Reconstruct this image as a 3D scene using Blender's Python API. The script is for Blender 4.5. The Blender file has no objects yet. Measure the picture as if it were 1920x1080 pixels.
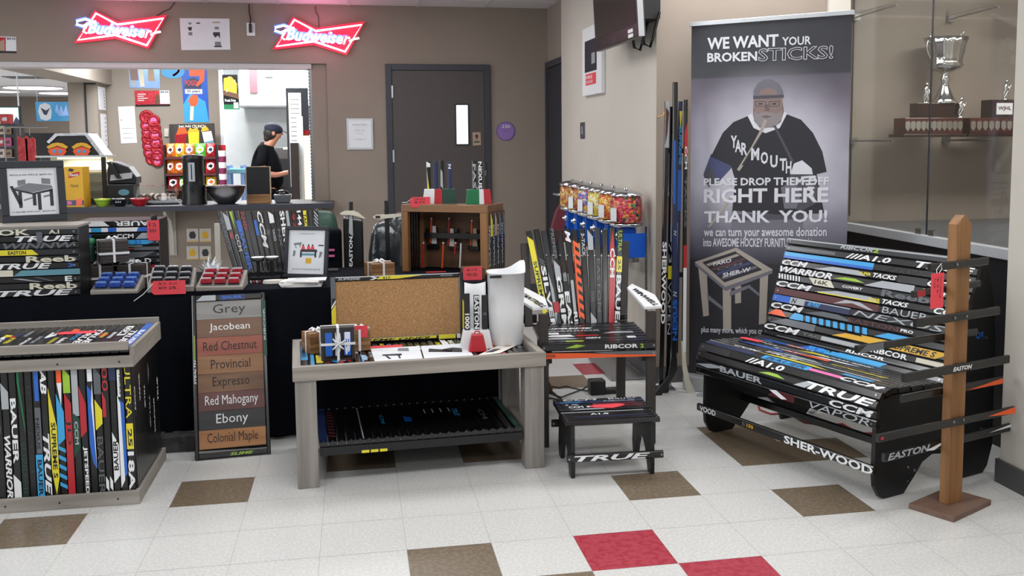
import bpy, bmesh, math, random
from mathutils import Vector as Vc, Matrix
SC = bpy.context.scene
COL = SC.collection
PI = math.pi

# ------------------------------------------------------------------ camera
CAM_POS = Vc((-.7651, -3.1418, 1.46))
YAW, PITCH, ROLL, FPX = .1885, .0966, -.0066, 1851.72
PPX, PPY = 960+56.81, 540-98.66
_f = Vc((math.sin(YAW)*math.cos(PITCH), math.cos(YAW)*math.cos(PITCH), -math.sin(PITCH)))
_r0 = Vc((math.cos(YAW), -math.sin(YAW), 0)); _u0 = _r0.cross(_f)
RT = _r0*math.cos(ROLL)+_u0*math.sin(ROLL); UP = -_r0*math.sin(ROLL)+_u0*math.cos(ROLL)
cam = bpy.data.cameras.new('camera'); camo = bpy.data.objects.new('camera', cam); COL.objects.link(camo)
camo.matrix_world = Matrix(((RT.x, UP.x, -_f.x, CAM_POS.x), (RT.y, UP.y, -_f.y, CAM_POS.y), (RT.z, UP.z, -_f.z, CAM_POS.z), (0, 0, 0, 1)))
cam.sensor_width = 36; cam.lens = FPX/1920*36; cam.clip_end = 80
cam.shift_x = -56.81/1920; cam.shift_y = -98.66/1920
SC.camera = camo

# ------------------------------------------------------------------ light
SC.view_settings.view_transform = 'Standard'; SC.view_settings.look = 'None'
SC.view_settings.gamma = 1; SC.view_settings.use_curve_mapping = False
SC.view_settings.exposure = 0.0
w = bpy.data.worlds.new('world'); SC.world = w; w.use_nodes = True
bg = w.node_tree.nodes['Background']; bg.inputs[0].default_value = (.96, .98, 1.0, 1); bg.inputs[1].default_value = .5
def area(name, loc, sx, sy, power, rot=(0, 0, 0), col=(.985, .99, 1)):
    l = bpy.data.lights.new(name, 'AREA'); l.shape = 'RECTANGLE'; l.size = sx; l.size_y = sy; l.energy = power; l.color = col
    o = bpy.data.objects.new(name, l); o.location = loc; o.rotation_euler = rot; COL.objects.link(o); return o
for yy in (-3.2, -.6, 2.0, 4.2):
    for xx in (-3.0, -.6, 1.45):
        if yy > 3 and xx > 1: continue
        area('ceiling_lamp_light', (xx, yy, 2.655), 1.2, .6, 24)
area('daylight_window_light', (-7.5, .5, 1.7), 2.0, 3.4, 120, (0, -PI/2, 0), (.95, .98, 1))
for xx, yy, pw_ in ((-1.9, 7.4, 60), (-3.0, 8.0, 60), (-1.9, 9.8, 95)):
    area('kitchen_fill_light', (xx, yy, 2.64), 1.0, .5, pw_)  # added unseen fill, brightens the kitchen walls behind the hatch

# ------------------------------------------------------------------ pixel rays onto real planes
def ray(x, y):
    return RT*((x-PPX)/FPX) - UP*((y-PPY)/FPX) + _f
def onz(x, y, z=0.0):
    d = ray(x, y); return CAM_POS + d*((z-CAM_POS.z)/d.z)
def ony(x, y, Y):
    d = ray(x, y); return CAM_POS + d*((Y-CAM_POS.y)/d.y)
def onx(x, y, X):
    d = ray(x, y); return CAM_POS + d*((X-CAM_POS.x)/d.x)
def onn(x, y, P, n):
    d = ray(x, y); P = Vc(P); n = Vc(n); return CAM_POS + d*((P-CAM_POS).dot(n)/d.dot(n))

# ------------------------------------------------------------------ materials
def lin(c):
    if isinstance(c, str):
        c = [int(c[i:i+2], 16)/255 for i in (0, 2, 4)]
    return [x/12.92 if x <= .04045 else ((x+.055)/1.055)**2.4 for x in c]
MATS = {}
def mat(name, col, rough=.5, metal=0, kind='plain', col2=None, scale=8., bump=0., emit=0., spec=.5, alpha=None, trans=0, coat=0, axis=0):
    m = bpy.data.materials.new(name); m.use_nodes = True; MATS[name] = m
    nt = m.node_tree; b = nt.nodes['Principled BSDF']; L = nt.links.new; N = nt.nodes.new
    c = lin(col)+[1]
    b.inputs['Base Color'].default_value = c; b.inputs['Roughness'].default_value = rough; b.inputs['Metallic'].default_value = metal
    b.inputs['Specular IOR Level'].default_value = spec
    if coat: b.inputs['Coat Weight'].default_value = coat; b.inputs['Coat Roughness'].default_value = .15
    if trans: b.inputs['Transmission Weight'].default_value = trans; b.inputs['IOR'].default_value = 1.45
    if alpha is not None: b.inputs['Alpha'].default_value = alpha
    if emit:
        b.inputs['Emission Color'].default_value = c; b.inputs['Emission Strength'].default_value = emit
        return m
    tc = N('ShaderNodeTexCoord'); mp = N('ShaderNodeMapping'); L(tc.outputs['Object'], mp.inputs[0])
    nz = N('ShaderNodeTexNoise'); L(mp.outputs[0], nz.inputs['Vector']); nz.inputs['Scale'].default_value = scale; nz.inputs['Detail'].default_value = 5
    if kind == 'wood':
        s = [1, 1, 1]; s[axis] = .07; s = [q*1.0 for q in s]; mp.inputs['Scale'].default_value = s
        nz.inputs['Distortion'].default_value = .6
    if kind == 'candy':
        vo = N('ShaderNodeTexVoronoi'); vo.inputs['Scale'].default_value = scale; L(tc.outputs['Object'], vo.inputs['Vector'])
        sx = N('ShaderNodeSeparateColor'); L(vo.outputs['Color'], sx.inputs[0]); rp = N('ShaderNodeValToRGB'); rp.color_ramp.interpolation = 'CONSTANT'; L(sx.outputs[0], rp.inputs[0])
        while len(rp.color_ramp.elements) > 1: rp.color_ramp.elements.remove(rp.color_ramp.elements[0])
        for i, q in enumerate(col2):
            e = rp.color_ramp.elements[0] if i == 0 else rp.color_ramp.elements.new(i/len(col2)); e.position = i/len(col2); e.color = lin(q)+[1]
        L(rp.outputs[0], b.inputs['Base Color']); bp = N('ShaderNodeBump'); bp.invert = True; bp.inputs['Strength'].default_value = .8; bp.inputs['Distance'].default_value = .01
        L(vo.outputs['Distance'], bp.inputs['Height']); L(bp.outputs[0], b.inputs['Normal']); return m
    c2 = lin(col2)+[1] if col2 else [x*.93 for x in c[:3]]+[1]
    if kind in ('plain', 'wood', 'speck', 'plastic'):
        rp = N('ShaderNodeValToRGB'); L(nz.outputs['Fac'], rp.inputs[0])
        lo, hi = {'plain': (.3, .7), 'wood': (.35, .68), 'speck': (.48, .56), 'plastic': (.45, .62)}[kind]
        rp.color_ramp.elements[0].position = lo; rp.color_ramp.elements[1].position = hi
        rp.color_ramp.elements[0].color = c2; rp.color_ramp.elements[1].color = c
        L(rp.outputs[0], b.inputs['Base Color'])
    if bump:
        bp = N('ShaderNodeBump'); bp.inputs['Strength'].default_value = bump; bp.inputs['Distance'].default_value = .02
        L(nz.outputs['Fac'], bp.inputs['Height']); L(bp.outputs[0], b.inputs['Normal'])
    return m
mat('wall_tan', '8d8176', .75, scale=3, bump=.02)
mat('wall_side', '938a80', .75, scale=3)
mat('wall_pale', 'c4bfb5', .7, scale=2)
mat('kitchen_white', 'e4ebee', .5)
mat('ceiling_tile', 'd8d4d6', .8, kind='speck', col2='cfcbcd', scale=160)
mat('grid_white', 'c9c5c8', .5)
mat('baseboard_grey', '4b4a4a', .6)
mat('door_grey', '4a4442', .55, scale=20)
mat('frame_charcoal', '33353f', .5)
mat('frame_dark', '20262e', .5)
mat('tile_white', 'd0d0ce', .28, kind='speck', col2='c5c5c2', scale=90, spec=.5)
mat('tile_brown', '7b6d5b', .3, kind='speck', col2='6d604f', scale=60)
mat('tile_red', '9c2638', .3, kind='speck', col2='a83a49', scale=40)
mat('tile_seam', 'a9a9a6', .6)
mat('k', '0b0c0e', .26, coat=.3)
mat('k2', '1b1e22', .3, coat=.3)
mat('grey', '5b6066', .35, coat=.3)
mat('silver', 'a7adb2', .3, coat=.3)
mat('white', 'e6e8ea', .4)
mat('cream', 'd6d3c0', .5)
mat('red', 'b51f2b', .35, coat=.3)
mat('maroon', '4f1a20', .4, coat=.3)
mat('blue', '1c62c4', .35, coat=.3)
mat('navy', '17264f', .4, coat=.3)
mat('cyan', '35a0dc', .35, coat=.3)
mat('yellow', 'e0d22a', .4, coat=.3)
mat('lime', '9ac23a', .4)
mat('green', '157347', .4)
mat('dkgreen', '1d4436', .5)
mat('orange', 'ee5a1e', .4, coat=.3)
mat('gold', 'd9a92c', .4)
mat('tan2', 'a8927a', .5)
mat('pink', 'd86aa5', .5)
mat('purple', '6d4f8f', .5)
mat('lilac', '8b6cae', .5)
mat('paper', 'dfe3e8', .7)
mat('paper_warm', 'e3ddd6', .7)
mat('ink', '34353a', .7)
mat('inkgrey', '7d8087', .7)
mat('tag_red', 'e2434f', .6)
mat('cloth_black', '0d0f16', .95, bump=.25, scale=60, spec=.1)
mat('paint_black', '0e0f11', .45, bump=.05, scale=30)
mat('wood_grey', '9a948c', .6, kind='wood', col2='7f7972', scale=26, axis=0)
mat('wood_greyz', '8f8a84', .6, kind='wood', col2='76716c', scale=26, axis=2)
mat('wood_greyy', '98928a', .6, kind='wood', col2='7f7972', scale=26, axis=1)
mat('wood_post', '94693f', .55, kind='wood', col2='75502c', scale=22, axis=2)
mat('wood_frame', '8f6a48', .55, kind='wood', col2='745236', scale=22, axis=0)
mat('wood_brown', '6b4a33', .6, kind='wood', col2='523723', scale=24, axis=0)
mat('wood_base', '775e50', .6, kind='wood', col2='654d40', scale=20, axis=0)
mat('wood_dark', '36302d', .5, kind='wood', col2='241f1d', scale=22, axis=2)
mat('coaster', '9a6f45', .6, kind='wood', col2='6d4a2c', scale=40, axis=0)
mat('coaster_dark', '3b3431', .6, kind='wood', col2='2a2523', scale=40, axis=0)
mat('cork', 'b88e62', .85, kind='speck', col2='9c754b', scale=190)
mat('chrome', 'c9ccd0', .14, 1)
mat('steel', '9a9c9f', .28, 1)
mat('mirror', 'd0d0d0', .03, 1)
mat('trophy_silver', 'd5dadb', .13, 1)
mat('plastic_black', '141518', .35)
mat('plastic_bag', '30363a', .22, kind='plain', col2='23282b', scale=6, bump=.9)
mat('ribbon', 'e9ebee', .4)
mat('mahogany', '2b1210', .3, kind='wood', col2='1c0b0a', scale=20, coat=.4)
mat('mahogany2', '47201b', .3, kind='wood', col2='32130f', scale=20, coat=.4)
mat('skin', 'b98068', .5)
mat('hair', '1c1512', .6)
mat('shirt_black', '0f1014', .9, spec=.1)
mat('cap_navy', '121a30', .8)
mat('candy_red', 'c2304a', .35, kind='candy', col2=['c8324a', 'e8643a', 'd04a6a', '3a7a44', 'c22838', '5a2a4a', 'e88a4a', 'd8465a'], scale=62)
mat('candy_mix', 'd99a2e', .35, kind='candy', col2=['e0a83a', 'b86a2a', 'e8c860', 'a84838', 'f0e2c0', 'c88a30'], scale=62)
mat('candy_yel', 'e6c838', .35, kind='candy', col2=['ead23a', 'f0e070', 'd8b430', 'f4ecc0'], scale=60)
mat('candy_pink', 'd9668f', .35, kind='candy', col2=['d86a9a', 'f0e0e8', '8a4aa0', 'e8c04a', 'e89ab8', '5a6ac0'], scale=60)
mat('candy_org', 'e8822c', .35, kind='candy', col2=['e8762c', 'f0a040', 'd85a28', 'f4c860'], scale=60)
mat('bright_blue', '0b55c0', .35)
mat('seat_maroon', '6d2b38', .6)
mat('screen', '17181f', .12, coat=.5)
mat('screen_green', 'bfeed2', .4, emit=.9)
mat('lamp_white', 'ffffff', .4, emit=2.6)
mat('lamp_warm', 'ffe9b5', .4, emit=1.9)
mat('daylight_pane', 'e8f0f4', .4, emit=.95)
mat('neon_white', 'ffe9f2', .4, emit=2.6)
mat('neon_blue', '5a86ff', .4, emit=1.6)
mat('neon_red', 'd81034', .4, emit=.9)
mat('aluminium', 'c4c8cb', .4, .6)
mat('case_laminate', 'b0b4b8', .4)
mat('case_black', '101218', .5)
mat('teal', '5f93a4', .5)
mat('mustard', 'd3a21b', .5)
mat('foil', 'b9bcc0', .3, .8, bump=.5, scale=30)
mat('rock_grey', '4b4a4b', .9, kind='plain', col2='2b2a2b', scale=25, bump=.8)
def glass(name, col=(1, 1, 1), refl=1.0, tint=.96):
    m = bpy.data.materials.new(name); m.use_nodes = True; MATS[name] = m
    nt = m.node_tree; nt.nodes.clear(); N = nt.nodes.new; L = nt.links.new
    o = N('ShaderNodeOutputMaterial'); t = N('ShaderNodeBsdfTransparent'); g = N('ShaderNodeBsdfGlossy'); mx = N('ShaderNodeMixShader'); fr = N('ShaderNodeFresnel')
    t.inputs[0].default_value = (col[0]*tint, col[1]*tint, col[2]*tint, 1); g.inputs['Roughness'].default_value = .01; ge = N('ShaderNodeNewGeometry'); mr = N('ShaderNodeMapRange'); mr.inputs[3].default_value = 1.5; mr.inputs[4].default_value = 1/1.5; L(ge.outputs['Backfacing'], mr.inputs[0]); L(mr.outputs[0], fr.inputs[0])
    mu = N('ShaderNodeMath'); mu.operation = 'MULTIPLY'; mu.inputs[1].default_value = refl
    L(fr.outputs[0], mu.inputs[0]); L(mu.outputs[0], mx.inputs[0]); L(t.outputs[0], mx.inputs[1]); L(g.outputs[0], mx.inputs[2]); L(mx.outputs[0], o.inputs[0])
glass('glass'); glass('glass_clear', (.98, 1, 1), .7, .97)

# ------------------------------------------------------------------ object registry
WM = {}
def wm(o): return WM.get(o.name, Matrix.Identity(4))
def meta(o, label=None, cat=None, group=None, kind=None):
    if label: o['label'] = label
    if cat: o['category'] = cat
    if group: o['group'] = group
    if kind: o['kind'] = kind
    return o
def thing(name, label, cat, loc=(0, 0, 0), rz=0, group=None):
    o = bpy.data.objects.new(name, None); o.empty_display_size = .05; COL.objects.link(o)
    o.location = loc; o.rotation_euler = (0, 0, rz)
    WM[o.name] = Matrix.Translation(loc) @ Matrix.Rotation(rz, 4, 'Z')
    return meta(o, label, cat, group)
def place(o, M):
    """give a thing a full frame matrix"""
    o.matrix_world = M; WM[o.name] = M.copy(); return o
def dup(root, loc, rz=None, label=None, group=None):
    r = root.copy(); COL.objects.link(r); r.location = loc
    if rz is not None: r.rotation_euler = (0, 0, rz)
    meta(r, label, None, group)
    for ch in list(root.children):
        c = ch.copy(); COL.objects.link(c); c.parent = r
        for g in list(ch.children):
            d = g.copy(); COL.objects.link(d); d.parent = c
    return r

_txt = {}
def glyphs(s, bold, shear):
    k = (s, bold, shear)
    if k in _txt: return _txt[k]
    cu = bpy.data.curves.new('t', 'FONT'); cu.body = s; cu.size = 1; cu.offset = bold; cu.shear = shear; cu.resolution_u = 2; cu.fill_mode = 'FRONT'
    ob = bpy.data.objects.new('t', cu); COL.objects.link(ob)
    me = bpy.data.meshes.new_from_object(ob)
    vs = [(v.co.x, v.co.y) for v in me.vertices]; fs = [tuple(p.vertices) for p in me.polygons]
    bpy.data.objects.remove(ob); bpy.data.curves.remove(cu); bpy.data.meshes.remove(me)
    if not vs: vs = [(0, 0), (1, 0), (0, 1)]; fs = []
    x0 = min(v[0] for v in vs); x1 = max(v[0] for v in vs); y0 = min(v[1] for v in vs); y1 = max(v[1] for v in vs)
    vs = [((x-x0)/(x1-x0), (y-y0)/(y1-y0)) for x, y in vs]
    _txt[k] = (vs, fs, (x1-x0)/(y1-y0)); return _txt[k]

class MB:
    def __init__(s, M=None):
        s.v = []; s.f = []; s.m = []; s.sm = []; s.M = M
    def add(s, vs, fs, m, smooth=False):
        b = len(s.v); s.v += [Vc(q) for q in vs]
        for f in fs: s.f.append([b+i for i in f]); s.m.append(m); s.sm.append(smooth)
        return s
    def box(s, x0, y0, z0, x1, y1, z1, m):
        return s.obox(Vc(((x0+x1)/2, (y0+y1)/2, (z0+z1)/2)), Vc(((x1-x0)/2, 0, 0)), Vc((0, (y1-y0)/2, 0)), Vc((0, 0, (z1-z0)/2)), m)
    def obox(s, c, a, b, n, m):
        c, a, b, n = Vc(c), Vc(a), Vc(b), Vc(n)
        if a.cross(b).dot(n) < 0: n = -n
        vs = [c-a-b-n, c+a-b-n, c+a+b-n, c-a+b-n, c-a-b+n, c+a-b+n, c+a+b+n, c-a+b+n]
        return s.add(vs, [(0, 3, 2, 1), (4, 5, 6, 7), (0, 1, 5, 4), (1, 2, 6, 5), (2, 3, 7, 6), (3, 0, 4, 7)], m)
    def poly(s, O, A, B, pts, m, off=0.):
        O, A, B = Vc(O), Vc(A), Vc(B); n = A.cross(B).normalized()*off
        ar = sum(pts[i][0]*pts[(i+1) % len(pts)][1]-pts[(i+1) % len(pts)][0]*pts[i][1] for i in range(len(pts)))
        if ar < 0: pts = pts[::-1]
        return s.add([O+A*a+B*b+n for a, b in pts], [list(range(len(pts)))], m)
    def prism(s, O, A, B, pts, t, m, smooth=False):
        """outline pts in the plane (A,B) through O, thickness t along A x B"""
        O, A, B = Vc(O), Vc(A), Vc(B); n = A.cross(B).normalized()*t
        ar = sum(pts[i][0]*pts[(i+1) % len(pts)][1]-pts[(i+1) % len(pts)][0]*pts[i][1] for i in range(len(pts)))
        if ar < 0: pts = pts[::-1]
        k = len(pts); lo = [O+A*a+B*b for a, b in pts]; hi = [p+n for p in lo]
        fs = [list(range(k))[::-1], list(range(k, 2*k))]+[(i, (i+1) % k, k+(i+1) % k, k+i) for i in range(k)]
        return s.add(lo+hi, fs, m, smooth)
    def tube(s, P, r, m, n=8, closed=False, cap=True):
        P = [Vc(p) for p in P]; K = len(P); R = r if isinstance(r, (list, tuple)) else [r]*K
        vs = []; ref = None
        for i in range(K):
            if closed: d = P[(i+1) % K]-P[i-1]
            else: d = P[min(i+1, K-1)]-P[max(i-1, 0)]
            d.normalize()
            if ref is None:
                ref = Vc((0, 0, 1)) if abs(d.z) < .9 else Vc((1, 0, 0))
            a = (ref-d*ref.dot(d)).normalized(); ref = a; b = d.cross(a)
            for j in range(n):
                t = 2*PI*j/n; vs.append(P[i]+(a*math.cos(t)+b*math.sin(t))*R[i])
        fs = []
        for i in range(K if closed else K-1):
            i2 = (i+1) % K
            for j in range(n):
                fs.append((i*n+j, i*n+(j+1) % n, i2*n+(j+1) % n, i2*n+j))
        s.add(vs, fs, m, True)
        if cap and not closed:
            s.add([vs[j] for j in range(n)], [list(range(n))[::-1]], m); s.add([vs[(K-1)*n+j] for j in range(n)], [list(range(n))], m)
        return s
    def lathe(s, O, prof, m, n=20, axis=(0, 0, 1), sx=1, sy=1):
        O = Vc(O); ax = Vc(axis).normalized(); a = Vc((1, 0, 0)) if abs(ax.x) < .9 else Vc((0, 1, 0)); a = (a-ax*a.dot(ax)).normalized(); b = ax.cross(a)
        vs = []
        for r, h in prof:
            for j in range(n):
                t = 2*PI*j/n; vs.append(O+ax*h+a*(r*math.cos(t)*sx)+b*(r*math.sin(t)*sy))
        fs = []
        for i in range(len(prof)-1):
            for j in range(n): fs.append((i*n+j, i*n+(j+1) % n, (i+1)*n+(j+1) % n, (i+1)*n+j))
        s.add(vs, fs, m, True)
        if prof[0][0] > 1e-4: s.add(vs[:n], [list(range(n))[::-1]], m)
        if prof[-1][0] > 1e-4: s.add(vs[-n:], [list(range(n))], m)
        return s
    def disc(s, O, N, r, m, n=12, t=.002):
        s.lathe(O, [(r, 0), (r, t)], m, n, N); return s
    def ball(s, O, rx, ry, rz, m, n=14, k=9, R=None):
        vs = []; O = Vc(O)
        for i in range(k+1):
            p = PI*i/k
            for j in range(n):
                t = 2*PI*j/n; q = Vc((rx*math.sin(p)*math.cos(t), ry*math.sin(p)*math.sin(t), -rz*math.cos(p)))
                vs.append(O+(R @ q if R else q))
        fs = [(i*n+j, i*n+(j+1) % n, (i+1)*n+(j+1) % n, (i+1)*n+j) for i in range(k) for j in range(n)]
        return s.add(vs, fs, m, True)
    def text(s, t, O, A, B, w, h, m, bold=.02, shear=0., off=.0006):
        """text filling the w x h rectangle whose lower left corner is O"""
        vs, fs, _ = glyphs(t, bold, shear); O = Vc(O); A = Vc(A).normalized(); B = Vc(B).normalized(); n = A.cross(B)*off
        return s.add([O+A*(x*w)+B*(y*h)+n for x, y in vs], fs, m)
    def build(s, name, parent=None, label=None, cat=None, group=None, kind=None, bevel=0., sub=0, flat=False, smooth=None):
        names = []
        for q in s.m:
            if q not in names: names.append(q)
        M = s.M or Matrix.Identity(4); V = [M @ v for v in s.v]
        me = bpy.data.meshes.new(name)
        if parent is not None:
            I = wm(parent).inverted(); V = [I @ v for v in V]; loc = None
        else:
            xs = [v.x for v in V]; ys = [v.y for v in V]; zs = [v.z for v in V]
            loc = Vc(((min(xs)+max(xs))/2, (min(ys)+max(ys))/2, min(zs))); V = [v-loc for v in V]
        me.from_pydata([tuple(v) for v in V], [], s.f)
        for q in names: me.materials.append(MATS[q])
        me.polygons.foreach_set('material_index', [names.index(q) for q in s.m])
        me.polygons.foreach_set('use_smooth', [bool(q) if smooth is None else smooth for q in s.sm]); me.update()
        o = bpy.data.objects.new(name, me); COL.objects.link(o)
        if parent is not None:
            o.parent = parent; WM[o.name] = wm(parent).copy()
        else:
            o.location = loc; WM[o.name] = Matrix.Translation(loc)
        if bevel:
            b = o.modifiers.new('bevel', 'BEVEL'); b.width = bevel; b.segments = 2; b.limit_method = 'ANGLE'; b.angle_limit = .7
        if sub:
            b = o.modifiers.new('sub', 'SUBSURF'); b.levels = sub; b.render_levels = sub
        return meta(o, label, cat, group, kind)
def frame(O, X, Y=None, Z=None):
    """matrix whose local axes are X, Y, Z (two given) at O"""
    X = Vc(X).normalized()
    if Z is None: Y = Vc(Y).normalized(); Z = X.cross(Y).normalized(); Y = Z.cross(X)
    else: Z = Vc(Z).normalized(); Y = Z.cross(X).normalized(); Z = X.cross(Y)
    O = Vc(O)
    return Matrix(((X.x, Y.x, Z.x, O.x), (X.y, Y.y, Z.y, O.y), (X.z, Y.z, Z.z, O.z), (0, 0, 0, 1)))
ex, ey, ez = Vc((1, 0, 0)), Vc((0, 1, 0)), Vc((0, 0, 1))

# ------------------------------------------------------------------ hockey stick shafts
def shaft(mb, O, A, B, L, W, T, spec=(), base='k', screws=True):
    """a length of hockey stick: O = centre of its near end, A along, B across, A x B = face"""
    O, A, B = Vc(O), Vc(A).normalized(), Vc(B).normalized(); N = A.cross(B).normalized(); c = min(W, T)*.22
    w, t = W/2, T/2
    sec = [(-w+c, -t), (w-c, -t), (w, -t+c), (w, t-c), (w-c, t), (-w+c, t), (-w, t-c), (-w, -t+c)]
    lo = [O+B*a+N*b for a, b in sec]; hi = [p+A*L for p in lo]
    mb.add(lo+hi, [list(range(8))[::-1], list(range(8, 16))]+[(i, 8+i, 8+(i+1) % 8, (i+1) % 8)[::-1] for i in range(8)], base)
    F = O+N*t; z = .0004
    for q in spec:
        z += .00018
        if q[0] == 'p':
            mb.poly(F, A*L, B*(W*.94), q[2], q[1], 0); k = len(q[2])
            for i in range(1, k+1): mb.v[-i] = mb.v[-i]+N*z
        elif q[0] == 't':
            _, col, s, a0, a1, h = q[:6]; fl = q[6] if len(q) > 6 else ''
            bold = .0 if 'o' in fl else .03; sh = .25 if 'i' in fl else 0
            if 'r' in fl: mb.text(s, F+A*(L*a1)+B*(W*h/2), -A, -B, L*(a1-a0), W*h, col, bold, sh, z)
            else: mb.text(s, F+A*(L*a0)-B*(W*h/2), A, B, L*(a1-a0), W*h, col, bold, sh, z)
    if screws:
        for a in (.02, .98): mb.disc(F+A*(L*a), N, min(W, .03)*.16, 'steel', 8, .002)
    return mb
def P_(c, *pts): return ('p', c, list(pts))
def band(c, a0, a1, b0=-.5, b1=.5): return ('p', c, [(a0, b0), (a1, b0), (a1, b1), (a0, b1)])
def wedge(c, a0, a1, a2=None, b0=-.5, b1=.5):
    a2 = a1 if a2 is None else a2
    return ('p', c, [(a0, b0), (a1, b0), (a2, b1), (a0+(a1-a0)*.35, b1)])
def T_(c, s, a0, a1, h=.7, fl=''): return ('t', c, s, a0, a1, h, fl)
WORDS = ['BAUER', 'CCM', 'EASTON', 'WARRIOR', 'SUPREME', 'NEXUS', 'TRUE', 'VAPOR', 'JETSPEED', 'RIBCOR', 'Reebok', 'SHER-WOOD', 'TACKS', 'A1.0']
def rspec(rng, vivid=.5, words=WORDS):
    sp = []
    if rng.random() < vivid:
        c = rng.choice(['blue', 'red', 'yellow', 'silver', 'grey', 'cyan', 'white', 'orange', 'navy', 'grey']); a = rng.uniform(.02, .5); l = rng.uniform(.12, .35)
        sp.append(wedge(c, a, a+l, a+l*rng.uniform(.5, 1.3)))
        if rng.random() < .5: sp.append(wedge(rng.choice(['white', 'k2', 'silver', 'red']), a+l*.8, a+l*1.4, a+l*1.6, -.5, .1))
    a = rng.uniform(.05, .6)
    sp.append(T_(rng.choice(['white', 'white', 'silver', 'white', 'grey', 'cyan', 'yellow']), rng.choice(words), a, a+rng.uniform(.18, .32), rng.uniform(.45, .75), rng.choice(['', 'i', 'r', 'ri', 'i'])))
    return sp
def bundle_ribbon(): pass
# ================================================================== ROOM
TL = .3048
brown = {(-2, 0), (-1, -1), (3, 1), (1, 2), (3, 3), (4, 3), (3, 4), (-5, 3), (-7, 2), (-3, 4), (-1, 4), (1, 8), (-8, 6), (-4, -3), (6, -2), (-7, -1), (2, -4), (-9, -3)}
redt = {(0, 0), (1, -1), (2, 9)}
mb = MB()
for i in range(-16, 15):
    for j in range(-14, 40):
        m = 'tile_brown' if (i, j) in brown else 'tile_red' if (i, j) in redt else 'tile_white'
        g = .0008
        mb.add([(i*TL+g, j*TL+g, 0), (i*TL+TL-g, j*TL+g, 0), (i*TL+TL-g, j*TL+TL-g, 0), (i*TL+g, j*TL+TL-g, 0)], [(0, 1, 2, 3)], m)
mb.box(-16*TL, -14*TL, -.1, 15*TL, 40*TL, -.0006, 'tile_seam')
mb.box(-18, 12.2, -.1, 4.5, 26, -.0006, 'tile_white'); mb.box(-18, -4.2, -.1, -16*TL, 12.2, -.0006, 'tile_white')
mb.build('floor', kind='structure')
mb = MB(); CZ = 2.67
mb.box(-18, -4.3, CZ, 4.2, 26, CZ+.1, 'ceiling_tile')
mb.build('ceiling', kind='structure')
mb = MB(); x0 = ony(520, 5, 5.9).x
for k in range(-11, 9): mb.box(x0+k*.61-.012, -4.2, CZ-.006, x0+k*.61+.012, 5.99, CZ+.002, 'grid_white')
for k in range(8): mb.box(-8, 5.55-k*1.22-.012, CZ-.0065, 3.5, 5.55-k*1.22+.012, CZ+.002, 'grid_white')
mb.build('trim_1', kind='structure')
# back wall with its serving hatch
YW = 6.0; HX = -1.11; HZ0, HZ1 = .90, 2.15
mb = MB()
mb.box(-8, YW, 0, -.976, YW+.25, HZ0, 'wall_tan'); mb.box(-8, YW, HZ1, -.976, YW+.25, CZ, 'wall_tan')
mb.box(-.976, YW, 0, 1.06, YW+.25, CZ, 'wall_tan'); mb.box(HX, YW+.04, HZ0, -.976, YW+.25, HZ1, 'wall_tan')
mb.build('wall_back', kind='structure')
mb = MB(); mb.box(-8, YW+.02, HZ1-.045, HX, YW+.24, HZ1-.001, 'grid_white'); mb.build('trim_2', kind='structure')
mb = MB(); mb.box(HX-.028, YW+.05, HZ0, HX-.001, YW+.12, HZ1-.046, 'steel')
for k in range(40): mb.box(HX-.032, YW+.045, HZ0+.02+k*.03, HX-.02, YW+.05, HZ0+.033+k*.03, 'grey')
mb.build('trim_3', kind='structure')
# block of wall with the screen on it, its camera-facing return, corridor wall
WX = .985; WY = 2.45
mb = MB(); mb.box(WX, WY, 0, WX+.12, 5.12, CZ, 'wall_pale'); mb.build('wall_right', kind='structure')
mb = MB(); mb.box(WX+.12, WY, 0, 2.2, WY+.12, CZ, 'wall_tan'); mb.box(WX+.001, WY-.0008, 0, WX+.12, WY+.01, CZ, 'wall_tan'); mb.box(2.05, WY-.02, .95, 2.19, WY, CZ, 'wall_pale')
mb.build('wall_return', kind='structure')
mb = MB(); mb.box(1.04, 4.9, 0, 1.16, 6.0, CZ, 'wall_side'); mb.build('wall_corridor', kind='structure')
mb = MB(); mb.box(1.9, -4.2, 0, 4.2, .5, CZ, 'wall_pale'); mb.build('wall_east', kind='structure')
mb = MB(); mb.box(1.885, -4.2, 0, 1.899, .5, .1, 'baseboard_grey'); mb.box(1.885, .499, 0, 2.2, .512, .1, 'baseboard_grey'); mb.build('baseboard_east', kind='structure')
mb = MB(); mb.box(WX-.012, WY-.012, 0, 2.2, WY-.001, .1, 'baseboard_grey'); mb.box(WX-.012, WY, 0, WX-.001, 5.12, .1, 'baseboard_grey'); mb.build('baseboard_right', kind='structure')
mb = MB(); mb.box(-8, YW-.012, 0, -.46, YW-.001, .1, 'baseboard_grey'); mb.box(.51, YW-.012, 0, 1.03, YW-.001, .1, 'baseboard_grey'); mb.build('baseboard_back', kind='structure')
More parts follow.
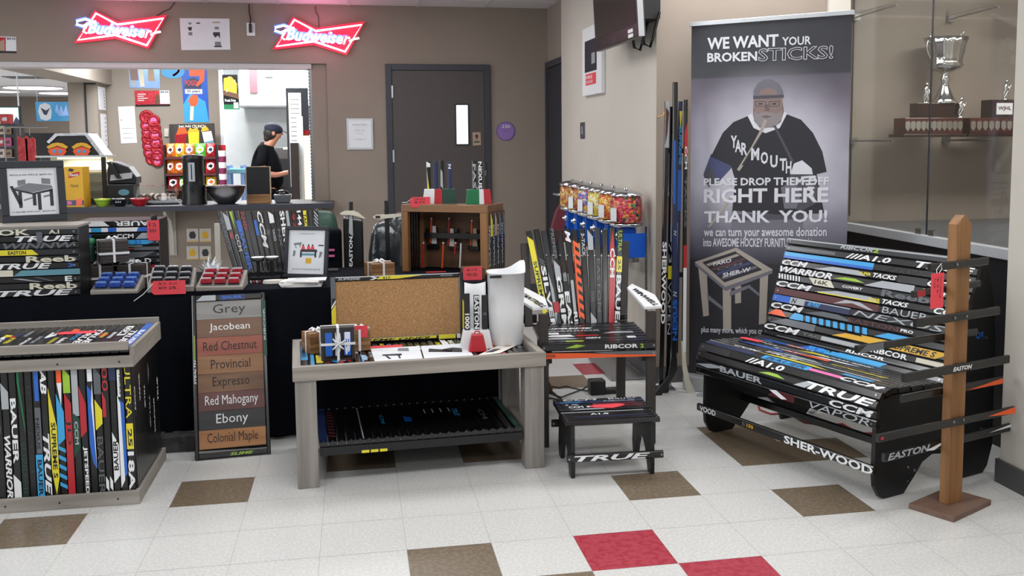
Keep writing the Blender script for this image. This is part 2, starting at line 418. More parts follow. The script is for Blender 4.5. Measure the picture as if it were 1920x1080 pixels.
# grey door 230
d = thing('door_1', 'dark grey steel door with narrow lit window in back wall', 'door', (.02, YW, 0)); d['kind'] = 'structure'
fx0, fx1, fz = -.458, .495, 2.15; w_ = .055
mb = MB(); mb.box(fx0, YW-.03, 0, fx0+w_, YW-.001, fz, 'frame_charcoal'); mb.box(fx1-w_, YW-.03, 0, fx1, YW-.001, fz, 'frame_charcoal'); mb.box(fx0+w_, YW-.03, fz-w_, fx1-w_, YW-.001, fz, 'frame_charcoal')
mb.build('door_frame', d, bevel=.003)
mb = MB(); a, b = fx0+w_+.004, fx1-w_-.004; p, q = ony(855, 197, YW-.02), ony(878, 270, YW-.02)
mb.box(a, YW-.022, .01, p.x, YW-.002, fz-w_-.004, 'door_grey'); mb.box(q.x, YW-.022, .01, b, YW-.002, fz-w_-.004, 'door_grey')
mb.box(p.x, YW-.022, .01, q.x, YW-.002, q.z, 'door_grey'); mb.box(p.x, YW-.022, p.z, q.x, YW-.002, fz-w_-.004, 'door_grey')
leaf = mb.build('door_leaf', d)
mb = MB(); t = .012
for X0, Z0, X1, Z1 in ((p.x-t, q.z-t, q.x+t, q.z), (p.x-t, p.z, q.x+t, p.z+t), (p.x-t, q.z, p.x, p.z), (q.x, q.z, q.x+t, p.z)): mb.box(X0, YW-.03, Z0, X1, YW-.0221, Z1, 'frame_dark')
mb.build('window_frame', leaf)
MB().box(p.x, YW-.014, q.z, q.x, YW-.008, p.z, 'daylight_pane').build('window_pane', leaf)
for z in (1.9, 1.32, .35): MB().box(a-.008, YW-.036, z-.055, a+.006, YW-.0225, z+.055, 'aluminium').build('hinge', leaf)
MB().lathe((b-.07, YW-.022, 1.0), [(.03, 0), (.03, .008), (.012, .01), (.012, .05)], 'aluminium', 14, (0, -1, 0)).tube([(b-.07, YW-.07, 1.0), (b-.18, YW-.072, 1.0)], .009, 'aluminium').build('door_handle', leaf)
# dark door in the corridor wall
d = thing('door_2', 'narrow dark door seen edge-on in the corridor wall beside the grey door', 'door', (1.03, 5.6, 0)); d['kind'] = 'structure'
mb = MB(); mb.box(1.01, 5.93, 0, 1.039, 5.985, 2.17, 'frame_charcoal'); mb.box(1.01, 5.125, 2.115, 1.039, 5.93, 2.17, 'frame_charcoal'); mb.build('door_frame', d)
MB().box(1.02, 5.125, .01, 1.0385, 5.93, 2.11, 'frame_dark').build('door_leaf', d)
MB().lathe((1.02, 5.32, .98), [(.025, 0), (.025, .008), (.01, .01), (.01, .04)], 'aluminium', 12, (-1, 0, 0)).tube([(.978, 5.32, .98), (.976, 5.43, .98)], .009, 'aluminium').build('door_handle', d)
MB().box(1.012, 5.2, 1.75, 1.0195, 5.28, 1.95, 'maroon').build('door_notice', d)
# ---- kitchen and dining room behind the hatch
Y2 = 9.45
xr = ony(415, 200, Y2).x
mb = MB(); mb.box(-3.62, Y2, 0, xr, Y2+.12, CZ, 'wall_side'); mb.box(xr-.02, Y2-.01, 0, xr+.02, Y2+.13, CZ, 'kitchen_white'); mb.build('wall_kitchen', kind='structure')
mb = MB(); mb.box(-3.93, 9.0, 0, -3.62, 9.57, CZ, 'wall_side'); mb.box(-3.75, 8.985, .9, -3.735, 8.999, 2.14, 'frame_dark'); mb.box(-3.75, 8.985, 2.12, -3.63, 8.999, 2.14, 'frame_dark'); mb.build('wall_pier', kind='structure')
mb = MB(); mb.box(-3.93, 6.25, 2.14, -3.55, 9.0, CZ, 'wall_side'); mb.box(-3.62, 9.0, 2.14, -3.55, 9.45, CZ, 'wall_side'); mb.build('trim_4', kind='structure')
mb = MB(); mb.box(-3.4, 11.0, 0, -.6, 11.1, CZ, 'kitchen_white'); mb.box(-.7, 6.25, 0, -.6, 11, CZ, 'wall_side'); mb.build('wall_far', kind='structure')
mb = MB(); mb.box(-18, 25, 0, -4, 25.1, CZ, 'wall_tan'); mb.box(-18, 24.9, 0, -4, 24.99, 1.62, 'case_black'); mb.build('wall_cafe', kind='structure')
for (px, py, r, wh_) in ((62, 165, 1.0, 'largest, in the middle of'), (10, 172, .5, 'leftmost near one of'), (118, 175, .9, 'rightmost of'), (22, 186, .5, 'lowest seen and farthest of')):
    c = onz(px, py, CZ-.02)
    t_ = thing('ceiling_light', 'round glowing ceiling light behind the hatch, '+wh_+' the dining room lights', 'light', (c.x, c.y, CZ-.03), group='round lights on the dining room ceiling')
    MB().lathe((c.x, c.y, CZ-.001), [(r*.62, -.02), (r*.62, 0)], 'grid_white', 24).build('rim', t_)
    MB().lathe((c.x, c.y, CZ-.001), [(r*.58, -.03), (r*.58, -.021)], 'lamp_white', 24).build('diffuser', t_)
c = onz(62, 146, CZ-.01)
t_ = MB().box(c.x-.45, c.y-.3, CZ-.012, c.x+.45, c.y+.3, CZ-.001, 'grey').build('air_vent', None, 'grey square air vent on the dining room ceiling', 'vent')

# ---- showcase on the right
area('case_fill_light', (3.0, 1.4, 2.6), 1.2, .3, 34, col=(1, .95, .87))  # added fill with no fixture, lifts the dark case interior
for yy in (8.5, 13., 17., 22.): area('dining_lamp_light', (-6.5, yy, 2.60), 2.4, 2.0, 130)
GX = 2.2
sc = thing('trophy_case', 'built-in glass trophy case with black base and pale ledge', 'display case', (GX+.4, 1.5, 0))
MB().box(GX, .51, .0, GX+.05, WY-.013, .895, 'case_black').build('base_panel', sc)
MB().box(GX-.03, .515, .895, GX+.02, WY-.003, .945, 'case_laminate').build('ledge', sc, bevel=.003)
MB().box(GX+.02, .515, .90, 3.9, 2.6, .93, 'grey').build('case_floor', sc)
mb = MB(); mb.box(GX, 2.6, .93, 3.9, 2.68, CZ, 'wall_side'); mb.box(3.9, .51, .93, 3.98, 2.68, CZ, 'wall_side'); mb.build('wall_case', kind='structure')
MB().box(GX, .515, .946, GX+.008, 1.578, CZ-.002, 'glass').build('glass_pane', sc)
MB().box(GX, 1.588, .946, GX+.008, WY-.005, CZ-.002, 'glass').build('glass_pane', sc)
MB().box(GX+.001, 1.5785, .946, GX+.007, 1.5875, CZ-.002, 'frame_dark').build('glass_joint', sc)
for y, z in ((1.52, .955), (1.64, .955)): MB().box(GX-.012, y-.025, .946, GX+.02, y+.025, .975, 'chrome').build('clip', sc)
for z, nm in ((1.46, 'shelf'), (2.22, 'shelf')):
    MB().box(GX+.03, 2.0, z-.01, 3.88, 2.56, z, 'glass_clear').build('glass_shelf', sc)
    mb = MB()
    for x in (GX+.11, 2.95, 3.6): mb.tube([(x-.06, 2.02, z-.02), (x, 2.58, z-.02)], .006, 'steel'); mb.box(x-.02, 2.565, z-.04, x+.02, 2.6, z-.0, 'steel')
    mb.build('shelf_bracket', sc)
MB().box(GX+.1, 2.59, .97, GX+.104, 2.5995, 2.6, 'frame_dark').build('shelf_track', sc)
# ================================================================== FLOOR-STANDING FURNITURE
R_ = random.Random(7)
# ---- storage bench of upright sticks, lower left
cab = thing('storage_bench', 'grey wood trimmed box bench clad in upright hockey sticks, lower left corner', 'bench', (-2.05, 1.25, 0))
X1, YF, YB, X0 = -1.655, .985, 1.54, -2.50
front = [
 rspec(R_), rspec(R_), rspec(R_), rspec(R_), rspec(R_), rspec(R_), rspec(R_), rspec(R_), rspec(R_),
 [wedge('silver', .1, .3), T_('white', 'WARRIOR', .5, .98, .8, 'i')],
 [T_('white', 'BAUER', .22, .72, .75), wedge('white', .8, .98)],
 [('p', 'green', [(0, -.4), (.1, -.4), (.5, .4), (.42, .4), (.1, -.1), (0, -.1)]), T_('dkgreen', 'SUPREME', .55, .98, .7, 'o')],
 [T_('k2', 'JETSPEED', .1, .9, .7, 'o')],
 [band('blue', 0, .25, -.2, .4), band('grey', .3, .65, -.3, .5), T_('k', 'NEXUS', .38, .62, .45), band('cyan', .66, 1), T_('k', 'BAUER', .7, .98, .6)],
 [T_('white', 'AB', 0, .2, .8, 'i'), T_('white', 'TRUE', .5, .98, .85, 'i')],
 [('p', 'yellow', [(.15, -.5), (.45, .5), (.85, .5), (.98, 0), (.8, -.5)]), T_('k', 'SUPREME S', .42, .85, .6)],
 [('p', 'orange', [(0, -.3), (.12, -.3), (.12, .4), (0, .4)]), ('p', 'white', [(.12, -.3), (.3, .2), (.12, .4)]), wedge('cyan', .2, .6, .55)]+[('p', 'cyan', [(.6+k*.07, -.5), (.63+k*.07, -.5), (.66+k*.07, .5), (.63+k*.07, .5)]) for k in range(5)],
 [wedge('lime', 0, .2), ('p', 'red', [(.2, -.4), (.28, .5), (1, .5), (1, -.5)]), T_('k', 'JD', .4, .6, .7, 'o')],
 [band('silver', 0, .38, -.4, .5), ('p', 'dkgreen', [(.35, -.5), (.4, .5), (.62, .5), (.7, -.5)]), T_('silver', 'CCM', .42, .6, .5)],
 [wedge('red', .15, .55, .5, -.5, .4), T_('white', 'JETSPEED', .62, .99, .6)],
 [band('white', 0, .12, -.3, .4), ('p', 'blue', [(.15, -.4), (.2, .3), (.8, .5), (.75, 0), (.6, -.4)]), ('p', 'white', [(.12, .35), (.8, .5), (.3, .1)])],
 [wedge('grey', 0, .22), wedge('yellow', .26, .5, .45), T_('grey', 'BAUER', .55, 1, .8, 'o')],
 [T_('red', '00', .02, .2, .8, 'o'), wedge('red', .2, .4, .4, -.5, 0), ('p', 'white', [(.86, -.5), (.9, -.1), (.98, -.1), (.95, -.5)]), ('p', 'white', [(.86, .1), (.9, .5), (.98, .5), (.95, .1)])],
 [band('navy', 0, .12), T_('k2', 'VAPOR', .2, .6, .7, 'o'), ('p', 'white', [(.52, -.4), (.62, .5), (.86, .5), (.92, -.4)]), T_('k', 'BAUER', .58, .82, .65, 'r')],
 [band('white', .04, .25, -.4, 0), T_('k', 'TACKS', .06, .23, .3), ('p', 'blue', [(.26, -.5), (.3, .4), (.85, .5), (.9, -.3)]), ('p', 'white', [(.24, -.5), (.3, -.1), (.9, .1), (.96, -.5)])],
 [T_('yellow', 'ULTRA', .0, .42, .8, 'o'), band('yellow', .46, .66, -.5, .5), T_('k', '25', .5, .64, .6), T_('white', '18A', .68, .98, .85, '')],
]
n = len(front); pw = .0286
for i, sp in enumerate(front):
    x = X1-.018-(n-1-i)*pw
    shaft(MB(), (x-.004, YF+.022, .575), -ez, ex, .53, .0278, .018, sp, 'k', False).build('stick_panel', cab)
    if x < X0: break
for i in range(17):
    y = YF+.03+i*.0305
    shaft(MB(), (X1-.012, y+.012, .575), -ez, ey, .53, .0295, .018, rspec(R_, .1, ['TRUE', 'CCM', 'VAPOR']) if i % 3 == 0 else [], 'k', False).build('stick_panel', cab)
mb = MB(); mb.box(X0, YF+.035, .04, X1-.025, YB-.01, .57, 'paint_black'); mb.build('carcass', cab)
MB().box(X0, YF-.006, 0, X1+.008, YF+.012, .056, 'wood_grey').build('base_trim', cab, bevel=.002)
MB().box(X1-.010, YF+.0125, 0, X1+.008, YB+.02, .056, 'wood_greyy').build('base_trim', cab, bevel=.002)
MB().box(X0, YF-.006, .566, X1+.008, YF+.012, .612, 'wood_grey').build('apron', cab, bevel=.002)
MB().box(X1-.010, YF+.0125, .566, X1+.008, YB+.02, .645, 'wood_greyy').build('apron', cab, bevel=.002)
MB().box(X0, YF, .634, X1-.011, YF+.02, .668, 'wood_grey').build('top_rail', cab, bevel=.002)
MB().box(X0, YB, .630, X1+.004, YB+.018, .668, 'wood_grey').build('top_rail', cab, bevel=.002)
for i in range(22):
    x = X1-.03-i*.036
    sp = rspec(R_, .7); 
    if i == 0: sp = [band('blue', 0, 1), T_('white', 'BAUER', .3, .9, .6)]
    if i == 1: sp = [T_('white', 'TRUE', .3, .8, .85, 'i')]
    if i == 2: sp = [band('white', .1, .5), T_('k', 'CCM', .15, .45, .8)]
    if i in (5, 6): sp = [T_('white', 'TRUE', .2, .8, .85, 'i')]
    shaft(MB(), (x, YF+.024, .632), ey, -ex, YB-YF-.03, .0345, .02, sp, 'k', False) .build('seat_slat', cab) if False else shaft(MB(), (x, YB-.004, .632), -ey, ex, YB-YF-.022, .0345, .02, sp, 'k', False).build('seat_slat', cab)
for (x, z) in ((-2.2, .59), (-1.93, .59), (-1.7, .59), (-2.15, .028), (-1.95, .028), (-1.73, .028)):
    MB().disc((x, YF-.006, z), -ey, .004, 'k', 8, .001).build('screw_hole', cab)
tg = MB().prism(onz(120, 627, .643), (1, 0, 0), (0, 1, 0), [(-.02, 0), (.11, 0), (.13, .03), (.11, .06), (-.02, .06), (-.04, .03)], .001, 'tag_red').build('price_tag', None, 'red price tag lying flat on the stick-clad storage bench', 'tag', 'red price tags')

# ---- board of stain samples leaning on the table
bl, br = onz(366, 863), onz(508, 850); tl = ony(360, 556, 1.752)
fr = frame(bl, br-bl, None, (br-bl).cross(tl-bl)); w_ = (br-bl).length; h_ = (tl-bl).length
bd = thing('stain_sample_board', 'upright board of eight named wood stain samples framed in black sticks', 'sign', bl)
FM = Matrix(((fr[0][0], 0, 0, bl.x), (0, 1, 0, 0), (0, 0, 1, 0), (0, 0, 0, 1)))
A = (br-bl).normalized(); Nn = A.cross(tl-bl).normalized(); B = Nn.cross(A); F = frame(bl, A, B)
cols = [('Grey', '8d8c89', '7a7977', 'ink'), ('Jacobean', '7a5c47', '66493a', 'white'), ('Red Chestnut', 'a3604e', '8a4a3b', 'hair'), ('Provincial', '9b7150', '7f5a3c', 'hair'),
        ('Expresso', '805e45', '5d4230', 'hair'), ('Red Mahogany', '6b4642', '553533', 'white'), ('Ebony', '3e3c3e', '2c2b2d', 'white'), ('Colonial Maple', 'b58150', '96633a', 'hair')]
ph = (h_-.075)/8
for i, (nm, c1, c2, tc) in enumerate(cols):
    m = 'stain_'+nm.replace(' ', '_').lower(); mat(m, c1, .5, kind='wood', col2=c2, scale=16, axis=0)
    z1 = h_-.032-i*ph; z0 = z1-ph+.0012
    mb = MB(F); mb.box(.02, z0, .004, w_-.02, z1, .016, m)
    k = {'Grey': .5, 'Jacobean': .62, 'Red Chestnut': .82, 'Provincial': .6, 'Expresso': .56, 'Red Mahogany': .8, 'Ebony': .48, 'Colonial Maple': .76}[nm]
    iw = w_-.04; dsc = any(q in nm for q in 'gyp')
    mb.text(nm, (.02+iw*(1-k)/2, z0+ph*(.16 if dsc else .26), .016), (1, 0, 0), (0, 1, 0), iw*k, ph*(.66 if dsc else .5), tc, .0, 0, .0006)
    mb.build('sample_panel', bd)
vs = [[T_('white', 'STEALTH', .45, .6, .5, 'i'), band('lime', .6, .75, -.1, .1)], [T_('lime', 'WARRIOR', .1, .3, .4)]]
shaft(MB(F), (.009, 0, .010), (0, 1, 0), (-1, 0, 0), h_, .018, .02, vs[0], 'k', False).build('frame_stick', bd)
shaft(MB(F), (w_-.009, 0, .010), (0, 1, 0), (-1, 0, 0), h_, .018, .02, [band('dkgreen', .6, .95), T_('silver', 'RIBCOR', .7, .9, .5)], 'k', False).build('frame_stick', bd)
shaft(MB(F), (.0185, .014, .010), (1, 0, 0), (0, 1, 0), w_-.037, .026, .02, [T_('lime', 'SLIME', .45, .8, .5, 'i')], 'k', False).build('frame_stick', bd)
shaft(MB(F), (.0185, h_-.015, .010), (1, 0, 0), (0, 1, 0), w_-.037, .028, .02, [wedge('silver', .0, .3), band('navy', .35, .75), T_('blue', 'BAUER', .4, .7, .5)], 'k', False).build('frame_stick', bd)

# ---- grey coffee table
th = math.atan2(1.077-1.018, 1.066); CT = place(thing('coffee_table', 'weathered grey wood coffee table inlaid with hockey sticks, with stick shelf below', 'table'), Matrix.Translation((-1.030, 1.015, 0)) @ Matrix.Rotation(th, 4, 'Z'))
CM = wm(CT); LW, LD = 1.080, .60
def cmb(): return MB(CM)
for x, y in ((.004, .004), (LW-.092, .004), (.004, LD-.092), (LW-.092, LD-.092)):
    cmb().box(x, y, 0, x+.088, y+.088, .4625, 'wood_greyz').build('leg', CT, bevel=.003)
cmb().box(-.004, -.004, .463, LW+.004, .03, .524, 'wood_grey').build('apron', CT, bevel=.002)
cmb().box(-.004, LD-.03, .463, LW+.004, LD+.004, .524, 'wood_grey').build('apron', CT, bevel=.002)
cmb().box(-.004, .0305, .463, .03, LD-.0305, .524, 'wood_greyy').build('apron', CT, bevel=.002)
cmb().box(LW-.03, .0305, .463, LW+.004, LD-.0305, .524, 'wood_greyy').build('apron', CT, bevel=.002)
for k in range(31):
    sp = rspec(R_, .6)
    if k == 0: sp = [band('cyan', 0, .6), T_('navy', 'BAUER', .2, .5, .6)]
    if k == 1: sp = [band('cyan', 0, 1, -.2, .3), T_('white', 'NEXUS', .1, .4, .5)]
    if k == 3: sp = [band('maroon', .6, 1), T_('white', 'CCM', .8, 1, .6)]
    shaft(cmb(), (.047+k*.0326, LD-.032, .487), -ey, ex, LD-.064, .0318, .022, sp, 'k2' if k % 4 == 2 else 'k', False).build('top_slat', CT)
cmb().box(.1, .02, .13, LW-.1, .05, .165, 'paint_black').build('shelf_beam', CT)
cmb().box(.1, LD-.06, .13, LW-.1, LD-.03, .165, 'paint_black').build('shelf_beam', CT)
for x in (.03, LW-.068): cmb().box(x, .0925, .09, x+.038, LD-.0925, .15, 'wood_greyy').build('stretcher', CT, bevel=.002)
sr = random.Random(3)
for k in range(23):
    sp = rspec(sr, .35, ['CM', 'TRUE', 'CCM'])[:1] if k % 3 == 1 else []
    if k == 0: sp = [band('navy', 0, 1)]
    if k == 1: sp = [('p', 'maroon', [(.1+q*.09, -.4), (.14+q*.09, -.4), (.17+q*.09, .4), (.13+q*.09, .4)]) for q in range(9)]
    if k == 4: sp = [band('silver', .05, .98, .35, .5)]
    if k in (12, 13, 14, 15): sp = [band('cream', .25, .38, .3, .45)]
    if k == 22: sp = [band('dkgreen', 0, 1, -.3, .3)]
    shaft(cmb(), (.115+k*.0385, LD-.03, .176), -ey, ex, LD-.06, .0365, .02, sp, 'k', True).build('shelf_slat', CT)
for k in (4, 5, 6): cmb().box(.115+k*.0385+.004, .018, .13, .115+k*.0385+.036, .0199, .142, 'yellow').build('tape_mark', CT)

# ---- black step stool
S = thing('step_stool', 'small black step stool with stick top and TRUE stick across its front legs', 'stool', (.31, 1.08, 0), -.04)
SM = Matrix.Translation((.128, .912, 0)) @ Matrix.Rotation(-.045, 4, 'Z')
pf = [(0, 0), (.055, 0), (.075, .05), (.105, .095), (.165, .135), (.225, .095), (.255, .05), (.275, 0), (.33, 0), (.345, .05), (.335, .15), (.325, .232), (.005, .232), (.0, .12), (-.005, .05)]
for x in (.0, .352):
    MB(SM).prism((x, .0, 0), ey, ez, pf, .018, 'paint_black').build('side_panel', S, bevel=.002)
tops = [[T_('white', 'CCM', .1, .5, .8, 'i'), T_('white', 'Bauer', .62, .95, .7, 'o')], [band('navy', 0, 1), T_('cyan', 'VAPOR', .05, .3, .6), T_('silver', 'NEXUS', .55, .9, .5)], [band('maroon', .4, .9), T_('silver', '1S', .1, .25, .6)], [T_('white', 'CCM', .12, .28, .8), band('white', .32, .6, -.3, .3), wedge('maroon', .62, .95)], [band('k2', 0, 1), wedge('silver', .1, .5, .5, -.2, .3)], [band('silver', .0, .9, -.3, 0)],
        [T_('white', 'A1.0', .3, .5, .6)], [band('navy', .1, .9, -.2, .2)], []]
for k in range(9):
    shaft(MB(SM), (-.022, .338-k*.0405, .243), ex, ey, .415, .039, .022, tops[k % 9], 'k').build('top_slat', S)
shaft(MB(SM), (-.02, -.012, .093), ex, ez, .425, .032, .018, [T_('white', 'TRUE', .07, .86, .78, 'i')], 'k').build('front_rail', S)
shaft(MB(SM), (-.03, .352, .145), ex, ez, .42, .034, .018, [band('navy', .2, .9, -.3, .3)], 'k').build('rear_rail', S)
MB(SM).prism((.12, .19, .2562), (1, 0, 0), (0, 1, 0), [(0, .02), (.02, 0), (.1, -.02), (.155, .01), (.17, .035), (.14, .05), (.03, .045)], .001, 'tag_red').build('price_tag', None, 'red price tag lying on the black step stool', 'tag', 'red price tags')

# ---- deck chair with a fanned stick back
ch = thing('stick_armchair', 'black armchair with fanned hockey stick back and white blade armrests', 'chair', (.36, 1.6, 0))
rz = -.092; HM = Matrix.Translation((.075, 1.36, 0)) @ Matrix.Rotation(rz, 4, 'Z')
def hb(): return MB(HM)
for x in (0., .515): hb().box(x, .0, 0, x+.045, .03, .642, 'wood_dark').build('leg', ch, bevel=.002)
for x in (.045, .47): hb().box(x, .56, 0, x+.045, .60, .50, 'wood_dark').build('leg', ch, bevel=.002)
for x in (.046, .496): hb().box(x, .031, .40, x+.018, .559, .468, 'paint_black').build('seat_rail', ch)
sl = [('orange', []), ('k', [T_('grey', 'VAPOR', .1, .9, .6, 'o')]), ('k2', [T_('white', 'SUPREME', .03, .55, .7, 'i')]), ('k', [T_('silver', 'WARRIOR', .1, .6, .7, 'i')]), ('k', [wedge('silver', .6, .9), band('white', .1, .2)]),
      ('k', [band('red', .35, .55, -.3, .3), wedge('white', .02, .33, .3)]), ('k2', [wedge('silver', .0, .35, .25), T_('white', 'GEN', .42, .56, .6, 'i'), band('white', .8, .88)]), ('k', [band('lime', .22, .38, -.4, .1)])]
for k, (bs, sp) in enumerate(sl):
    y = .50-k*.062
    shaft(hb(), (.015, y, .488), ex, ey, .535, .05, .022, [T_('orange', '', 0, .1)] if False else sp, 'k' if k == 0 else bs).build('seat_slat', ch)
shaft(hb(), (.01, -.014, .487), ex, ez, .545, .036, .02, [('p', 'lime', [(.2, -.1), (.3, .4), (.38, .2), (.3, -.1)]), T_('white', 'RIBCOR', .55, .84, .55), T_('lime', '2', .86, .89, .55)], 'k').build('seat_slat', ch)
shaft(hb(), (.01, -.012, .448), ex, ez, .545, .030, .018, [('p', 'orange', [(0, -.5), (1, -.5), (1, -.2), (.7, -.05), (.35, .35), (0, .5)]), ('p', 'grey', [(.55, .1), (1, -.15), (1, .5), (.45, .5)]), T_('maroon', 'EASTON', .0, .12, .5, 'i')], 'k').build('apron', ch)
shaft(hb(), (.06, .60, .515), ex, ez, .47, .03, .02, [band('orange', 0, .45, -.3, .3), band('red', .1, .45, -.1, .2)], 'k').build('back_rail', ch)
# back fan: plane through the seat's rear edge, leaning away
Pb = HM @ Vc((.27, .575, .50)); Xc = (HM.to_3x3() @ ex); Pt = HM @ Vc((.27, .78, .98)); upb = (Pt-Pb).normalized(); nb = Xc.cross(upb).normalized()
bk = [('yellow', [band('k', 0, .12), ('p', 'yellow', [(.05, -.5), (.1, .5), (1, .5), (1, -.5)]), T_('dkgreen', 'SUPREME', .3, .7, .6), band('k', .8, 1, .1, .5)]),
      ('k', [T_('grey', '////', .28, .42, .8, 'i'), T_('white', 'SILVER', .36, .99, .8)]),
      ('k2', [wedge('silver', .4, .9, .8, -.5, 0), band('red', .7, .8)]),
      ('k', [T_('grey', 'PREMIER', .0, .3, .6), wedge('silver', .3, .5), T_('white', 'GRIM', .46, .98, .85)]),
      ('k', [T_('silver', 'NEXUS', .42, .5, .6), T_('white', 'EAS', .6, .99, .8)]),
      ('k', [T_('white', 'M', .02, .14, .9, 'i'), band('silver', .5, .8, -.3, .2), T_('white', 'RID', .8, .98, .6)]),
      ('k', [('p', 'orange', [(.1+q*.085, -.5), (.14+q*.085, -.5), (.19+q*.085, .5), (.14+q*.085, .5)]) for q in range(9)]+[band('orange', .15, .85, -.5, -.2)]),
      ('k', [T_('silver', '3-TACK', .05, .28, .6), T_('k2', 'RIBCOR', .5, .9, .6, 'o')]),
      ('k', [wedge('silver', .0, .2), T_('grey', 'TACKS', .6, .7, .5), wedge('silver', .8, 1)]),
      ('k2', [T_('grey', 'EASTON', .3, .8, .6, 'o')]),
      ('k', [band('grey', .5, 1, -.1, .1)]),
      ('k', [('p', 'red', [(.02, .0), (.3, .5), (1, .5), (1, -.5), (.2, -.5)]), T_('white', 'CCM', .2, .48, .8)]),
      ('k', [T_('lime', 'ULTRA', .02, .22, .7, 'o'), band('yellow', .27, .42), T_('k', '25', .3, .4, .5), T_('white', 'BAUER', .45, .99, .85)])]
for k, (bs, sp) in enumerate(bk):
    t = k/12; b0 = onn(1030+(1156-1030)*t, 626, Pb, nb); t0 = onn(991+(1163-991)*t, 434-4*t-(3 if k % 2 else 0), Pb, nb)
    A = (b0-t0); Lk = A.length; A.normalize(); Bq = nb.cross(A) if nb.y < 0 else -nb.cross(A)
    if A.cross(Bq).y > 0: Bq = -Bq
    shaft(MB(), t0, A, Bq, Lk, .0315, .016+.004*(k % 2), sp, 'k' if bs == 'yellow' else bs, False).build('back_stick', ch)
scr = MB()
for k in range(11):
    t = (k+1.5)/12; c = onn(1005+(1160-1005)*t, 478+2*t, Pb+nb*.012*(1 if nb.y < 0 else -1), nb); MB().disc(c, nb if nb.y < 0 else -nb, .0045, 'steel', 8, .003).build('bolt', ch)
for a, b in ((983.5, 457), (1172, 453)):
    p = ony(a, b, 2.14); q = ony(a+8 if a < 1000 else a-4, 612, 1.96)
    d_ = (p-q).normalized(); MB().obox((p+q)/2, Vc((.021, 0, 0)), d_.cross(ex)*.012, (p-q)/2, 'wood_dark').build('back_post', ch, bevel=.002)
p = ony(1150, 616, 1.955); MB().box(p.x, 1.945, p.z-.02, p.x+.105, 1.975, p.z+.022, 'wood_dark').build('cross_block', ch)
p = ony(972, 600, 1.99); MB().box(p.x, 1.99, p.z-.02, p.x+.10, 2.02, p.z+.022, 'wood_dark').build('cross_block', ch)
# armrests: goalie blades
def armrest(pts, z0, z1, ya, yb, txt, ta, tb, hh):
    v = []
    for px, py in pts:
        # on the sloping armrest plane
        n = Vc((0, -(z1-z0)/(yb-ya), 1)); v.append(onn(px, py, (0, ya, z0), n))
    O = v[0]; n = Vc((0, -(z1-z0)/(yb-ya), 1)).normalized(); A = ex; B = n.cross(A)
    mb = MB(); mb.prism(O, A, B, [((q-O).dot(A), (q-O).dot(B)) for q in v], .012, 'white')
    a = onn(ta[0], ta[1], (0, ya, z0+.013), n); b = onn(tb[0], tb[1], (0, ya, z0+.013), n); D = (b-a); U = n.cross(D).normalized()
    mb.text(txt, a-U*hh/2, D, U, D.length, hh, 'k', .03, 0, .001)
    mb.build('armrest', ch)
armrest([(1176, 543), (1185, 536), (1228, 557), (1241, 578), (1209, 580)], .655, .69, 1.30, 1.9, 'WINWELL', (1188, 541), (1232, 573), .030)
armrest([(975, 545), (984, 543), (1022, 563), (1028, 580), (1000, 582), (972, 565)], .655, .69, 1.30, 1.9, 'CANTRELL', (978, 550), (1022, 576), .034)

# ---- curved stick bench
d_ = Vc((.322, -.947, 0)).normalized(); n_ = Vc((-d_.y, d_.x, 0))
BM = frame((.939, 1.448, 0), d_, n_); BN = place(thing('stick_bench', 'low black bench with curved seat and back made of hockey sticks', 'bench'), BM)
BL = 1.115
prof = [(-.03, .38), (-.036, .12), (-.03, .06), (-.0, .012), (.03, 0), (.14, 0), (.20, .06), (.25, .115), (.31, .14), (.38, .13), (.44, .08), (.475, 0), (.64, 0), (.67, .03), (.70, .12), (.695, .6), (.67, .78), (.62, .925), (.55, .93), (.50, .80), (.40, .45), (.36, .422), (.05, .425), (-.01, .41)]
for a in (.015, BL-.035):
    MB(BM).prism((a, 0, 0), ey, ez, prof, .02, 'paint_black').build('side_panel', BN, bevel=.002)
path = [(-.045, .305), (-.046, .40), (-.02, .438), (.03, .452), (.34, .436), (.385, .470), (.43, .58), (.555, .945)]
def ppt(s):
    for i in range(len(path)-1):
        a, b = Vc(path[i]), Vc(path[i+1]); L = (b-a).length
        if s <= L or i == len(path)-2: return a+(b-a)*(s/L), (b-a).normalized()
        s -= L
tot = sum((Vc(path[i+1])-Vc(path[i])).length for i in range(len(path)-1))
NS = int(tot/.0372)
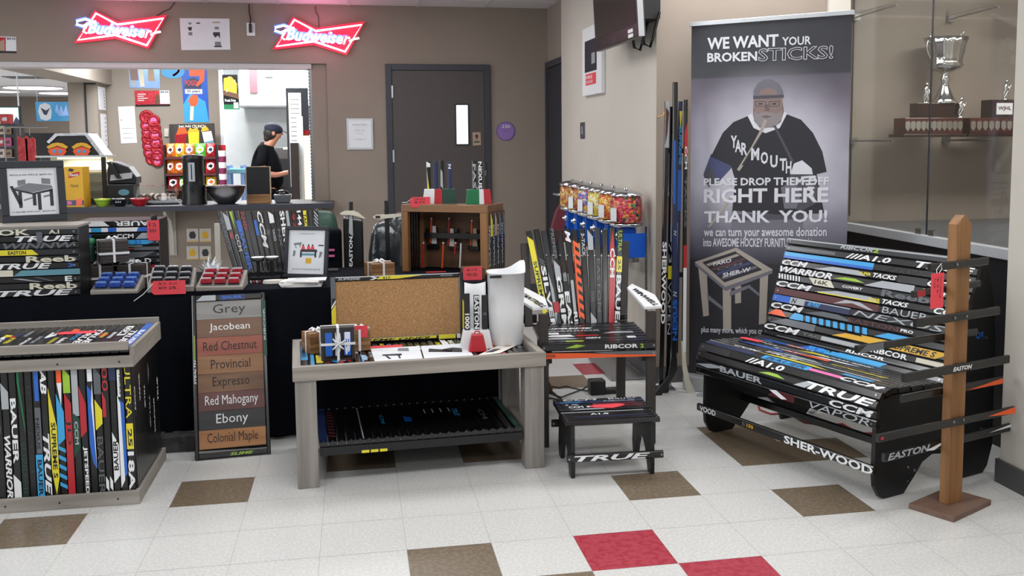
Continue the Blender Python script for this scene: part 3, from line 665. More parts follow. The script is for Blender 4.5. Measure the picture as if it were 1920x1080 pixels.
backs = [
 [band('silver', 0, .9, .2, .4), T_('silver', 'RIBCOR', .32, .5, .5, 'i'), T_('lime', '2', .5, .53, .5)],
 [band('grey', 0, .3, -.2, .2), T_('white', '///A1.0', .36, .6, .75, 'i'), T_('white', 'TRUE', .72, .99, .85, 'i')],
 [band('cyan', 0, .52, -.45, .5), band('blue', 0, .52, -.5, -.1), T_('k2', 'VAPOR', .55, .9, .7, 'o')],
 [T_('white', 'CCM', .0, .16, .8, 'i'), wedge('silver', .2, .5, .45, -.4, .3), T_('yellow', 'SUPER', .46, .52, .4), T_('white', 'TACKS', .53, .65, .6, 'i'), band('k2', .66, .8), T_('white', 'CCM', .8, .95, .8, 'i')],
 [T_('white', 'WARRIOR', .0, .32, .9, 'i'), wedge('lime', .33, .5, .45, -.2, .2), wedge('silver', .5, .75), T_('lime', 'A', .78, .81, .7), T_('white', 'LPHA', .82, .97, .6)],
 [('p', 'white', [(.01+q*.018, -.4), (.018+q*.018, -.4), (.010+q*.018, .4), (.002+q*.018, .4)]) for q in range(8)]+[('p', 'cream', [(.19, .5), (.32, .5), (.35, -.5), (.23, -.5)]), T_('k', '16K', .23, .31, .6), T_('white', 'COVERT', .39, .5, .35), T_('grey', 'Reebok', .6, .97, .9)],
 [T_('white', 'CCM', .0, .22, .85, 'i'), wedge('silver', .24, .6, .55, -.3, .3), band('yellow', .26, .6, -.4, -.25), T_('yellow', 'SUPER', .54, .6, .4), T_('white', 'TACKS', .61, .74, .6, 'i'), T_('white', 'CCM', .86, .99, .8, 'i')],
 [band('maroon', 0, .6), ('p', 'silver', [(.36, -.4), (.42, .4), (.5, .4), (.58, -.4), (.55, -.4), (.46, .1)]), T_('silver', 'BAUER', .62, .84, .85, 'o')],
 [band('blue', 0, .11, -.5, .5), band('silver', .11, .2), T_('k', 'N', .12, .15, .7, 'i'), band('navy', .2, .46), T_('cyan', '8700', .22, .29, .6, 'i'), band('silver', .2, .46, .3, .45), T_('silver', 'NEXUS', .48, .93, .75, 'oi')],
 [T_('white', 'CCM', .0, .2, .85, 'i'), wedge('grey', .21, .5, .4, -.3, .4), T_('maroon', 'EASTON', .46, .72, .6), T_('white', 'PRO', .73, .79, .4)],
 [wedge('orange', 0, .12, .08, -.4, .5), wedge('cyan', .14, .2, .2)]+[('p', 'cyan', [(.2+q*.04, -.45), (.225+q*.04, -.45), (.215+q*.04, .45), (.19+q*.04, .45)]) for q in range(10)]+[wedge('cyan', .62, .8, .85, -.4, .4)],
 [wedge('gold', .4, .6, .6, -.4, .3), ('p', 'gold', [(.6, -.5), (.55, .5), (.98, .5), (.92, -.5)]), T_('k', 'SUPREME S', .7, .92, .7, 'i'), wedge('grey', .02, .3)],
 [T_('white', 'CCM', .0, .22, .85, 'i'), T_('grey', 'TACKS', .24, .4, .4), band('silver', .35, .6, -.3, .3), T_('white', 'RIBCOR', .62, .8, .7), band('cream', .84, 1, -.3, .3)],
 [band('grey', .1, .9, -.4, -.2), T_('white', 'RIBCOR', .5, .7, .5)],
]
fronts = [
 [T_('silver', 'VAPOR', .68, .97, .8, 'oi'), wedge('maroon', .45, .6), ('p', 'white', [(.46, .3), (.5, .5), (.56, -.3), (.53, -.5)])],
 [('p', 'silver', [(.0, -.3), (.1, .3), (.2, .3), (.08, -.5)]), T_('silver', 'BAUER', .16, .42, .85), T_('white', 'CCM', .78, .99, .85, 'i')],
 [wedge('lime', .4, .55, .5, -.2, .2), ('p', 'silver', [(.6, -.5), (.66, .5), (.7, .5), (.66, -.5)]), T_('white', 'TRUE', .66, .99, .95, 'i')],
 [T_('white', '//A1.0', .3, .52, .8, 'i'), band('k2', 0, .2)],
 [band('navy', 0, .3, -.4, .4), band('cyan', .36, .62, -.5, .5), T_('navy', 'BAUER', .38, .6, .7, 'i'), band('pink', .62, .78, -.3, .3), T_('white', 'CCM', .78, .98, .85, 'i')],
 [T_('white', 'CCM', .15, .3, .8, 'i'), wedge('yellow', .3, .7, .6, -.4, .4), band('cyan', .76, .9)],
 [T_('white', 'TRUE', .3, .5, .8, 'i'), band('silver', .5, .9, -.2, .3)],
]
sr = random.Random(11)
for k in range(NS):
    p, t = ppt((k+.5)*tot/NS); j = NS-1-k
    sp = backs[j] if j < len(backs) else fronts[k] if k < len(fronts) else rspec(sr, .95)+rspec(sr, .9)[:1]
    bs = 'k' if sr.random() < .8 else 'k2'
    A, B = ex, Vc((0, t.x, t.y)); N = A.cross(B)
    o = shaft(MB(BM), Vc((-.012+sr.uniform(-.004, .004), p.x, p.y)), A, B, BL+.018, .0355, .022, sp, bs).build('seat_slat' if k < NS-13 else 'back_slat', BN)
shaft(MB(BM), (.0, -.05, .135), ex, ez, BL+.0, .036, .02, [T_('white', 'VOOD', .02, .13, .75), T_('grey', '5', .3, .32, .5), T_('gold', '150', .33, .37, .5), T_('white', 'SHER-WOOD', .55, 1.0, .98)], 'k').build('front_rail', BN)
shaft(MB(BM), (.036, .2, .16), ex, ez, BL-.072, .036, .02, [], 'k', False).build('under_rail', BN)
shaft(MB(BM), (.036, .5, .16), ex, ez, BL-.072, .036, .02, [], 'k', False).build('under_rail', BN)
for b, z in ((.16, .11), (.16, .05), (.2, .09), (.63, .6), (.62, .2)): MB(BM).disc((BL-.0148, b, z), ex, .006, 'steel', 8, .003).build('bolt', BN)
mb = MB(BM); mb.text('QR', (BL-.0145, .56, .60), ey, ez, .05, .03, 'blue', 0, .25, .001); mb.build('side_mark', BN)
p0 = ony(1343, 633, 1.45)
MB(BM).prism((.02, .20, .462), ex, ey, [(0, 0), (.02, .02), (.14, .03), (.14, -.01), (.02, -.02)], .001, 'tag_red').build('price_tag', None, 'red price tag lying on the curved bench seat near the banner', 'tag', 'red price tags')
# red cable on the floor under the bench
pts = [onz(x, y, .006) for x, y in ((1420, 752), (1424, 768), (1445, 776), (1480, 775), (1510, 792), (1540, 796), (1580, 795), (1610, 812), (1640, 812))]
MB().tube(pts, .005, 'red', 6).build('red_cable', None, 'thin red cable lying on the floor under the stick bench', 'cable')

# ---- drying tree on a square base
TD = Vc((.9397, .342, 0)); TN = Vc((-.342, .9397, 0)); TC = Vc((1.527, .283, 0)); TM = frame(TC, TD, TN)
tr = place(thing('drying_tree', 'tall wooden post on square base with black stick arms for drying gear', 'drying rack'), TM)
MB(frame(TC, (.884, .468, 0), (-.468, .884, 0))).box(-.143, -.094, 0, .143, .094, .022, 'wood_base').build('base', tr, bevel=.002)
MB(TM).prism((-.042, .02, .0221), ex, ez, [(0, 0), (.084, 0), (.084, 1.105), (.062, 1.125), (.042, 1.14), (.022, 1.125), (0, 1.105)], .042, 'wood_post').build('post', tr, bevel=.002)
def arm(a, b, w, off, sp, bs='k', curve=0):
    n = TN; P = TC+TN*off
    p, q = onn(a[0], a[1], P, n), onn(b[0], b[1], P, n); A = (q-p); L = A.length; A.normalize(); B = ez
    shaft(MB(), p, A, (TN.cross(A)) if (TN.cross(A)).z > 0 else -(TN.cross(A)), L, w, .016, sp, bs, False).build('arm', tr)
f_, b_ = -.0315, .0295
arm((1742, 502), (1851, 489), .030, f_, [])
arm((1711, 552), (1836, 531), .026, b_, [band('red', .04, .16)], 'k2')
arm((1715, 606), (1872, 582), .032, f_, [])
arm((1605, 655), (1830, 622), .028, b_, [wedge('grey', .0, .2)])
arm((1693, 709), (1890, 673), .034, f_, [T_('white', 'EASTON', .44, .62, .5, 'i')])
arm((1690, 748), (1877, 712), .030, b_, [('p', 'orange', [(.62, -.5), (1, -.5), (1, .3), (.85, .0)])])
arm((1645, 822), (1900, 768), .030, f_, [('p', 'orange', [(.78, -.1), (1, -.5), (1, .5)]), band('red', .01, .03, -.2, .2)])
arm((1656, 858), (1895, 800), .034, b_, [T_('silver', 'EASTON', .02, .33, .8, 'i'), ('p', 'white', [(.3, -.3), (.45, .4), (.48, .4), (.36, -.5)]), ('p', 'white', [(.8, .0), (1, .1), (1, .5)])])
for x, y in ((1794, 496), (1790, 596), (1812, 593), (1788, 791), (1806, 787)):
    c = onn(x, y, TC+TN*(f_-.0085), TN); MB().disc(c, -TN, .006, 'steel', 8, .003).build('bolt', tr)
c = onn(1757, 545, TC+TN*(-.06), TN)
tg = thing('hanging_price_tag', 'red price tag hanging by white string from top arm of drying tree', 'tag', c, group='red price tags')
mb = MB(); T2 = frame(c, TD, ez)
mb = MB(T2); mb.box(-.036, -.066, 0, .036, .066, .0012, 'tag_red')
for k, s_ in enumerate(('Drying', '$35', 'Tree')): mb.text(s_, (.012-.016*k, .05, .0012), (0, -1, 0), (1, 0, 0), .08-.02*k, .009, 'maroon', 0, 0, .0006)
mb.build('tag_card', tg)
s0 = onn(1757, 516, TC+TN*(-.06), TN); s1 = onn(1765, 494, TC+TN*(-.045), TN)
MB().tube([s0, s0+(s1-s0)*.5+TD*-.015, s1, s0+(s1-s0)*.5+TD*.015, s0+TD*.004], .0014, 'ribbon', 6).build('string', tg)
# ================================================================== CLOTH TABLE AND WHAT STANDS ON IT
TZ = .742; TX0, TX1, TY0, TY1 = -3.1, .045, 1.785, 2.56
def clothtable():
    mb = MB(); nx = 150; V = []; F = []
    rows = [(0, 0), (.03, -.004), (.25, -.006), (.5, -.008), (.73, -.012)]
    for z_, (dz, dy) in enumerate(rows):
        for i in range(nx+1):
            x = TX0+(TX1-TX0)*i/nx; a = dz/.73
            V.append((x, TY0+dy+a*(.012*math.sin(x*23)+.008*math.sin(x*51+1)), TZ-dz if z_ else TZ))
    V += [(v[0], TY0+.03, TZ) for v in V[:nx+1]]
    for r in range(len(rows)-1):
        for i in range(nx):
            a = r*(nx+1)+i; F.append((a, a+nx+1, a+nx+2, a+1))
    mb.add(V, F, 'cloth_black', True)
    mb.box(TX0, TY0+.012, TZ-.02, TX1, TY1, TZ, 'cloth_black'); mb.box(TX1-.01, TY0+.02, .012, TX1, TY1, TZ-.02, 'cloth_black'); mb.box(TX0, TY1-.01, .012, TX1-.01, TY1, TZ-.02, 'cloth_black')
    return mb.build('tablecloth', None, 'black cloth draped over the long sales table down to the floor', 'tablecloth')
clothtable()
mb = MB(); r_ = random.Random(2); xs = [-1.72+.52*i/14 for i in range(15)]
for i in range(14): mb.obox(((xs[i]+xs[i+1])/2, 1.70, .035+.004*r_.random()), (.0185, 0, 0), (0, .05, 0), (0, .0, .034+.004*r_.random()), 'rock_grey')
mb.build('low_curb', None, 'rough dark grey low curb below the tablecloth behind the stain board', 'curb')

def leanframe(bl, br, lean, top):
    A = (br-bl).normalized(); bk = ez.cross(A); up = (ez*math.cos(lean)+bk*math.sin(lean)).normalized()
    n = A.cross(up); tl = onn(top[0], top[1], bl, n)
    return frame(bl, A, up), (br-bl).length, (tl-bl).dot(up)
# ---- crate of sticks at the left end
CX0, CX1, CY0, CY1 = -2.95, -2.04, 1.80, 2.02
cr = thing('stick_crate', 'tall crate of stacked hockey sticks on the left end of the table', 'crate', ((CX0+CX1)/2, 1.98, TZ))
rows = [
 [T_('cream', 'OK', .62, .77, .9), T_('cream', 'A.I', .86, .91, .6)],
 [T_('white', 'TRUE', .70, .98, .85, 'i')],
 [T_('grey', 'WINNW', .64, .99, .9, 'i')],
 [('p', 'yellow', [(.3, -.4), (.81, -.4), (.78, .45), (.3, .45)]), T_('k', 'EASTON', .665, .75, .55)],
 [T_('cream', 'Reeb', .745, .985, .95)],
 [T_('white', 'TRUE', .60, .87, .85, 'i'), T_('blue', '>', .95, .975, .8)],
 [wedge('cream', .55, .68), ('p', 'teal', [(.68, -.5), (.72, .4), (1, .5), (1, -.4)])],
 [('p', 'silver', [(.68, .2), (.72, .2), (.82, -.4), (.80, -.4)]), ('p', 'grey', [(.78, .4), (.8, .4), (.88, -.3), (.86, -.3)]), T_('white', 'E', .93, .965, .8)],
 [T_('cream', 'Reeb', .755, .985, .95)],
 [T_('white', 'TRUE', .60, .965, .88, 'i')]]
for k, sp in enumerate(rows):
    shaft(MB(), (CX0, CY0-.002+.009, TZ+.3055-k*.0318), ex, ez, CX1-CX0-(.004 if k % 2 else 0), .0315, .018, sp, 'k' if k % 3 else 'k2').build('crate_stick', cr)
MB().box(CX0, CY0+.018, TZ+.002, CX1-.006, CY1, TZ+.32, 'paint_black').build('crate_body', cr)
MB().box(CX0, CY0+.002, TZ+.3215, CX1+.002, CY1, TZ+.334, 'wood_grey').build('lid', cr, bevel=.002)
MB().box(-2.22, CY0-.008, TZ+.255, -2.195, CY0-.002, TZ+.305, 'grey').build('hinge_plate', cr)
LZ = TZ+.3345
F, w_, h_ = leanframe(onz(4, 419, LZ), onz(126, 413, LZ), .10, (-3, 303))
def pframe(nm, label, cat, F, w, h, bw, m='frame_dark', t=.016, matm='paper', parent=None):
    o = thing(nm, label, cat, F @ Vc((w/2, 0, 0)))
    for a in ((0, 0, w, bw), (0, h-bw, w, h)): MB(F).box(a[0], a[1], 0, a[2], a[3], t, m).build('frame_bar', o, bevel=.003)
    for a in ((0, bw+.0003, bw, h-bw-.0003), (w-bw, bw+.0003, w, h-bw-.0003)): MB(F).box(a[0], a[1], 0, a[2], a[3], t, m).build('frame_bar', o, bevel=.003)
    return o
fo = pframe('framed_sign', 'black framed price sign reading REGULAR PRICE $899.95 on top of the stick crate', 'sign', F, w_, h_, .034)
mb = MB(F); mb.box(.034, .034, .0, w_-.034, h_-.034, .006, 'paper')
iw, ih = w_-.068, h_-.068
def tx(mb, s, u0, v0, u1, v1, m='ink', b=.01, o=.0066): mb.text(s, (.034+iw*u0, .034+ih*v0, 0), ex, ey, iw*(u1-u0), ih*(v1-v0), m, b, 0, o)
tx(mb, 'REGULAR PRICE $899.95', .06, .835, .9, .87); tx(mb, 'ICEJAM SPECIAL $699.95', .06, .05, .92, .085)
def pg(mb, pts, m='ink', o=.0066): mb.poly((.034, .034, 0), ex*iw, ey*ih, pts, m, o)
pg(mb, [(.12, .58), (.42, .68), (.88, .62), (.9, .56), (.5, .48), (.12, .54)], 'inkgrey'); pg(mb, [(.12, .57), (.5, .47), (.5, .43), (.12, .53)]); pg(mb, [(.5, .47), (.9, .55), (.9, .5), (.5, .43)])
for a in ((.2, .5, .16), (.48, .44, .2), (.58, .45, .1), (.83, .52, .18)): pg(mb, [(a[0], a[1]), (a[0]+.07, a[1]), (a[0]+.07, a[2]), (a[0], a[2])])
pg(mb, [(.04, .62), (.1, .63), (.28, .24), (.2, .22)]); pg(mb, [(.2, .62), (.36, .66), (.36, .76), (.2, .74)], 'inkgrey'); pg(mb, [(.68, .66), (.86, .64), (.86, .76), (.68, .78)], 'inkgrey')
pg(mb, [(.7, .36), (.88, .4), (.88, .44), (.7, .4)], 'inkgrey'); pg(mb, [(.3, .3), (.5, .36), (.5, .39), (.3, .33)], 'inkgrey')
mb.build('print', fo)
MB(F).box(w_/2-.02, 0.0, -.06, w_/2+.02, h_*.7, -.001, 'frame_dark').build('easel_back', fo)

# ---- second crate, behind
c2 = thing('stick_crate', 'lower crate of coloured sticks behind the ribboned coasters, with red tag on top', 'crate', (-1.95, 2.3, TZ))
rows2 = [
 [T_('white', 'BAUER', .48, .98, .8, 'r'), wedge('white', .1, .42, .35, -.4, .4)],
 [band('white', 0, .9, -.3, .4), band('blue', .4, .5, -.3, .4), ('p', 'blue', [(.74, -.3), (.76, .4), (.93, .4), (.93, -.3)]), band('cyan', .2, .32, -.3, .4)],
 [band('blue', .05, .2, -.3, .4), T_('white', 'CCM', .5, .7, .7), wedge('silver', .72, .95)],
 [('p', 'cyan', [(.4, -.4), (.4, .4), (.85, .4), (.95, 0), (.85, -.4)]), T_('blue', '21', .7, .78, .6)],
 [('p', 'red', [(.45, -.3), (.45, .3), (.75, .0)]), band('silver', .4, .8, .35, .5), band('grey', .7, 1, -.3, .2)],
 [wedge('grey', .5, .8, .95)],
 [T_('white', 'D', .82, .9, .8), wedge('silver', .5, .7)],
 [band('red', .6, .95, -.3, .3)], [], [T_('white', 'CCM', .5, .8, .7)]]
for k, sp in enumerate(rows2):
    shaft(MB(), (-2.16, 2.2, TZ+.306-k*.0322), ex, ez, .405, .0318, .018, sp, 'k').build('crate_stick', c2)
MB().box(-2.15, 2.21, TZ+.002, -1.757, 2.46, TZ+.32, 'paint_black').build('crate_body', c2)
MB().lathe((-1.775, 2.195, TZ+.323), [(.014, 0), (.016, .012), (.014, .024)], 'k', 12).build('knob', c2)
def tag(label, px, py, Y, w, h, lines=(), rz=0, lean=0, mount=None, str_to=None, flat=None):
    c = ony(px, py, Y) if flat is None else onz(px, py, flat)
    o = thing('price_tag', label, 'tag', c, 0, 'red price tags')
    X = Vc((math.cos(rz), math.sin(rz), 0)); U = ez if flat is None else Vc((-math.sin(rz), math.cos(rz), 0))
    if lean: U = (U*math.cos(lean)+Vc((0, math.sin(lean), 0))).normalized()
    F = frame(c, X, U); k = min(w, h)*.18
    mb = MB(F); mb.prism((0, 0, 0), ex, ey, [(-w/2+k, -h/2), (w/2, -h/2), (w/2, h/2), (-w/2+k, h/2), (-w/2, h/2-k), (-w/2, -h/2+k)], .001, 'tag_red')
    for i, s in enumerate(lines): mb.text(s, (-w*.3, h*(.18-.3*i), .001), ex, ey, w*.55, h*.2, 'maroon', 0, 0, .0006)
    mb.build('tag_card', o)
    if str_to:
        q = str_to; p = F @ Vc((-w*.45, h*.3, .001)); MB().tube([p, (p+q)/2+Vc((0, -.004, -.008)), q], .0016, 'ribbon', 6).build('string', o)
    return o
tag('red handwritten tag hanging upright at right end of lower stick crate', 287.5, 432, 2.178, .060, .105, ('15', '$80'))

# ---- coasters tied with ribbon
def bundle(label, loc, rz, s=.1, n=4, t=.016, m='coaster', top='k', upright=False, mark=None, bow=1, sx=1.):
    o = thing('coaster_bundle', label, 'coasters', loc, rz, 'coaster sets tied with white ribbon'); M = wm(o)
    if upright: M = M @ Matrix.Translation((0, n*t/2, s/2)) @ Matrix.Rotation(PI/2, 4, 'X')
    H = n*t; h = s/2; hx = h*sx
    for k in range(n): MB(M).box(-hx, -h, k*t+.0004, hx, h, (k+1)*t-.0004, m).build('coaster', o, bevel=.0015)
    mb = MB(M)
    if mark:
        for q, (c, tx_) in enumerate(mark): shaft(mb, (-hx+.012+(2*hx-.024)/len(mark)*(q+.5), h-.008, H), -ey, ex, s-.016, (2*hx-.026)/len(mark), .002, [band(c, .1, .9, -.4, .4)]+([T_('white', tx_, .1, .9, .6)] if tx_ else []), 'k', False)
        mb.build('stick_inlay', o)
    mb = MB(M); w = .0055; e = .001
    for (ax, ay) in ((1, 0), (0, 1)):
        d = Vc((ax, ay, 0)); p = Vc((-ay, ax, 0)); hh = hx if ax else h; g = h if ax else hx
        mb.obox(Vc((0, 0, H+.0035)), p*w, d*(hh+e), Vc((0, 0, .0008)), 'ribbon')
        for sg in (-1, 1): mb.obox(d*sg*(hh+e)+Vc((0, 0, H/2+.0018)), p*w, Vc((0, 0, H/2+.002)), d*.0007, 'ribbon')
    if m == 'coaster_dark':
        for (ax, ay) in ((1, 0), (0, 1)):
            d = Vc((ax, ay, 0)); p = Vc((-ay, ax, 0)); hh = hx if ax else h; g = h if ax else hx
            for sg in (-1, 1): mb.obox(d*sg*(hh+e+.0012)+Vc((0, 0, H*.42)), p*(g+.002), Vc((0, 0, w)), d*.0006, 'ribbon')
    mb.build('ribbon', o)
    if bow:
        mb = MB(M)
        for a in (.5, 2.3, 3.9, 5.5):
            L = .028; P = [Vc((0, 0, H+.005)), Vc((math.cos(a)*L*.6, math.sin(a)*L*.6, H+.016)), Vc((math.cos(a)*L*1.2, math.sin(a)*L*1.2, H+.006))]
            mb.tube(P, [.003, .0045, .003], 'ribbon', 6)
        mb.ball((0, 0, H+.007), .006, .006, .005, 'ribbon', 8, 5); mb.build('bow', o)
    return o
z0 = TZ+.001
bundle('dark coaster set in ribbon at lower left of the dark coaster pile beside the crate', (ony(186, 520, 2.10).x, 2.105, z0), .3, .125, 7, .0155, 'coaster_dark', bow=1)
bundle('dark coaster set in ribbon at lower right of the pile, behind the blue tray', (ony(252, 520, 2.11).x, 2.115, z0), -.15, .12, 7, .0155, 'coaster_dark', bow=1, sx=1.05)
bundle('dark coaster set with white triangle marks, topmost of the pile beside the crate', (ony(211, 480, 2.1).x, 2.1, z0+.1245), .35, .135, 7, .0155, 'coaster_dark', bow=1)
bl = bpy.data.objects
o = thing('tin_can', 'green tin with teal lid standing on the dark coaster pile', 'tin', (-1.98, 2.1, z0+.12))
MB().lathe((ony(166, 480, 2.1).x, 2.10, z0+.1255), [(.03, 0), (.031, .004), (.031, .085), (.028, .09)], 'dkgreen', 20).build('tin_body', o)
MB().lathe((ony(166, 480, 2.1).x, 2.10, z0+.216), [(.032, 0), (.032, .022), (.026, .026), (0.0001, .026)], 'green', 20).build('tin_lid', o)

# ---- three trays of foil-wrapped pieces
def tray(px, label, nm, m1, m2, flips):
    q = [ony(x, y, 1.803) for x, y in px[:2]]; q += [ony(x, y, 1.995) for x, y in px[2:]]
    o = thing('display_tray', label, 'tray', (q[0]+q[2])/2-Vc((0, 0, .034)))
    zz = Vc((0, 0, -.033)); mb = MB(); lo = [Vc((p.x, p.y, TZ+.001)) for p in q]
    mb.add(lo+q, [(3, 2, 1, 0), (4, 5, 6, 7), (0, 1, 5, 4), (1, 2, 6, 5), (2, 3, 7, 6), (3, 0, 4, 7)], 'silver' if 0 else 'wood_grey'); mb.build('tray_body', o, bevel=.002)
    def bi(u, v): return (q[0]*(1-u)+q[1]*u)*(1-v)+(q[3]*(1-u)+q[2]*u)*v
    for k in range(3):
        u = .2+.3*k; a, b = bi(u, .06), bi(u, .94); d = (b-a)
        MB().obox((a+b)/2+Vc((0, 0, .002)), d/2, Vc((.028, 0, 0)), Vc((0, 0, .0012)), 'grey').build('groove', o)
    base = None
    for k in range(3):
        for j in range(3):
            c = bi(.2+.3*k, .17+.3*j)+Vc((0, 0, .0045)); rz = math.atan2((q[1]-q[0]).y, (q[1]-q[0]).x)+R_.uniform(-.08, .08)
            lb = nm+(' at the %s of the %s column' % (('front', 'middle', 'back')[j], ('left', 'middle', 'right')[k]))
            if base is None:
                base = thing('foil_wrapped_puck', lb, 'candy', c, rz, 'foil-wrapped pieces in the trays'); M = wm(base)
                MB(M).prism((-.026, -.02, 0), ex, ez, [(0, 0), (.052, 0), (.052, .014), (.046, .022), (.006, .022), (0, .014)], -.04, m1).build('wrapper', base, bevel=.002)
                MB(M).prism((-.024, -.012, .0222), ex, ey, [(0, 0), (.048, 0), (.042, .026), (.004, .026)], .004, m2).build('foil_top', base)
            else: dup(base, c, rz, lb)
    return q
mat('foil_blue', '2b4fa8', .25, .5, bump=.3, scale=80); mat('foil_lblue', '8fb2e6', .25, .5); mat('foil_red', 'a82431', .25, .5, bump=.3, scale=80); mat('foil_pale', 'd9dde2', .25, .6); mat('foil_black', '23252a', .25, .5, bump=.3, scale=80)
tray([(169, 545), (258, 544), (271, 515), (190, 516)], 'grey wooden tray of blue foil pieces, leftmost of three trays', 'blue foil-wrapped piece in the left tray', 'foil_blue', 'foil_lblue', 0)
tray([(276, 537), (363, 537), (368, 502), (286, 501)], 'grey wooden tray of black and silver foil pieces, middle of three trays', 'black and silver foil-wrapped piece in the middle tray', 'foil_black', 'foil_pale', 0)
tray([(367, 538), (455, 537), (464, 506), (383, 506)], 'grey wooden tray of red foil pieces, rightmost of three trays', 'red foil-wrapped piece in the right tray', 'foil_red', 'foil_pale', 0)
tag('red handwritten tag standing against the middle foil tray', 316, 539, 1.764, .155, .066, ('$5.50', 'ea'), str_to=Vc((-1.80, 1.764, TZ-.03)))
pm = MB(); rr = random.Random(5); c = ony(394, 500, 2.37); c.z = TZ+.03
for k in range(13):
    a = rr.uniform(0, 6.28); d = Vc((math.cos(a), math.sin(a)*.6, rr.uniform(.8, 1.9)))*.05
    p = c+Vc((rr.uniform(-.03, .03), rr.uniform(-.02, .02), -.015)); e = p+d; f = p+Vc((-d.y, d.x, .01))
    pm.add([Vc((p.x,p.y,TZ+.001)), e, f, (p+e+f)/3+Vc((0, 0, .008))], [(0, 1, 3), (1, 2, 3), (2, 0, 3), (0, 2, 1)], 'paper')
pm.build('crumpled_tissue', None, 'crumpled white tissue paper behind the red foil tray', 'paper')
# black bottle holder
o = thing('cup_holder', 'black two-cup holder with white rimmed rings standing behind the red foil tray', 'holder', onz(498, 522, TZ))
b = onz(498, 522, TZ+.001)
MB().box(b.x-.075, b.y-.03, TZ+.001, b.x+.075, b.y+.035, TZ+.012, 'plastic_black').build('base', o, bevel=.003)
for s in (-1, 1):
    MB().lathe((b.x+s*.035, b.y, TZ+.0125), [(.008, 0), (.008, .082)], 'plastic_black', 12).build('post', o)
    MB().lathe((b.x+s*.036, b.y, TZ+.095), [(.03, 0), (.034, .018), (.028, .018), (.026, .004)], 'plastic_black', 20).build('ring', o)
    MB().lathe((b.x+s*.036, b.y, TZ+.1135), [(.034, 0), (.034, .003), (.028, .003)], 'ribbon', 20).build('rim', o)
c = onz(512, 531, TZ+.001)
for k in range(3): MB().lathe((c.x+.002*k, c.y, TZ+.0012+k*.006), [(.05, 0), (.052, .005), (.0001, .0052)], 'paper_warm', 20, sy=.5).build('round_coaster', None, 'pale round coaster %s in the small stack before the cup holder' % ('at the bottom', 'in the middle', 'on top')[k], 'coaster', 'pale round coasters')
c = onz(481, 530, TZ+.001)
for k in range(4): MB().tube([(c.x-.03+k*.014, c.y+.02, TZ+.006), (c.x-.024+k*.015, c.y-.02, TZ+.006)], .005, 'foil_red' if k % 2 else 'foil_pale', 8).build('wrapped_sweet', None, ('leftmost', 'second from left', 'third from left', 'rightmost')[k]+' small wrapped sweet beside the pale round coasters', 'candy', 'small wrapped sweets by the cup holder')
# flyers
r2 = random.Random(9)
for k in range(7):
    c = onz(571, 536, TZ); a = r2.uniform(-.3, .25); M = Matrix.Translation((c.x+r2.uniform(-.02, .02), c.y+r2.uniform(-.01, .02), TZ+.002+k*.0046)) @ Matrix.Rotation(a, 4, 'Z')
    mb = MB(M); mb.box(-.10, -.05, 0, .09, .05, .004, 'paper_warm' if k % 3 else 'paper')
    if k == 6:
        mb.poly((-.09, -.04, .0042), ex, ey, [(.03, .055), (.09, .058), (.085, .066), (.035, .064)], 'ink'); mb.poly((-.09, -.04, .0042), ex, ey, [(.01, .02), (.12, .02), (.12, .03), (.01, .03)], 'tan2', .0003)
    mb.build('flyer', None, ('bottom white flyer', 'white flyer second from the bottom', 'white flyer third from the bottom', 'middle white flyer', 'white flyer third from the top', 'white flyer second from the top', 'topmost printed white flyer')[k]+' of the fanned stack below the second framed sign', 'flyer', 'flyers fanned on the table')
# second framed sign
F, w_, h_ = leanframe(onz(535, 519, TZ+.034), onz(614, 519, TZ+.034), .16, (549, 424))
F2 = F.copy()
bl_, br_ = onz(533, 520, TZ+.002), onz(615, 522, TZ+.002)
F, w_, h_ = leanframe(bl_, br_, .16, (552, 424)); sh = .0
fo = pframe('framed_sign', 'black framed sign with hockey table drawing leaning at the table centre', 'sign', F, w_, h_, .021)
mb = MB(F); mb.box(.021, .021, 0, w_-.021, h_-.021, .006, 'paper'); iw, ih = w_-.042, h_-.042
def tx(mb, s, u0, v0, u1, v1, m='ink', b=.01, o=.0066): mb.text(s, (.021+iw*u0, .021+ih*v0, 0), ex, ey, iw*(u1-u0), ih*(v1-v0), m, b, 0, o)
def pg(mb, pts, m='ink', o=.0066): mb.poly((.021, .021, 0), ex*iw, ey*ih, pts, m, o)
tx(mb, 'ICEJAM SPECIAL', .3, .90, .72, .93, 'inkgrey'); tx(mb, '20% OFF SUGGESTED RETAIL', .12, .09, .9, .12, 'inkgrey')
pg(mb, [(.14, .70), (.36, .72), (.34, .66), (.14, .66)], 'inkgrey'); pg(mb, [(.17, .66), (.2, .66), (.22, .58), (.2, .58)], 'inkgrey'); pg(mb, [(.3, .66), (.33, .66), (.32, .6), (.3, .6)], 'inkgrey')
pg(mb, [(.32, .5), (.8, .5), (.78, .56), (.34, .56)]); pg(mb, [(.32, .5), (.37, .5), (.37, .38), (.32, .38)]); pg(mb, [(.72, .5), (.77, .5), (.77, .38), (.72, .38)]); pg(mb, [(.37, .42), (.72, .42), (.72, .47), (.37, .47)], 'teal')
for u in (.4, .55, .66): pg(mb, [(u-.05, .56), (u+.06, .56), (u+.03, .64), (u-.03, .64)], 'tag_red'); pg(mb, [(u-.02, .64), (u+.02, .64), (u+.015, .68), (u-.015, .68)], 'ink')
pg(mb, [(.48, .24), (.64, .24), (.64, .36), (.48, .36)], 'gold'); pg(mb, [(.82, .64), (.96, .64), (.96, .67), (.82, .67)]); pg(mb, [(.12, .4), (.18, .4), (.2, .52), (.14, .54)], 'inkgrey'); pg(mb, [(.84, .36), (.9, .4), (.94, .5), (.86, .52)], 'inkgrey')
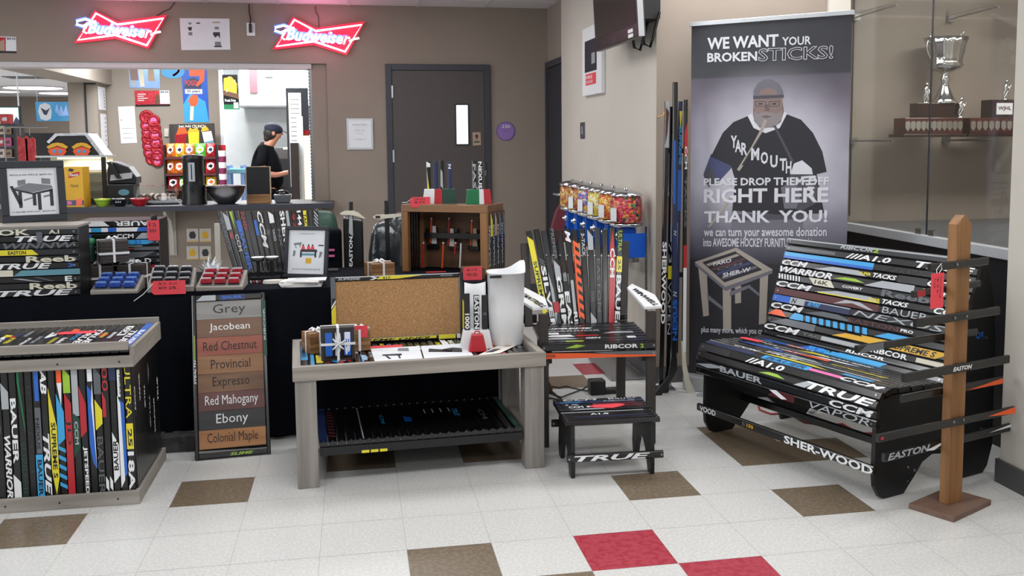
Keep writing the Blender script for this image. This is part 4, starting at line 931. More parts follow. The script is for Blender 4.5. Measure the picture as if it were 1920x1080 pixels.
mb.build('print', fo); MB(F).box(w_/2-.02, 0.0, -.05, w_/2+.02, h_*.6, -.001, 'frame_dark').build('easel_back', fo)

# ---- upright rack panel of sticks leaning behind
rk = thing('stick_rack', 'leaning rack panel of upright hockey sticks behind the trays, under the counter', 'rack', (-1.2, 2.4, TZ))
sp = [[T_('grey', 'WARRIOR', .1, .65, .8, 'o')], [wedge('silver', 0, .3), band('red', .35, .45, -.2, .3)], [('p', 'lime', [(0, -.3), (0, .3), (.3, .1)]), T_('white', 'CCM', .38, .65, .7, 'o')], [('p', 'blue', [(.15, -.5), (.15, .4), (.3, .5), (.3, -.5)]), T_('blue', 'BAUER', .3, .98, .9)],
      [T_('red', 'AHD', .0, .3, .8, 'o')], [band('k2', 0, .9)], [band('blue', .15, .4, -.3, .3)], [T_('white', 'CCM', .0, .62, 1.0, 'i')], [T_('grey', 'S', .3, .4, .7)], [wedge('white', 0, .2), T_('silver', 'TACKS', .3, .5, .5)], [T_('grey', 'NX', .3, .6, .6)], [T_('white', 'SHERW', .0, .75, .95)], [band('silver', 0, .3, -.4, .2)], [T_('red', '97', .05, .3, .7, 'o')],
      [T_('white', '144', .0, .25, .8)], [('p', 'yellow', [(0, -.3), (0, .4), (.28, .4), (.28, -.3)]), T_('k', 'TAC', .05, .25, .6)], [T_('dkgreen', 'X', .2, .5, .6)], [T_('silver', '////', .0, .3, .8, 'i')]]
for k, s_ in enumerate(sp):
    t = k/(len(sp)-1); t0 = ony(411+(592-411)*t, 397-2*t, 2.45); b0 = onz(444+(600-444)*t, 508+4*t, TZ+.012); b0.y = min(b0.y, 2.42); b0 = ony(444+(600-444)*t, 506, 2.38)
    b0.z = TZ+.012; A = b0-t0; L = A.length; A.normalize(); N = Vc((0, -1, -.15)).normalized(); Bv = N.cross(A).normalized()
    if Bv.x < 0: Bv = -Bv
    if A.cross(Bv).y > 0: Bv = -Bv
    shaft(MB(), t0, A, Bv, L, .0255, .018, s_, 'k' if k % 4 else 'k2', False).build('rack_stick', rk)
p = ony(407, 419, 2.43); MB().box(p.x-.014, 2.42, TZ+.012, p.x+.014, 2.445, p.z, 'wall_pale').build('post', rk)
MB().box(-1.37, 2.36, TZ+.001, -.86, 2.46, TZ+.011, 'paint_black').build('base_rail', rk)
# ---- bags and sticks behind the table
def blob(nm, label, cat, c, rx, ry, rz_, m, seed, amp=.14, grp=None):
    rr = random.Random(seed); mb = MB(); n, k = 22, 16
    ph = [(rr.uniform(2, 7), rr.uniform(2, 7), rr.uniform(0, 6), rr.uniform(.3, 1)) for _ in range(6)]
    mb.ball((0, 0, 0), 1, 1, 1, m, n, k)
    for i, v in enumerate(mb.v):
        q = v.copy(); s = sum(a[3]*math.sin(a[0]*q.x*1.5+a[2])*math.cos(a[1]*q.z+a[2]*2+q.y*3) for a in ph)/3
        f = 1+amp*s; sgn = lambda t: (1 if t >= 0 else -1)*abs(t)**.55
        mb.v[i] = Vc((c[0]+rx*sgn(q.x)*f, c[1]+ry*sgn(q.y)*f, max(.005, c[2]+rz_*sgn(q.z)*(1+amp*.3*s))))
    return mb.build(nm, None, label, cat, grp)
def bagx(x0, x1, y0, y1, Y, z0=0):
    a, b = ony(x0, y0, Y), ony(x1, y1, Y); return ((a.x+b.x)/2, Y+.12, (a.z+z0)/2), (b.x-a.x)/2, .12, (a.z-z0)/2
c, a, b, h = bagx(692, 756, 420, 512, 2.85); blob('garbage_bag', 'shiny grey-black plastic bag slumped between the two upright sticks', 'bag', c, a*1.05, b, h, 'plastic_bag', 4)
c, a, b, h = bagx(728, 800, 404, 512, 3.0); blob('garbage_bag', 'dark plastic bag bulging beside the wooden opener cabinet', 'bag', (c[0], c[1]+.2, c[2]), a, b, h, 'plastic_bag', 8)
c, a, b, h = bagx(574, 640, 402, 512, 2.78); blob('gear_bag', 'dark green gear bag behind the second framed sign', 'bag', (c[0], c[1]+.12, c[2]), a, b, h, 'dkgreen', 12, .08)
p0, p1 = ony(601, 432, 2.66), ony(642, 512, 2.66)
o = thing('duffel_bag', 'black upright duffel bag with two pink labels behind the table', 'bag', ((p0.x+p1.x)/2, 2.72, 0))
MB().box(p0.x, 2.665, .0, p1.x, 2.80, p0.z, 'cloth_black').build('bag_body', o, bevel=.02)
for y in (469, 480):
    q = ony(618, y, 2.655); MB().box(q.x-.028, 2.655, q.z-.006, q.x+.028, 2.664, q.z+.006, 'pink').build('label', o, 'pink label')
q = ony(625, 513, 2.655); MB().box(q.x-.04, 2.655, q.z-.01, q.x+.04, 2.664, q.z+.004, 'foil_lblue').build('label', o, 'pale blue label')
p0, p1 = ony(643, 408, 2.66), ony(683, 512, 2.66)
MB().prism((p0.x, 2.665, 0), ex, ez, [(0, 0), (p1.x-p0.x, 0), (p1.x-p0.x, p0.z-.02), (.0, p0.z)], -.16, 'plastic_black').build('storage_bin', None, 'black open-topped bin standing between duffel bag and plastic bag', 'bin', bevel=.01)
def standing_stick(label, x, ytop, xb, Y, sp, bl, bm):
    o = thing('hockey_stick', label, 'hockey stick', (0, 0, 0)); t0, b0 = ony(x, ytop, Y), ony(xb, 512, Y)
    d = (b0-t0); t1 = t0+d*(-t0.z/d.z); o.location = (t1.x, Y, 0); WM[o.name] = Matrix.Translation((t1.x, Y, 0))
    A = (t1-t0).normalized(); L = (t1-t0).length; s0 = .145
    shaft(MB(), t0+A*.001, A, ex, .05, .022, .016, [], 'k', False).build('grip', o)
    shaft(MB(), t0+A*.0512, A, ex, L-.0515, .026, .018, sp, 'k', False).build('shaft', o)
    P = [ony(a, b, Y-.015) for a, b in bl[0]]
    mb = MB(); O = P[0]; mb.prism(O, ex, ez, [((q-O).x, (q-O).z) for q in P], -.014, bm)
    if bl[1]:
        Q = [ony(a, b, Y-.0325) for a, b in bl[1]]; mb.prism(Q[0], ex, ez, [((q-Q[0]).x, (q-Q[0]).z) for q in Q], -.002, 'wood_dark')
    mb.build('blade', o)
    return o
standing_stick('upright stick lettered EASTON with pale curved blade across its top', 658, 378, 658, 2.60, [('p', 'silver', [(.0, -.3), (.12, -.5), (.14, .5), (.0, .3)]), T_('white', 'EASTON', .14, .30, .75, 'r'), ('p', 'silver', [(.3, -.1), (.3, .1), (.55, .5), (.55, -.5)])],
               ([(637, 400), (645, 396), (662, 395), (672, 399), (685, 410), (680, 409), (668, 405), (655, 403), (640, 403)], None), 'cream')
standing_stick('upright black stick with pale straight blade across it beside the cabinet', 724, 376, 729, 2.60, [('p', 'silver', [(.35, .2), (.42, .5), (.43, .5), (.42, 0)])],
               ([(699, 407), (706, 403), (752, 401), (753, 406), (712, 411), (702, 410)], [(704, 404.5), (713, 404.5), (713, 409.5), (704, 409.5)]), 'cream')
c = onz(704, 514, TZ); bundle('brown coaster set with white ribbon at the table edge above the cork board', (c.x+.02, 2.16, z0), .35, .125, 3, .024, 'coaster')

# ---- wooden opener cabinet
KA = -.50; FRc = ony(912, 392, 2.06); kn = Vc((math.sin(KA), -math.cos(KA), 0)); FLc = onn(752, 388, FRc, kn); KZ = 1.113
KM = Matrix.Translation((FLc.x, FLc.y, 0)) @ Matrix.Rotation(KA, 4, 'Z'); KX0, KX1, KY0, KY1 = 0, Vc((FRc.x-FLc.x, FRc.y-FLc.y)).length, 0, .25
kb = place(thing('opener_cabinet', 'open wooden cabinet with stick sides displaying bottle openers, right end of table', 'cabinet'), KM @ Matrix.Translation(((KX0+KX1)/2, .12, TZ))); pw = .038
def ko(px, py, d):
    """point seen at (px, py) on the plane d behind the cabinet front, in cabinet axes"""
    q = onn(px, py, FRc-kn*d, kn); return KM.inverted() @ q
def K(): return MB(KM)
K().box(KX0, KY0, TZ+.001, KX0+pw, KY0+.03, KZ-.0405, 'wood_post').build('post', kb, bevel=.002)
K().box(KX1-pw, KY0, TZ+.001, KX1, KY0+.03, KZ-.0405, 'wood_post').build('post', kb, bevel=.002)
K().box(KX0, KY0, KZ-.04, KX1, KY0+.03, KZ, 'wood_frame').build('top_bar', kb, bevel=.002)
K().box(KX0, KY0+.0305, KZ-.04, KX0+.02, KY1, KZ, 'wood_brown').build('top_bar', kb, bevel=.002)
K().box(KX1-.02, KY0+.0305, KZ-.04, KX1+.004, KY1, KZ, 'wood_brown').build('top_bar', kb, bevel=.002)
K().box(KX0+.0205, KY0+.0305, KZ-.016, KX1-.0205, KY1-.016, KZ-.006, 'wood_brown').build('top_board', kb)
K().box(KX0+.0205, KY1-.015, TZ+.001, KX1-.0205, KY1, KZ-.02, 'wood_brown').build('back_board', kb)
K().box(KX0+.0205, KY1-.06, TZ+.001, KX0+.046, KY1-.016, KZ-.02, 'wood_frame').build('inner_post', kb)
for s, x in ((1, KX0+.011), (-1, KX1-.009)):
    for k in range(8):
        sp = [T_('silver', ['VAPOR', 'TRUE', 'WARRIOR', 'CCM'][k % 4], .2, .9, .7, 'ri')] if (k+s) % 2 else [wedge('yellow' if k == 1 else 'tan2' if k == 3 else 'grey', .0, .4)]
        y = KY0+.046+k*.0325
        shaft(K(), (x, y, KZ-.042), -ez, ey if s < 0 else -ey, KZ-TZ-.045, .031, .016, sp, 'k', False).build('side_stick', kb)
for px_, py_ in ((808, 432), (848, 432), (885, 435), (812, 463), (852, 463), (888, 465)):
    c = ko(px_, py_, KY1-.03); K().box(c.x-.034, KY1-.04, c.z-.011, c.x+.034, KY1-.0155, c.z+.011, 'k').build('holder_bar', kb)
K().box(KX0+.06, KY1-.09, 0.915, KX1-.03, KY1-.075, .945, 'k').build('holder_bar', kb)
pens = [(809, 411, 455, 'orange'), (842, 411, 460, 'red'), (885, 415, 460, 'orange'), (801, 455, 500, 'red'), (838, 455, 500, 'orange'), (871, 457, 500, 'white'), (861, 455, 475, 'red')]
for i, (px_, ya, yb, c_) in enumerate(pens):
    a, b = ko(px_, ya, KY1-.047), ko(px_-2, yb, KY1-.047)
    if ya > 450: a.y = b.y = KY1-.098
    o = thing('bottle_opener', '%s bottle opener with slim %s handle in the %s row of the wooden cabinet' % (('leftmost', 'middle', 'rightmost', 'leftmost', 'middle', 'rightmost', 'shortest')[i], c_, 'upper' if ya < 450 else 'lower'), 'bottle opener', KM @ b, group='bottle openers in the wooden cabinet')
    K().tube([b, a], .0055, c_, 8).build('handle', o); K().tube([a, a+Vc((0, 0, .008))], .0056, 'white', 8).build('tip', o)
    if i < 3: K().prism((b.x+.008, b.y, b.z-.005), ex, ez, [(0, 0), (.03, 0), (.026, .1), (.006, .1)], -.006, ('white', 'cream', 'tan2')[i]).build('stick_piece', o)
# vases on the cabinet
def vase(label, px0, px1, cols, sticks, yv):
    Y = yv; a, b = ony(px0, 388, Y), ony(px1, 388, Y); w = (b.x-a.x); zt = KZ+.001
    o = thing('stick_holder', label, 'holder', ((a.x+b.x)/2, Y, zt)); h = .08; n = len(cols); e = 0
    for c_, f in cols:
        u0, u1 = e, e+f; e = u1; tp = lambda u: .06+u*.88
        MB().prism((a.x, Y-.03, zt), ex, ez, [(w*u0, 0), (w*u1-.0005, 0), (w*tp(u1)-.0005, h), (w*tp(u0), h)], -.06, c_).build('base_panel', o, bevel=.001)
    for x, yt, sp, bs in sticks:
        t0 = ony(x, yt, Y-.01); shaft(MB(), (t0.x, Y, t0.z), -ez, ex, t0.z-(zt+h+.001), .022, .016, sp, bs, False).build('stick_piece', o)
    return o
vase('holder with white red and green base and four short sticks, left on the cabinet', 793, 857, [('white', .32), ('red', .24), ('dkgreen', .44)],
     [(803, 303, [wedge('white', 0, .2), ('p', 'yellow', [(.3, -.4), (1, -.3), (1, .1)])], 'k'), (816, 303, [], 'navy'), (828, 301, [('p', 'silver', [(.3, -.3), (.9, -.4), (1, .3), (.4, .2)])], 'k'), (843, 304, [T_('white', 'N', .08, .25, .7)], 'navy')], 2.30)
vase('holder with green white and red base and NEXUS sticks, right on the cabinet', 874, 921, [('green', .5), ('white', .2), ('red', .3)],
     [(889, 302, [T_('silver', 'FAS', .1, .98, .8)], 'k'), (900, 303, [T_('white', 'NEXUS', .0, .98, .85)], 'k'), (910, 304, [T_('grey', '90', .3, .5, .5)], 'k')], 2.19)
tag('red handwritten tag standing on the left front corner of the wooden cabinet', 788, 379, FLc.y-.05, .108, .056, ('CAP HITS', '$25'), str_to=KM @ Vc((.01, -.004, KZ+.01)))
tag('red tag lying on the table under the wooden cabinet', 817, 510, 2.05, .11, .03, flat=TZ+.002)
bw = ony(866, 531, 1.93); bq = ony(908, 531, 1.93)
c = MB().box(bw.x, 1.90, TZ+.001, bq.x, 1.99, TZ+.06, 'wood_brown').build('wood_block', None, 'small brown wooden block at the table edge behind the white bin', 'block', bevel=.002)
tag('red handwritten tag leaning on the small wooden block behind the cork board', 886, 514, 1.888, .098, .078, ('$10', 'ea'), rz=-.05, lean=.1)
# ================================================================== ON THE COFFEE TABLE
SZ = .4985
F, w_, h_ = leanframe(onz(623, 646, SZ), onz(871, 633, SZ), .12, (613, 520))
ck = thing('cork_board', 'cork notice board framed in yellow and black hockey sticks, leaning at the coffee table back', 'board', F @ Vc((w_/2, 0, 0)))
MB(F).box(.018, .018, .002, w_-.018, h_-.018, .012, 'cork').build('cork_panel', ck)
shaft(MB(F), (.011, 0, .010), (0, 1, 0), (-1, 0, 0), h_, .022, .02, [('p', 'yellow', [(.0, -.5), (.0, .5), (.5, .5), (.6, -.5)]), ('p', 'white', [(.52, .5), (.56, .5), (.66, -.5), (.62, -.5)]), band('grey', .68, 1)], 'k', False).build('frame_stick', ck)
shaft(MB(F), (w_-.011, 0, .010), (0, 1, 0), (-1, 0, 0), h_, .022, .02, [('p', 'yellow', [(.15, 0), (.15, -.5), (.55, -.5), (.6, -.2)])], 'k', False).build('frame_stick', ck)
shaft(MB(F), (.0225, .012, .010), (1, 0, 0), (0, 1, 0), w_-.045, .022, .02, [band('k2', 0, .1), ('p', 'yellow', [(.0, -.2), (.02, .4), (.8, .4), (.8, -.2)]), T_('k', 'SUPREME ONE9', .05, .75, .5, 'i'), band('yellow', .82, .96), band('white', .97, 1)], 'k', False).build('frame_stick', ck)
shaft(MB(F), (.0225, h_-.012, .010), (1, 0, 0), (0, 1, 0), w_-.045, .022, .02, [T_('silver', 'SUPREME', .02, .2, .5, 'i'), ('p', 'white', [(.27, -.4), (.31, 0), (.27, .4), (.3, .4), (.34, 0), (.3, -.4)]), ('p', 'yellow', [(.33, -.3), (.36, .4), (.55, .45), (.7, .3), (.5, -.3)]), T_('k', 'S17', .38, .44, .5), band('grey', .85, .95, -.2, .2)], 'k', False).build('frame_stick', ck)
c = onz(583, 664, SZ); bundle('brown coaster set with white ribbon at the left corner of the coffee table', (c.x+.022, c.y+.05, SZ+.001), .45, .098, 4, .0235, 'coaster', bow=1)
c = onz(634, 672, SZ); bundle('dark coaster set with blue stick inlay standing upright on the coffee table', (c.x, c.y+.0, SZ+.001), .06, .145, 5, .0165, 'coaster_dark', upright=True, mark=[('blue', ''), ('k2', '2'), ('blue', 'B')], bow=1, sx=1.0)
c = onz(673, 661, SZ); bundle('brown coaster set partly hidden behind the dark upright set on the coffee table', (c.x+.0, c.y+.075, SZ+.001), .1, .098, 4, .024, 'coaster', bow=1)
tag('red tag standing behind the dark coaster set on the coffee table', 668, 622, 1.40, .10, .055)
tag('red tag lying on the coffee table behind the open leaflets', 722, 650, 1.3, .16, .05, flat=SZ+.002, rz=.05)
def sheet(label, px, drawings, nm='leaflet', z=SZ+.002, m='paper'):
    q = [onz(x, y, z) for x, y in px]; A = q[1]-q[0]; B = q[3]-q[0]; mb = MB(); mb.prism(q[0], ex, ey, [((p-q[0]).x, (p-q[0]).y) for p in q], .0008, m)
    for c_, pts in drawings: mb.poly(q[0]+Vc((0, 0, .0014)), A, B, pts, c_)
    return mb.build(nm, None, label, 'leaflet')
sheet('white leaflet with table drawings, left of two on the coffee table', [(703, 679), (793, 674), (786, 649), (695, 654)], [('inkgrey', [(.55, .7), (.8, .65), (.82, .9), (.6, .92)]), ('ink', [(.2, .4), (.6, .35), (.62, .5), (.2, .5)]), ('ink', [(.25, .4), (.3, .4), (.36, .15), (.3, .15)]), ('ink', [(.52, .4), (.56, .4), (.56, .15), (.52, .15)])])
sheet('white leaflet with long table drawing, right of two on the coffee table', [(796, 674), (888, 667), (871, 644), (789, 649)], [('ink', [(.12, .5), (.8, .3), (.85, .6), (.65, .7), (.4, .62), (.15, .75)]), ('maroon', [(.4, .5), (.6, .4), (.62, .55), (.42, .6)])])
sheet('folded grey flyer at the right end of the coffee table', [(894, 667), (938, 662), (982, 641), (945, 643)], [('tan2', [(.45, .6), (.75, .55), (.8, .8), (.5, .85)]), ('ink', [(.1, .2), (.5, .15), (.6, .4), (.2, .45)])], 'flyer', SZ+.003, 'paper_warm')
# holders and bin
def frust(mb, cx, cy, z, w0, w1, d0, d1, h, m):
    V = [(cx-w0/2, cy-d0/2, z), (cx+w0/2, cy-d0/2, z), (cx+w0/2, cy+d0/2, z), (cx-w0/2, cy+d0/2, z), (cx-w1/2, cy-d1/2, z+h), (cx+w1/2, cy-d1/2, z+h), (cx+w1/2, cy+d1/2, z+h), (cx-w1/2, cy+d1/2, z+h)]
    mb.add(V, [(0, 3, 2, 1), (4, 5, 6, 7), (0, 1, 5, 4), (1, 2, 6, 5), (2, 3, 7, 6), (3, 0, 4, 7)], m); return mb
c = onz(893, 650, SZ); hy = 1.36; hx = ony(893, 650, hy).x
o = thing('stick_holder', 'white holder with three short black sticks in front of the white bin', 'holder', (hx, hy, SZ))
frust(MB(), hx, hy, SZ+.001, .145, .115, .09, .07, .085, 'white').build('base', o, bevel=.002)
for x, yt, sp in ((875, 550, [T_('white', '1000', .55, .97, .8)]), (893, 553, [T_('white', 'EASTON', .02, .98, .85)]), (908, 553, [T_('grey', 'S', .5, .6, .6)])):
    t0 = ony(x, yt, hy); shaft(MB(), (t0.x, hy, t0.z), -ez, ex, t0.z-SZ-.0875, .026, .018, sp, 'k', False).build('stick_piece', o)
mb = MB(); t0, t1 = ony(871, 530, hy+.05), ony(912, 610, hy+.05); P = [(t0.x+(t1.x-t0.x)*k/8, hy+.06+.02*math.sin(PI*k/8)) for k in range(9)]
V = []
for k, (x, y) in enumerate(P): V += [(x, y, SZ+.001), (x, y, t0.z-.012*math.sin(PI*k/8))]
V += [(v[0], v[1]+.003, v[2]) for v in V]; n2 = len(V)//2
mb.add(V, [(2*k, 2*k+2, 2*k+3, 2*k+1) for k in range(8)]+[(n2+2*k, n2+2*k+1, n2+2*k+3, n2+2*k+2) for k in range(8)]+[(2*k+1, 2*k+3, n2+2*k+3, n2+2*k+1) for k in range(8)]+[(0, 1, n2+1, n2), (16, n2+16, n2+17, 17)], 'white', True)
mb.build('plastic_guard', None, 'curved white plastic sheet standing behind the white stick holder', 'plastic guard')
rx = ony(895, 652, 1.275); o = thing('cow_bell', 'small glossy red tapered bell in front of the white stick holder', 'bell', (rx.x, 1.275, SZ))
frust(MB(), rx.x, 1.275, SZ+.001, .084, .052, .05, .034, .082, 'red').build('bell_body', o, bevel=.006)
MB().tube([(rx.x-.012, 1.275, SZ+.084), (rx.x-.01, 1.275, SZ+.094), (rx.x+.01, 1.275, SZ+.094), (rx.x+.012, 1.275, SZ+.084)], .003, 'red', 6).build('handle', o)
bc = ony(949, 600, 1.43); bc.y = 1.43
o = thing('white_bin', 'tall white plastic bin with raised lip at right end of the coffee table', 'bin', (bc.x, bc.y, SZ))
H = ony(950, 512, 1.40).z-SZ; mb = MB(); n = 28; V = []; F_ = []
prof = [(.070, .001), (.076, .006), (.080, H*.5), (.084, H), (.088, H), (.088, H+.006), (.080, H+.006), (.076, H*.5), (.068, .01)]
for r, z in prof:
    for j in range(n):
        a = 2*PI*j/n; ca, sa = math.cos(a), math.sin(a); q = 1.02*(abs(ca)**3+abs(sa)**3)**(-1/3)
        lip = (.045*max(0, math.cos(a-.5))**6 if z >= H*.99 else 0)
        V.append((bc.x+r*q*ca*(1+ .10*lip/.045), bc.y+r*q*sa, SZ+z+lip))
for i in range(len(prof)-1):
    for j in range(n): F_.append((i*n+j, i*n+(j+1) % n, (i+1)*n+(j+1) % n, (i+1)*n+j))
F_.append(list(range(n))[::-1]); F_.append(list(range((len(prof)-1)*n, len(prof)*n)))
mb.add(V, F_, 'white', True); mb.build('bin_body', o)
a = ony(920, 517, bc.y-.09); MB().box(a.x-.004, bc.y-.094, a.z-.012, a.x+.05, bc.y-.0895, a.z, 'k').build('slot', o)

# ================================================================== BEHIND THE ARMCHAIR
# row of candy machines along the side wall
cm = None
near, far = onx(1174, 418, .845), onx(1074, 396, .845)
zb = near.z; kinds = [('candy_red', 'red and green gummies', 'nearest of the row'), ('candy_org', 'orange candies', 'second nearest'), ('candy_yel', 'yellow candies', 'third nearest'), ('candy_pink', 'pink and purple candies', 'fourth nearest'), ('candy_mix', 'mixed candies', 'fifth nearest'), ('candy_mix', 'gold mixed candies', 'farthest of the row')]
st = thing('candy_stand', 'chrome rack on post and flat base carrying the row of candy machines', 'stand', (.845, 3.1, 0))
y0, y1 = near.y, far.y
MB().box(.74, y0-.05, .004, .95, y0+.55, .018, 'steel').build('base_plate', st)
MB().box(.74, y1-.5, .004, .95, y1+.05, .018, 'steel').build('base_plate', st)
for y in (y0+.25, y1-.25): MB().tube([(.87, y, .018), (.87, y, zb-.23)], .016, 'chrome', 12).build('post', st)
MB().box(.80, y0-.09, zb-.23, .90, y1+.09, zb-.205, 'chrome').build('shelf_bar', st)
MB().box(.952, y0-.06, .02, .965, y0-.04, zb-.02, 'chrome').build('side_rod', st)
sgn = onx(1183, 455, .84); MB().box(.80, y0-.105, zb-.20, .935, y0-.098, zb-.055, 'bright_blue').build('side_sign', st)
for k, (m, nm, ps) in enumerate(kinds):
    y = y0+(y1-y0)*k/5; x = .845; o = thing('candy_machine', 'candy machine globe of %s, %s along the side wall' % (nm, ps), 'candy machine', (x, y, zb-.2), group='candy machines in a row')
    MB().lathe((x, y, zb+.006), [(.088, 0), (.094, .02), (.094, .13), (.085, .155), (.0001, .16)], m, 20).build('candy_fill', o)
    MB().lathe((x, y, zb+.0), [(.096, 0), (.098, .02), (.098, .15), (.09, .172)], 'glass_clear', 24).build('globe', o)
    MB().lathe((x, y, zb+.166), [(.102, 0), (.102, .008), (.08, .022), (.03, .032), (.012, .034), (.012, .044), (.0001, .046)], 'chrome', 24).build('lid', o)
    MB().lathe((x, y, zb-.0005), [(.05, -.03), (.102, -.012), (.105, 0), (.096, 0)], 'chrome', 24).build('collar', o)
    MB().box(x-.05, y-.045, zb-.2, x+.05, y+.045, zb-.03, 'bright_blue').build('dispenser', o, bevel=.006)
    MB().lathe((x-.0505, y, zb-.08), [(.024, 0), (.024, .01), (.01, .014), (.01, .03), (.0001, .03)], 'chrome', 14, (-1, 0, 0)).build('knob', o)
    MB().box(x-.07, y-.02, zb-.19, x-.0505, y+.02, zb-.14, 'chrome').build('chute_door', o)
    if 0 < k < 5 or k == 0: MB().obox((x-.091, y-.046, zb+.055), Vc((.012, -.022, 0)), (0, 0, .04), Vc((.0008, .0005, 0)), 'paper').build('price_card', o)
# maroon chair
p0, p1 = ony(1041, 382, 4.55), ony(1069, 430, 4.55)
o = thing('stacking_chair', 'maroon padded chair partly hidden behind the candy machines', 'chair', (p0.x+.08, 4.6, 0))
prf = [(0, 0), (.15, 0), (.16, .12), (.15, .26), (.12, .33), (.07, .33), (.02, .26), (-.02, .12)]
MB().prism((p0.x+.02, 4.72, p0.z-.33), ex, ez, prf, -.05, 'seat_maroon').build('backrest', o, bevel=.012)
MB().box(p0.x, 4.3, .42, p0.x+.17, 4.70, .48, 'seat_maroon').build('seat', o, bevel=.02)
for x in (p0.x+.01, p0.x+.16):
    MB().tube([(x, 4.33, 0), (x, 4.35, .42)], .011, 'steel', 8).build('leg', o)
    MB().tube([(x, 4.78, 0), (x, 4.70, .42), (x, 4.74, .75)], .011, 'steel', 8).build('leg', o)
# adapter, cables, boot under the armchair
p = onz(1140, 738, 0); o = thing('power_adapter', 'black power adapter block on the floor under the armchair', 'adapter', p)
MB().box(p.x-.11, p.y-.03, .001, p.x-.02, p.y+.05, .085, 'plastic_black').build('adapter_body', o, bevel=.006)
MB().box(p.x-.019, p.y-.02, .001, p.x+.08, p.y+.04, .03, 'plastic_black').build('plug_block', o, bevel=.005)
for i, pp in enumerate([[(1024, 722), (1048, 727), (1062, 724), (1072, 727), (1100, 733), (1112, 728)], [(1026, 735), (1052, 745), (1070, 738), (1092, 730), (1104, 722), (1113, 722)], [(1024, 745), (1040, 748), (1056, 752), (1040, 738), (1030, 730)]]):
    MB().tube([onz(x, y, .006) for x, y in pp], .004, 'plastic_black', 6).build('black_cable', None, ('thin black cable curling left from the power adapter, upper one', 'thin black cable looping left from the power adapter, lower one', 'short black cable end beside the coffee table leg')[i], 'cable')
p = onz(1022, 745, 0); mb = MB(); mb.prism((p.x-.10, p.y+.06, .002), ex, ez, [(0, 0), (.155, 0), (.16, .03), (.135, .08), (.125, .12), (.14, .17), (.13, .23), (.02, .25), (0, .1)], -.06, 'wood_brown')
mb.build('brown_boot', None, 'brown leather boot half hidden behind the coffee table leg', 'boot', bevel=.012)

# ================================================================== TALL STICK RACK
TY = 2.22
rkx = ony(1262, 500, TY).x
o = thing('stick_stand', 'slim floor stand with two black cross bars for full-length sticks beside the banner', 'stand', (rkx, TY+.06, 0))
MB().box(rkx-.012, TY+.05, .0, rkx+.01, TY+.07, 1.62, 'steel').build('pole', o)
MB().box(rkx-.10, TY+.03, 0, rkx+.03, TY+.13, .012, 'steel').build('foot', o)
for y_ in (283, 516):
    a, b = ony(1246, y_, TY+.03), ony(1283, y_-2, TY+.03); MB().box(a.x, TY+.018, a.z-.014, b.x+.01, TY+.0495, a.z+.014, 'plastic_black').build('cross_bar', o, bevel=.003)
    MB().disc((a.x+.085, TY+.0175, a.z), -ey, .008, 'steel', 10, .002).build('bolt', o)
def tall(label, Y, top, heel, bladepx, w, sp, bs, grip=.0, bm='k'):
    t0, b0 = ony(*top, Y), ony(*heel, Y); A = (b0-t0); L = A.length; A.normalize()
    o = thing('hockey_stick', label, 'hockey stick', (b0.x, Y, 0))
    shaft(MB(), t0, A, -(-ey).cross(A) if ((-ey).cross(A)).x < 0 else (-ey).cross(A), L, w, .018, sp, bs, False).build('shaft', o)
    P = [ony(a, b, Y-.008) for a, b in bladepx]; mb = MB()
    mb.prism(P[0], ex, ez, [((q-P[0]).x, (q-P[0]).z) for q in P], -.016, bm); mb.build('blade', o, bevel=.003)
    if grip: MB().box(t0.x-w*.52, Y-.0105, t0.z-.001, t0.x+w*.52, Y+.0105, t0.z+.012, 'k').build('butt_end', o)
    return o
tall('black full-length stick lettered SHER-WOOD, leftmost in the stand', TY-.02, (1251, 190), (1240, 690), [(1236, 688), (1244, 688), (1244, 722), (1236, 726)], .026, [('p', 'silver', [(.0, -.5), (.0, .5), (.17, .5), (.17, -.5)]), ('p', 'maroon', [(.02, -.4), (.04, .4), (.12, .1), (.16, -.4)]), T_('white', 'SHERWOOD', .52, .83, .95)], 'k')
tall('black stick with grey numbers and yellow band, second from left in the stand', TY+.0, (1260, 200), (1252, 700), [(1248, 698), (1256, 698), (1254, 735), (1244, 740)], .022, [band('silver', .1, .5, .0, .4), T_('silver', '73', .5, .58, .8, 'o'), band('yellow', .59, .64), T_('silver', 'VAPEN', .65, .85, .8, 'o')], 'k')
tall('tallest black and navy stick lettered NEXUS with blade turned left', TY-.045, (1266, 154), (1264, 690), [(1259, 672), (1270, 672), (1270, 694), (1258, 716), (1236, 748), (1222, 752), (1224, 742), (1240, 722), (1254, 704)], .028, [band('navy', .20, .84), ('p', 'blue', [(.2, -.4), (.2, 0), (.42, .0), (.42, -.4)]), T_('silver', 'N', .51, .53, .6, 'i'), T_('silver', 'N', .725, .745, .8, 'i'), T_('blue', 'NEXUS', .755, .90, .9, 'r')], 'k')
tall('stick with yellow and blue flashes near its top, standing behind the tallest', TY+.005, (1276, 190), (1268, 640), [(1264, 638), (1272, 638), (1272, 662), (1264, 662)], .022, [('p', 'yellow', [(.04, -.4), (.04, .4), (.12, 0)]), T_('cyan', 'SUPREME', .1, .26, .7), band('blue', .28, .45), band('silver', .5, .9, -.5, -.3)], 'navy')
tall('black, red and white stick lettered CCM, rightmost with blade turned right', TY-.03, (1286, 187), (1282, 660), [(1278, 640), (1285, 640), (1287, 680), (1293, 712), (1304, 735), (1311, 770), (1304, 778), (1295, 752), (1286, 728), (1280, 690)], .021, [('p', 'red', [(.13, -.5), (.08, .5), (.22, .5), (.22, -.5)]), T_('white', 'CCM', .18, .27, .7), T_('grey', 'TACKS', .3, .5, .6), band('red', .57, .66), band('white', .66, 1)], 'k', 0, 'cream')
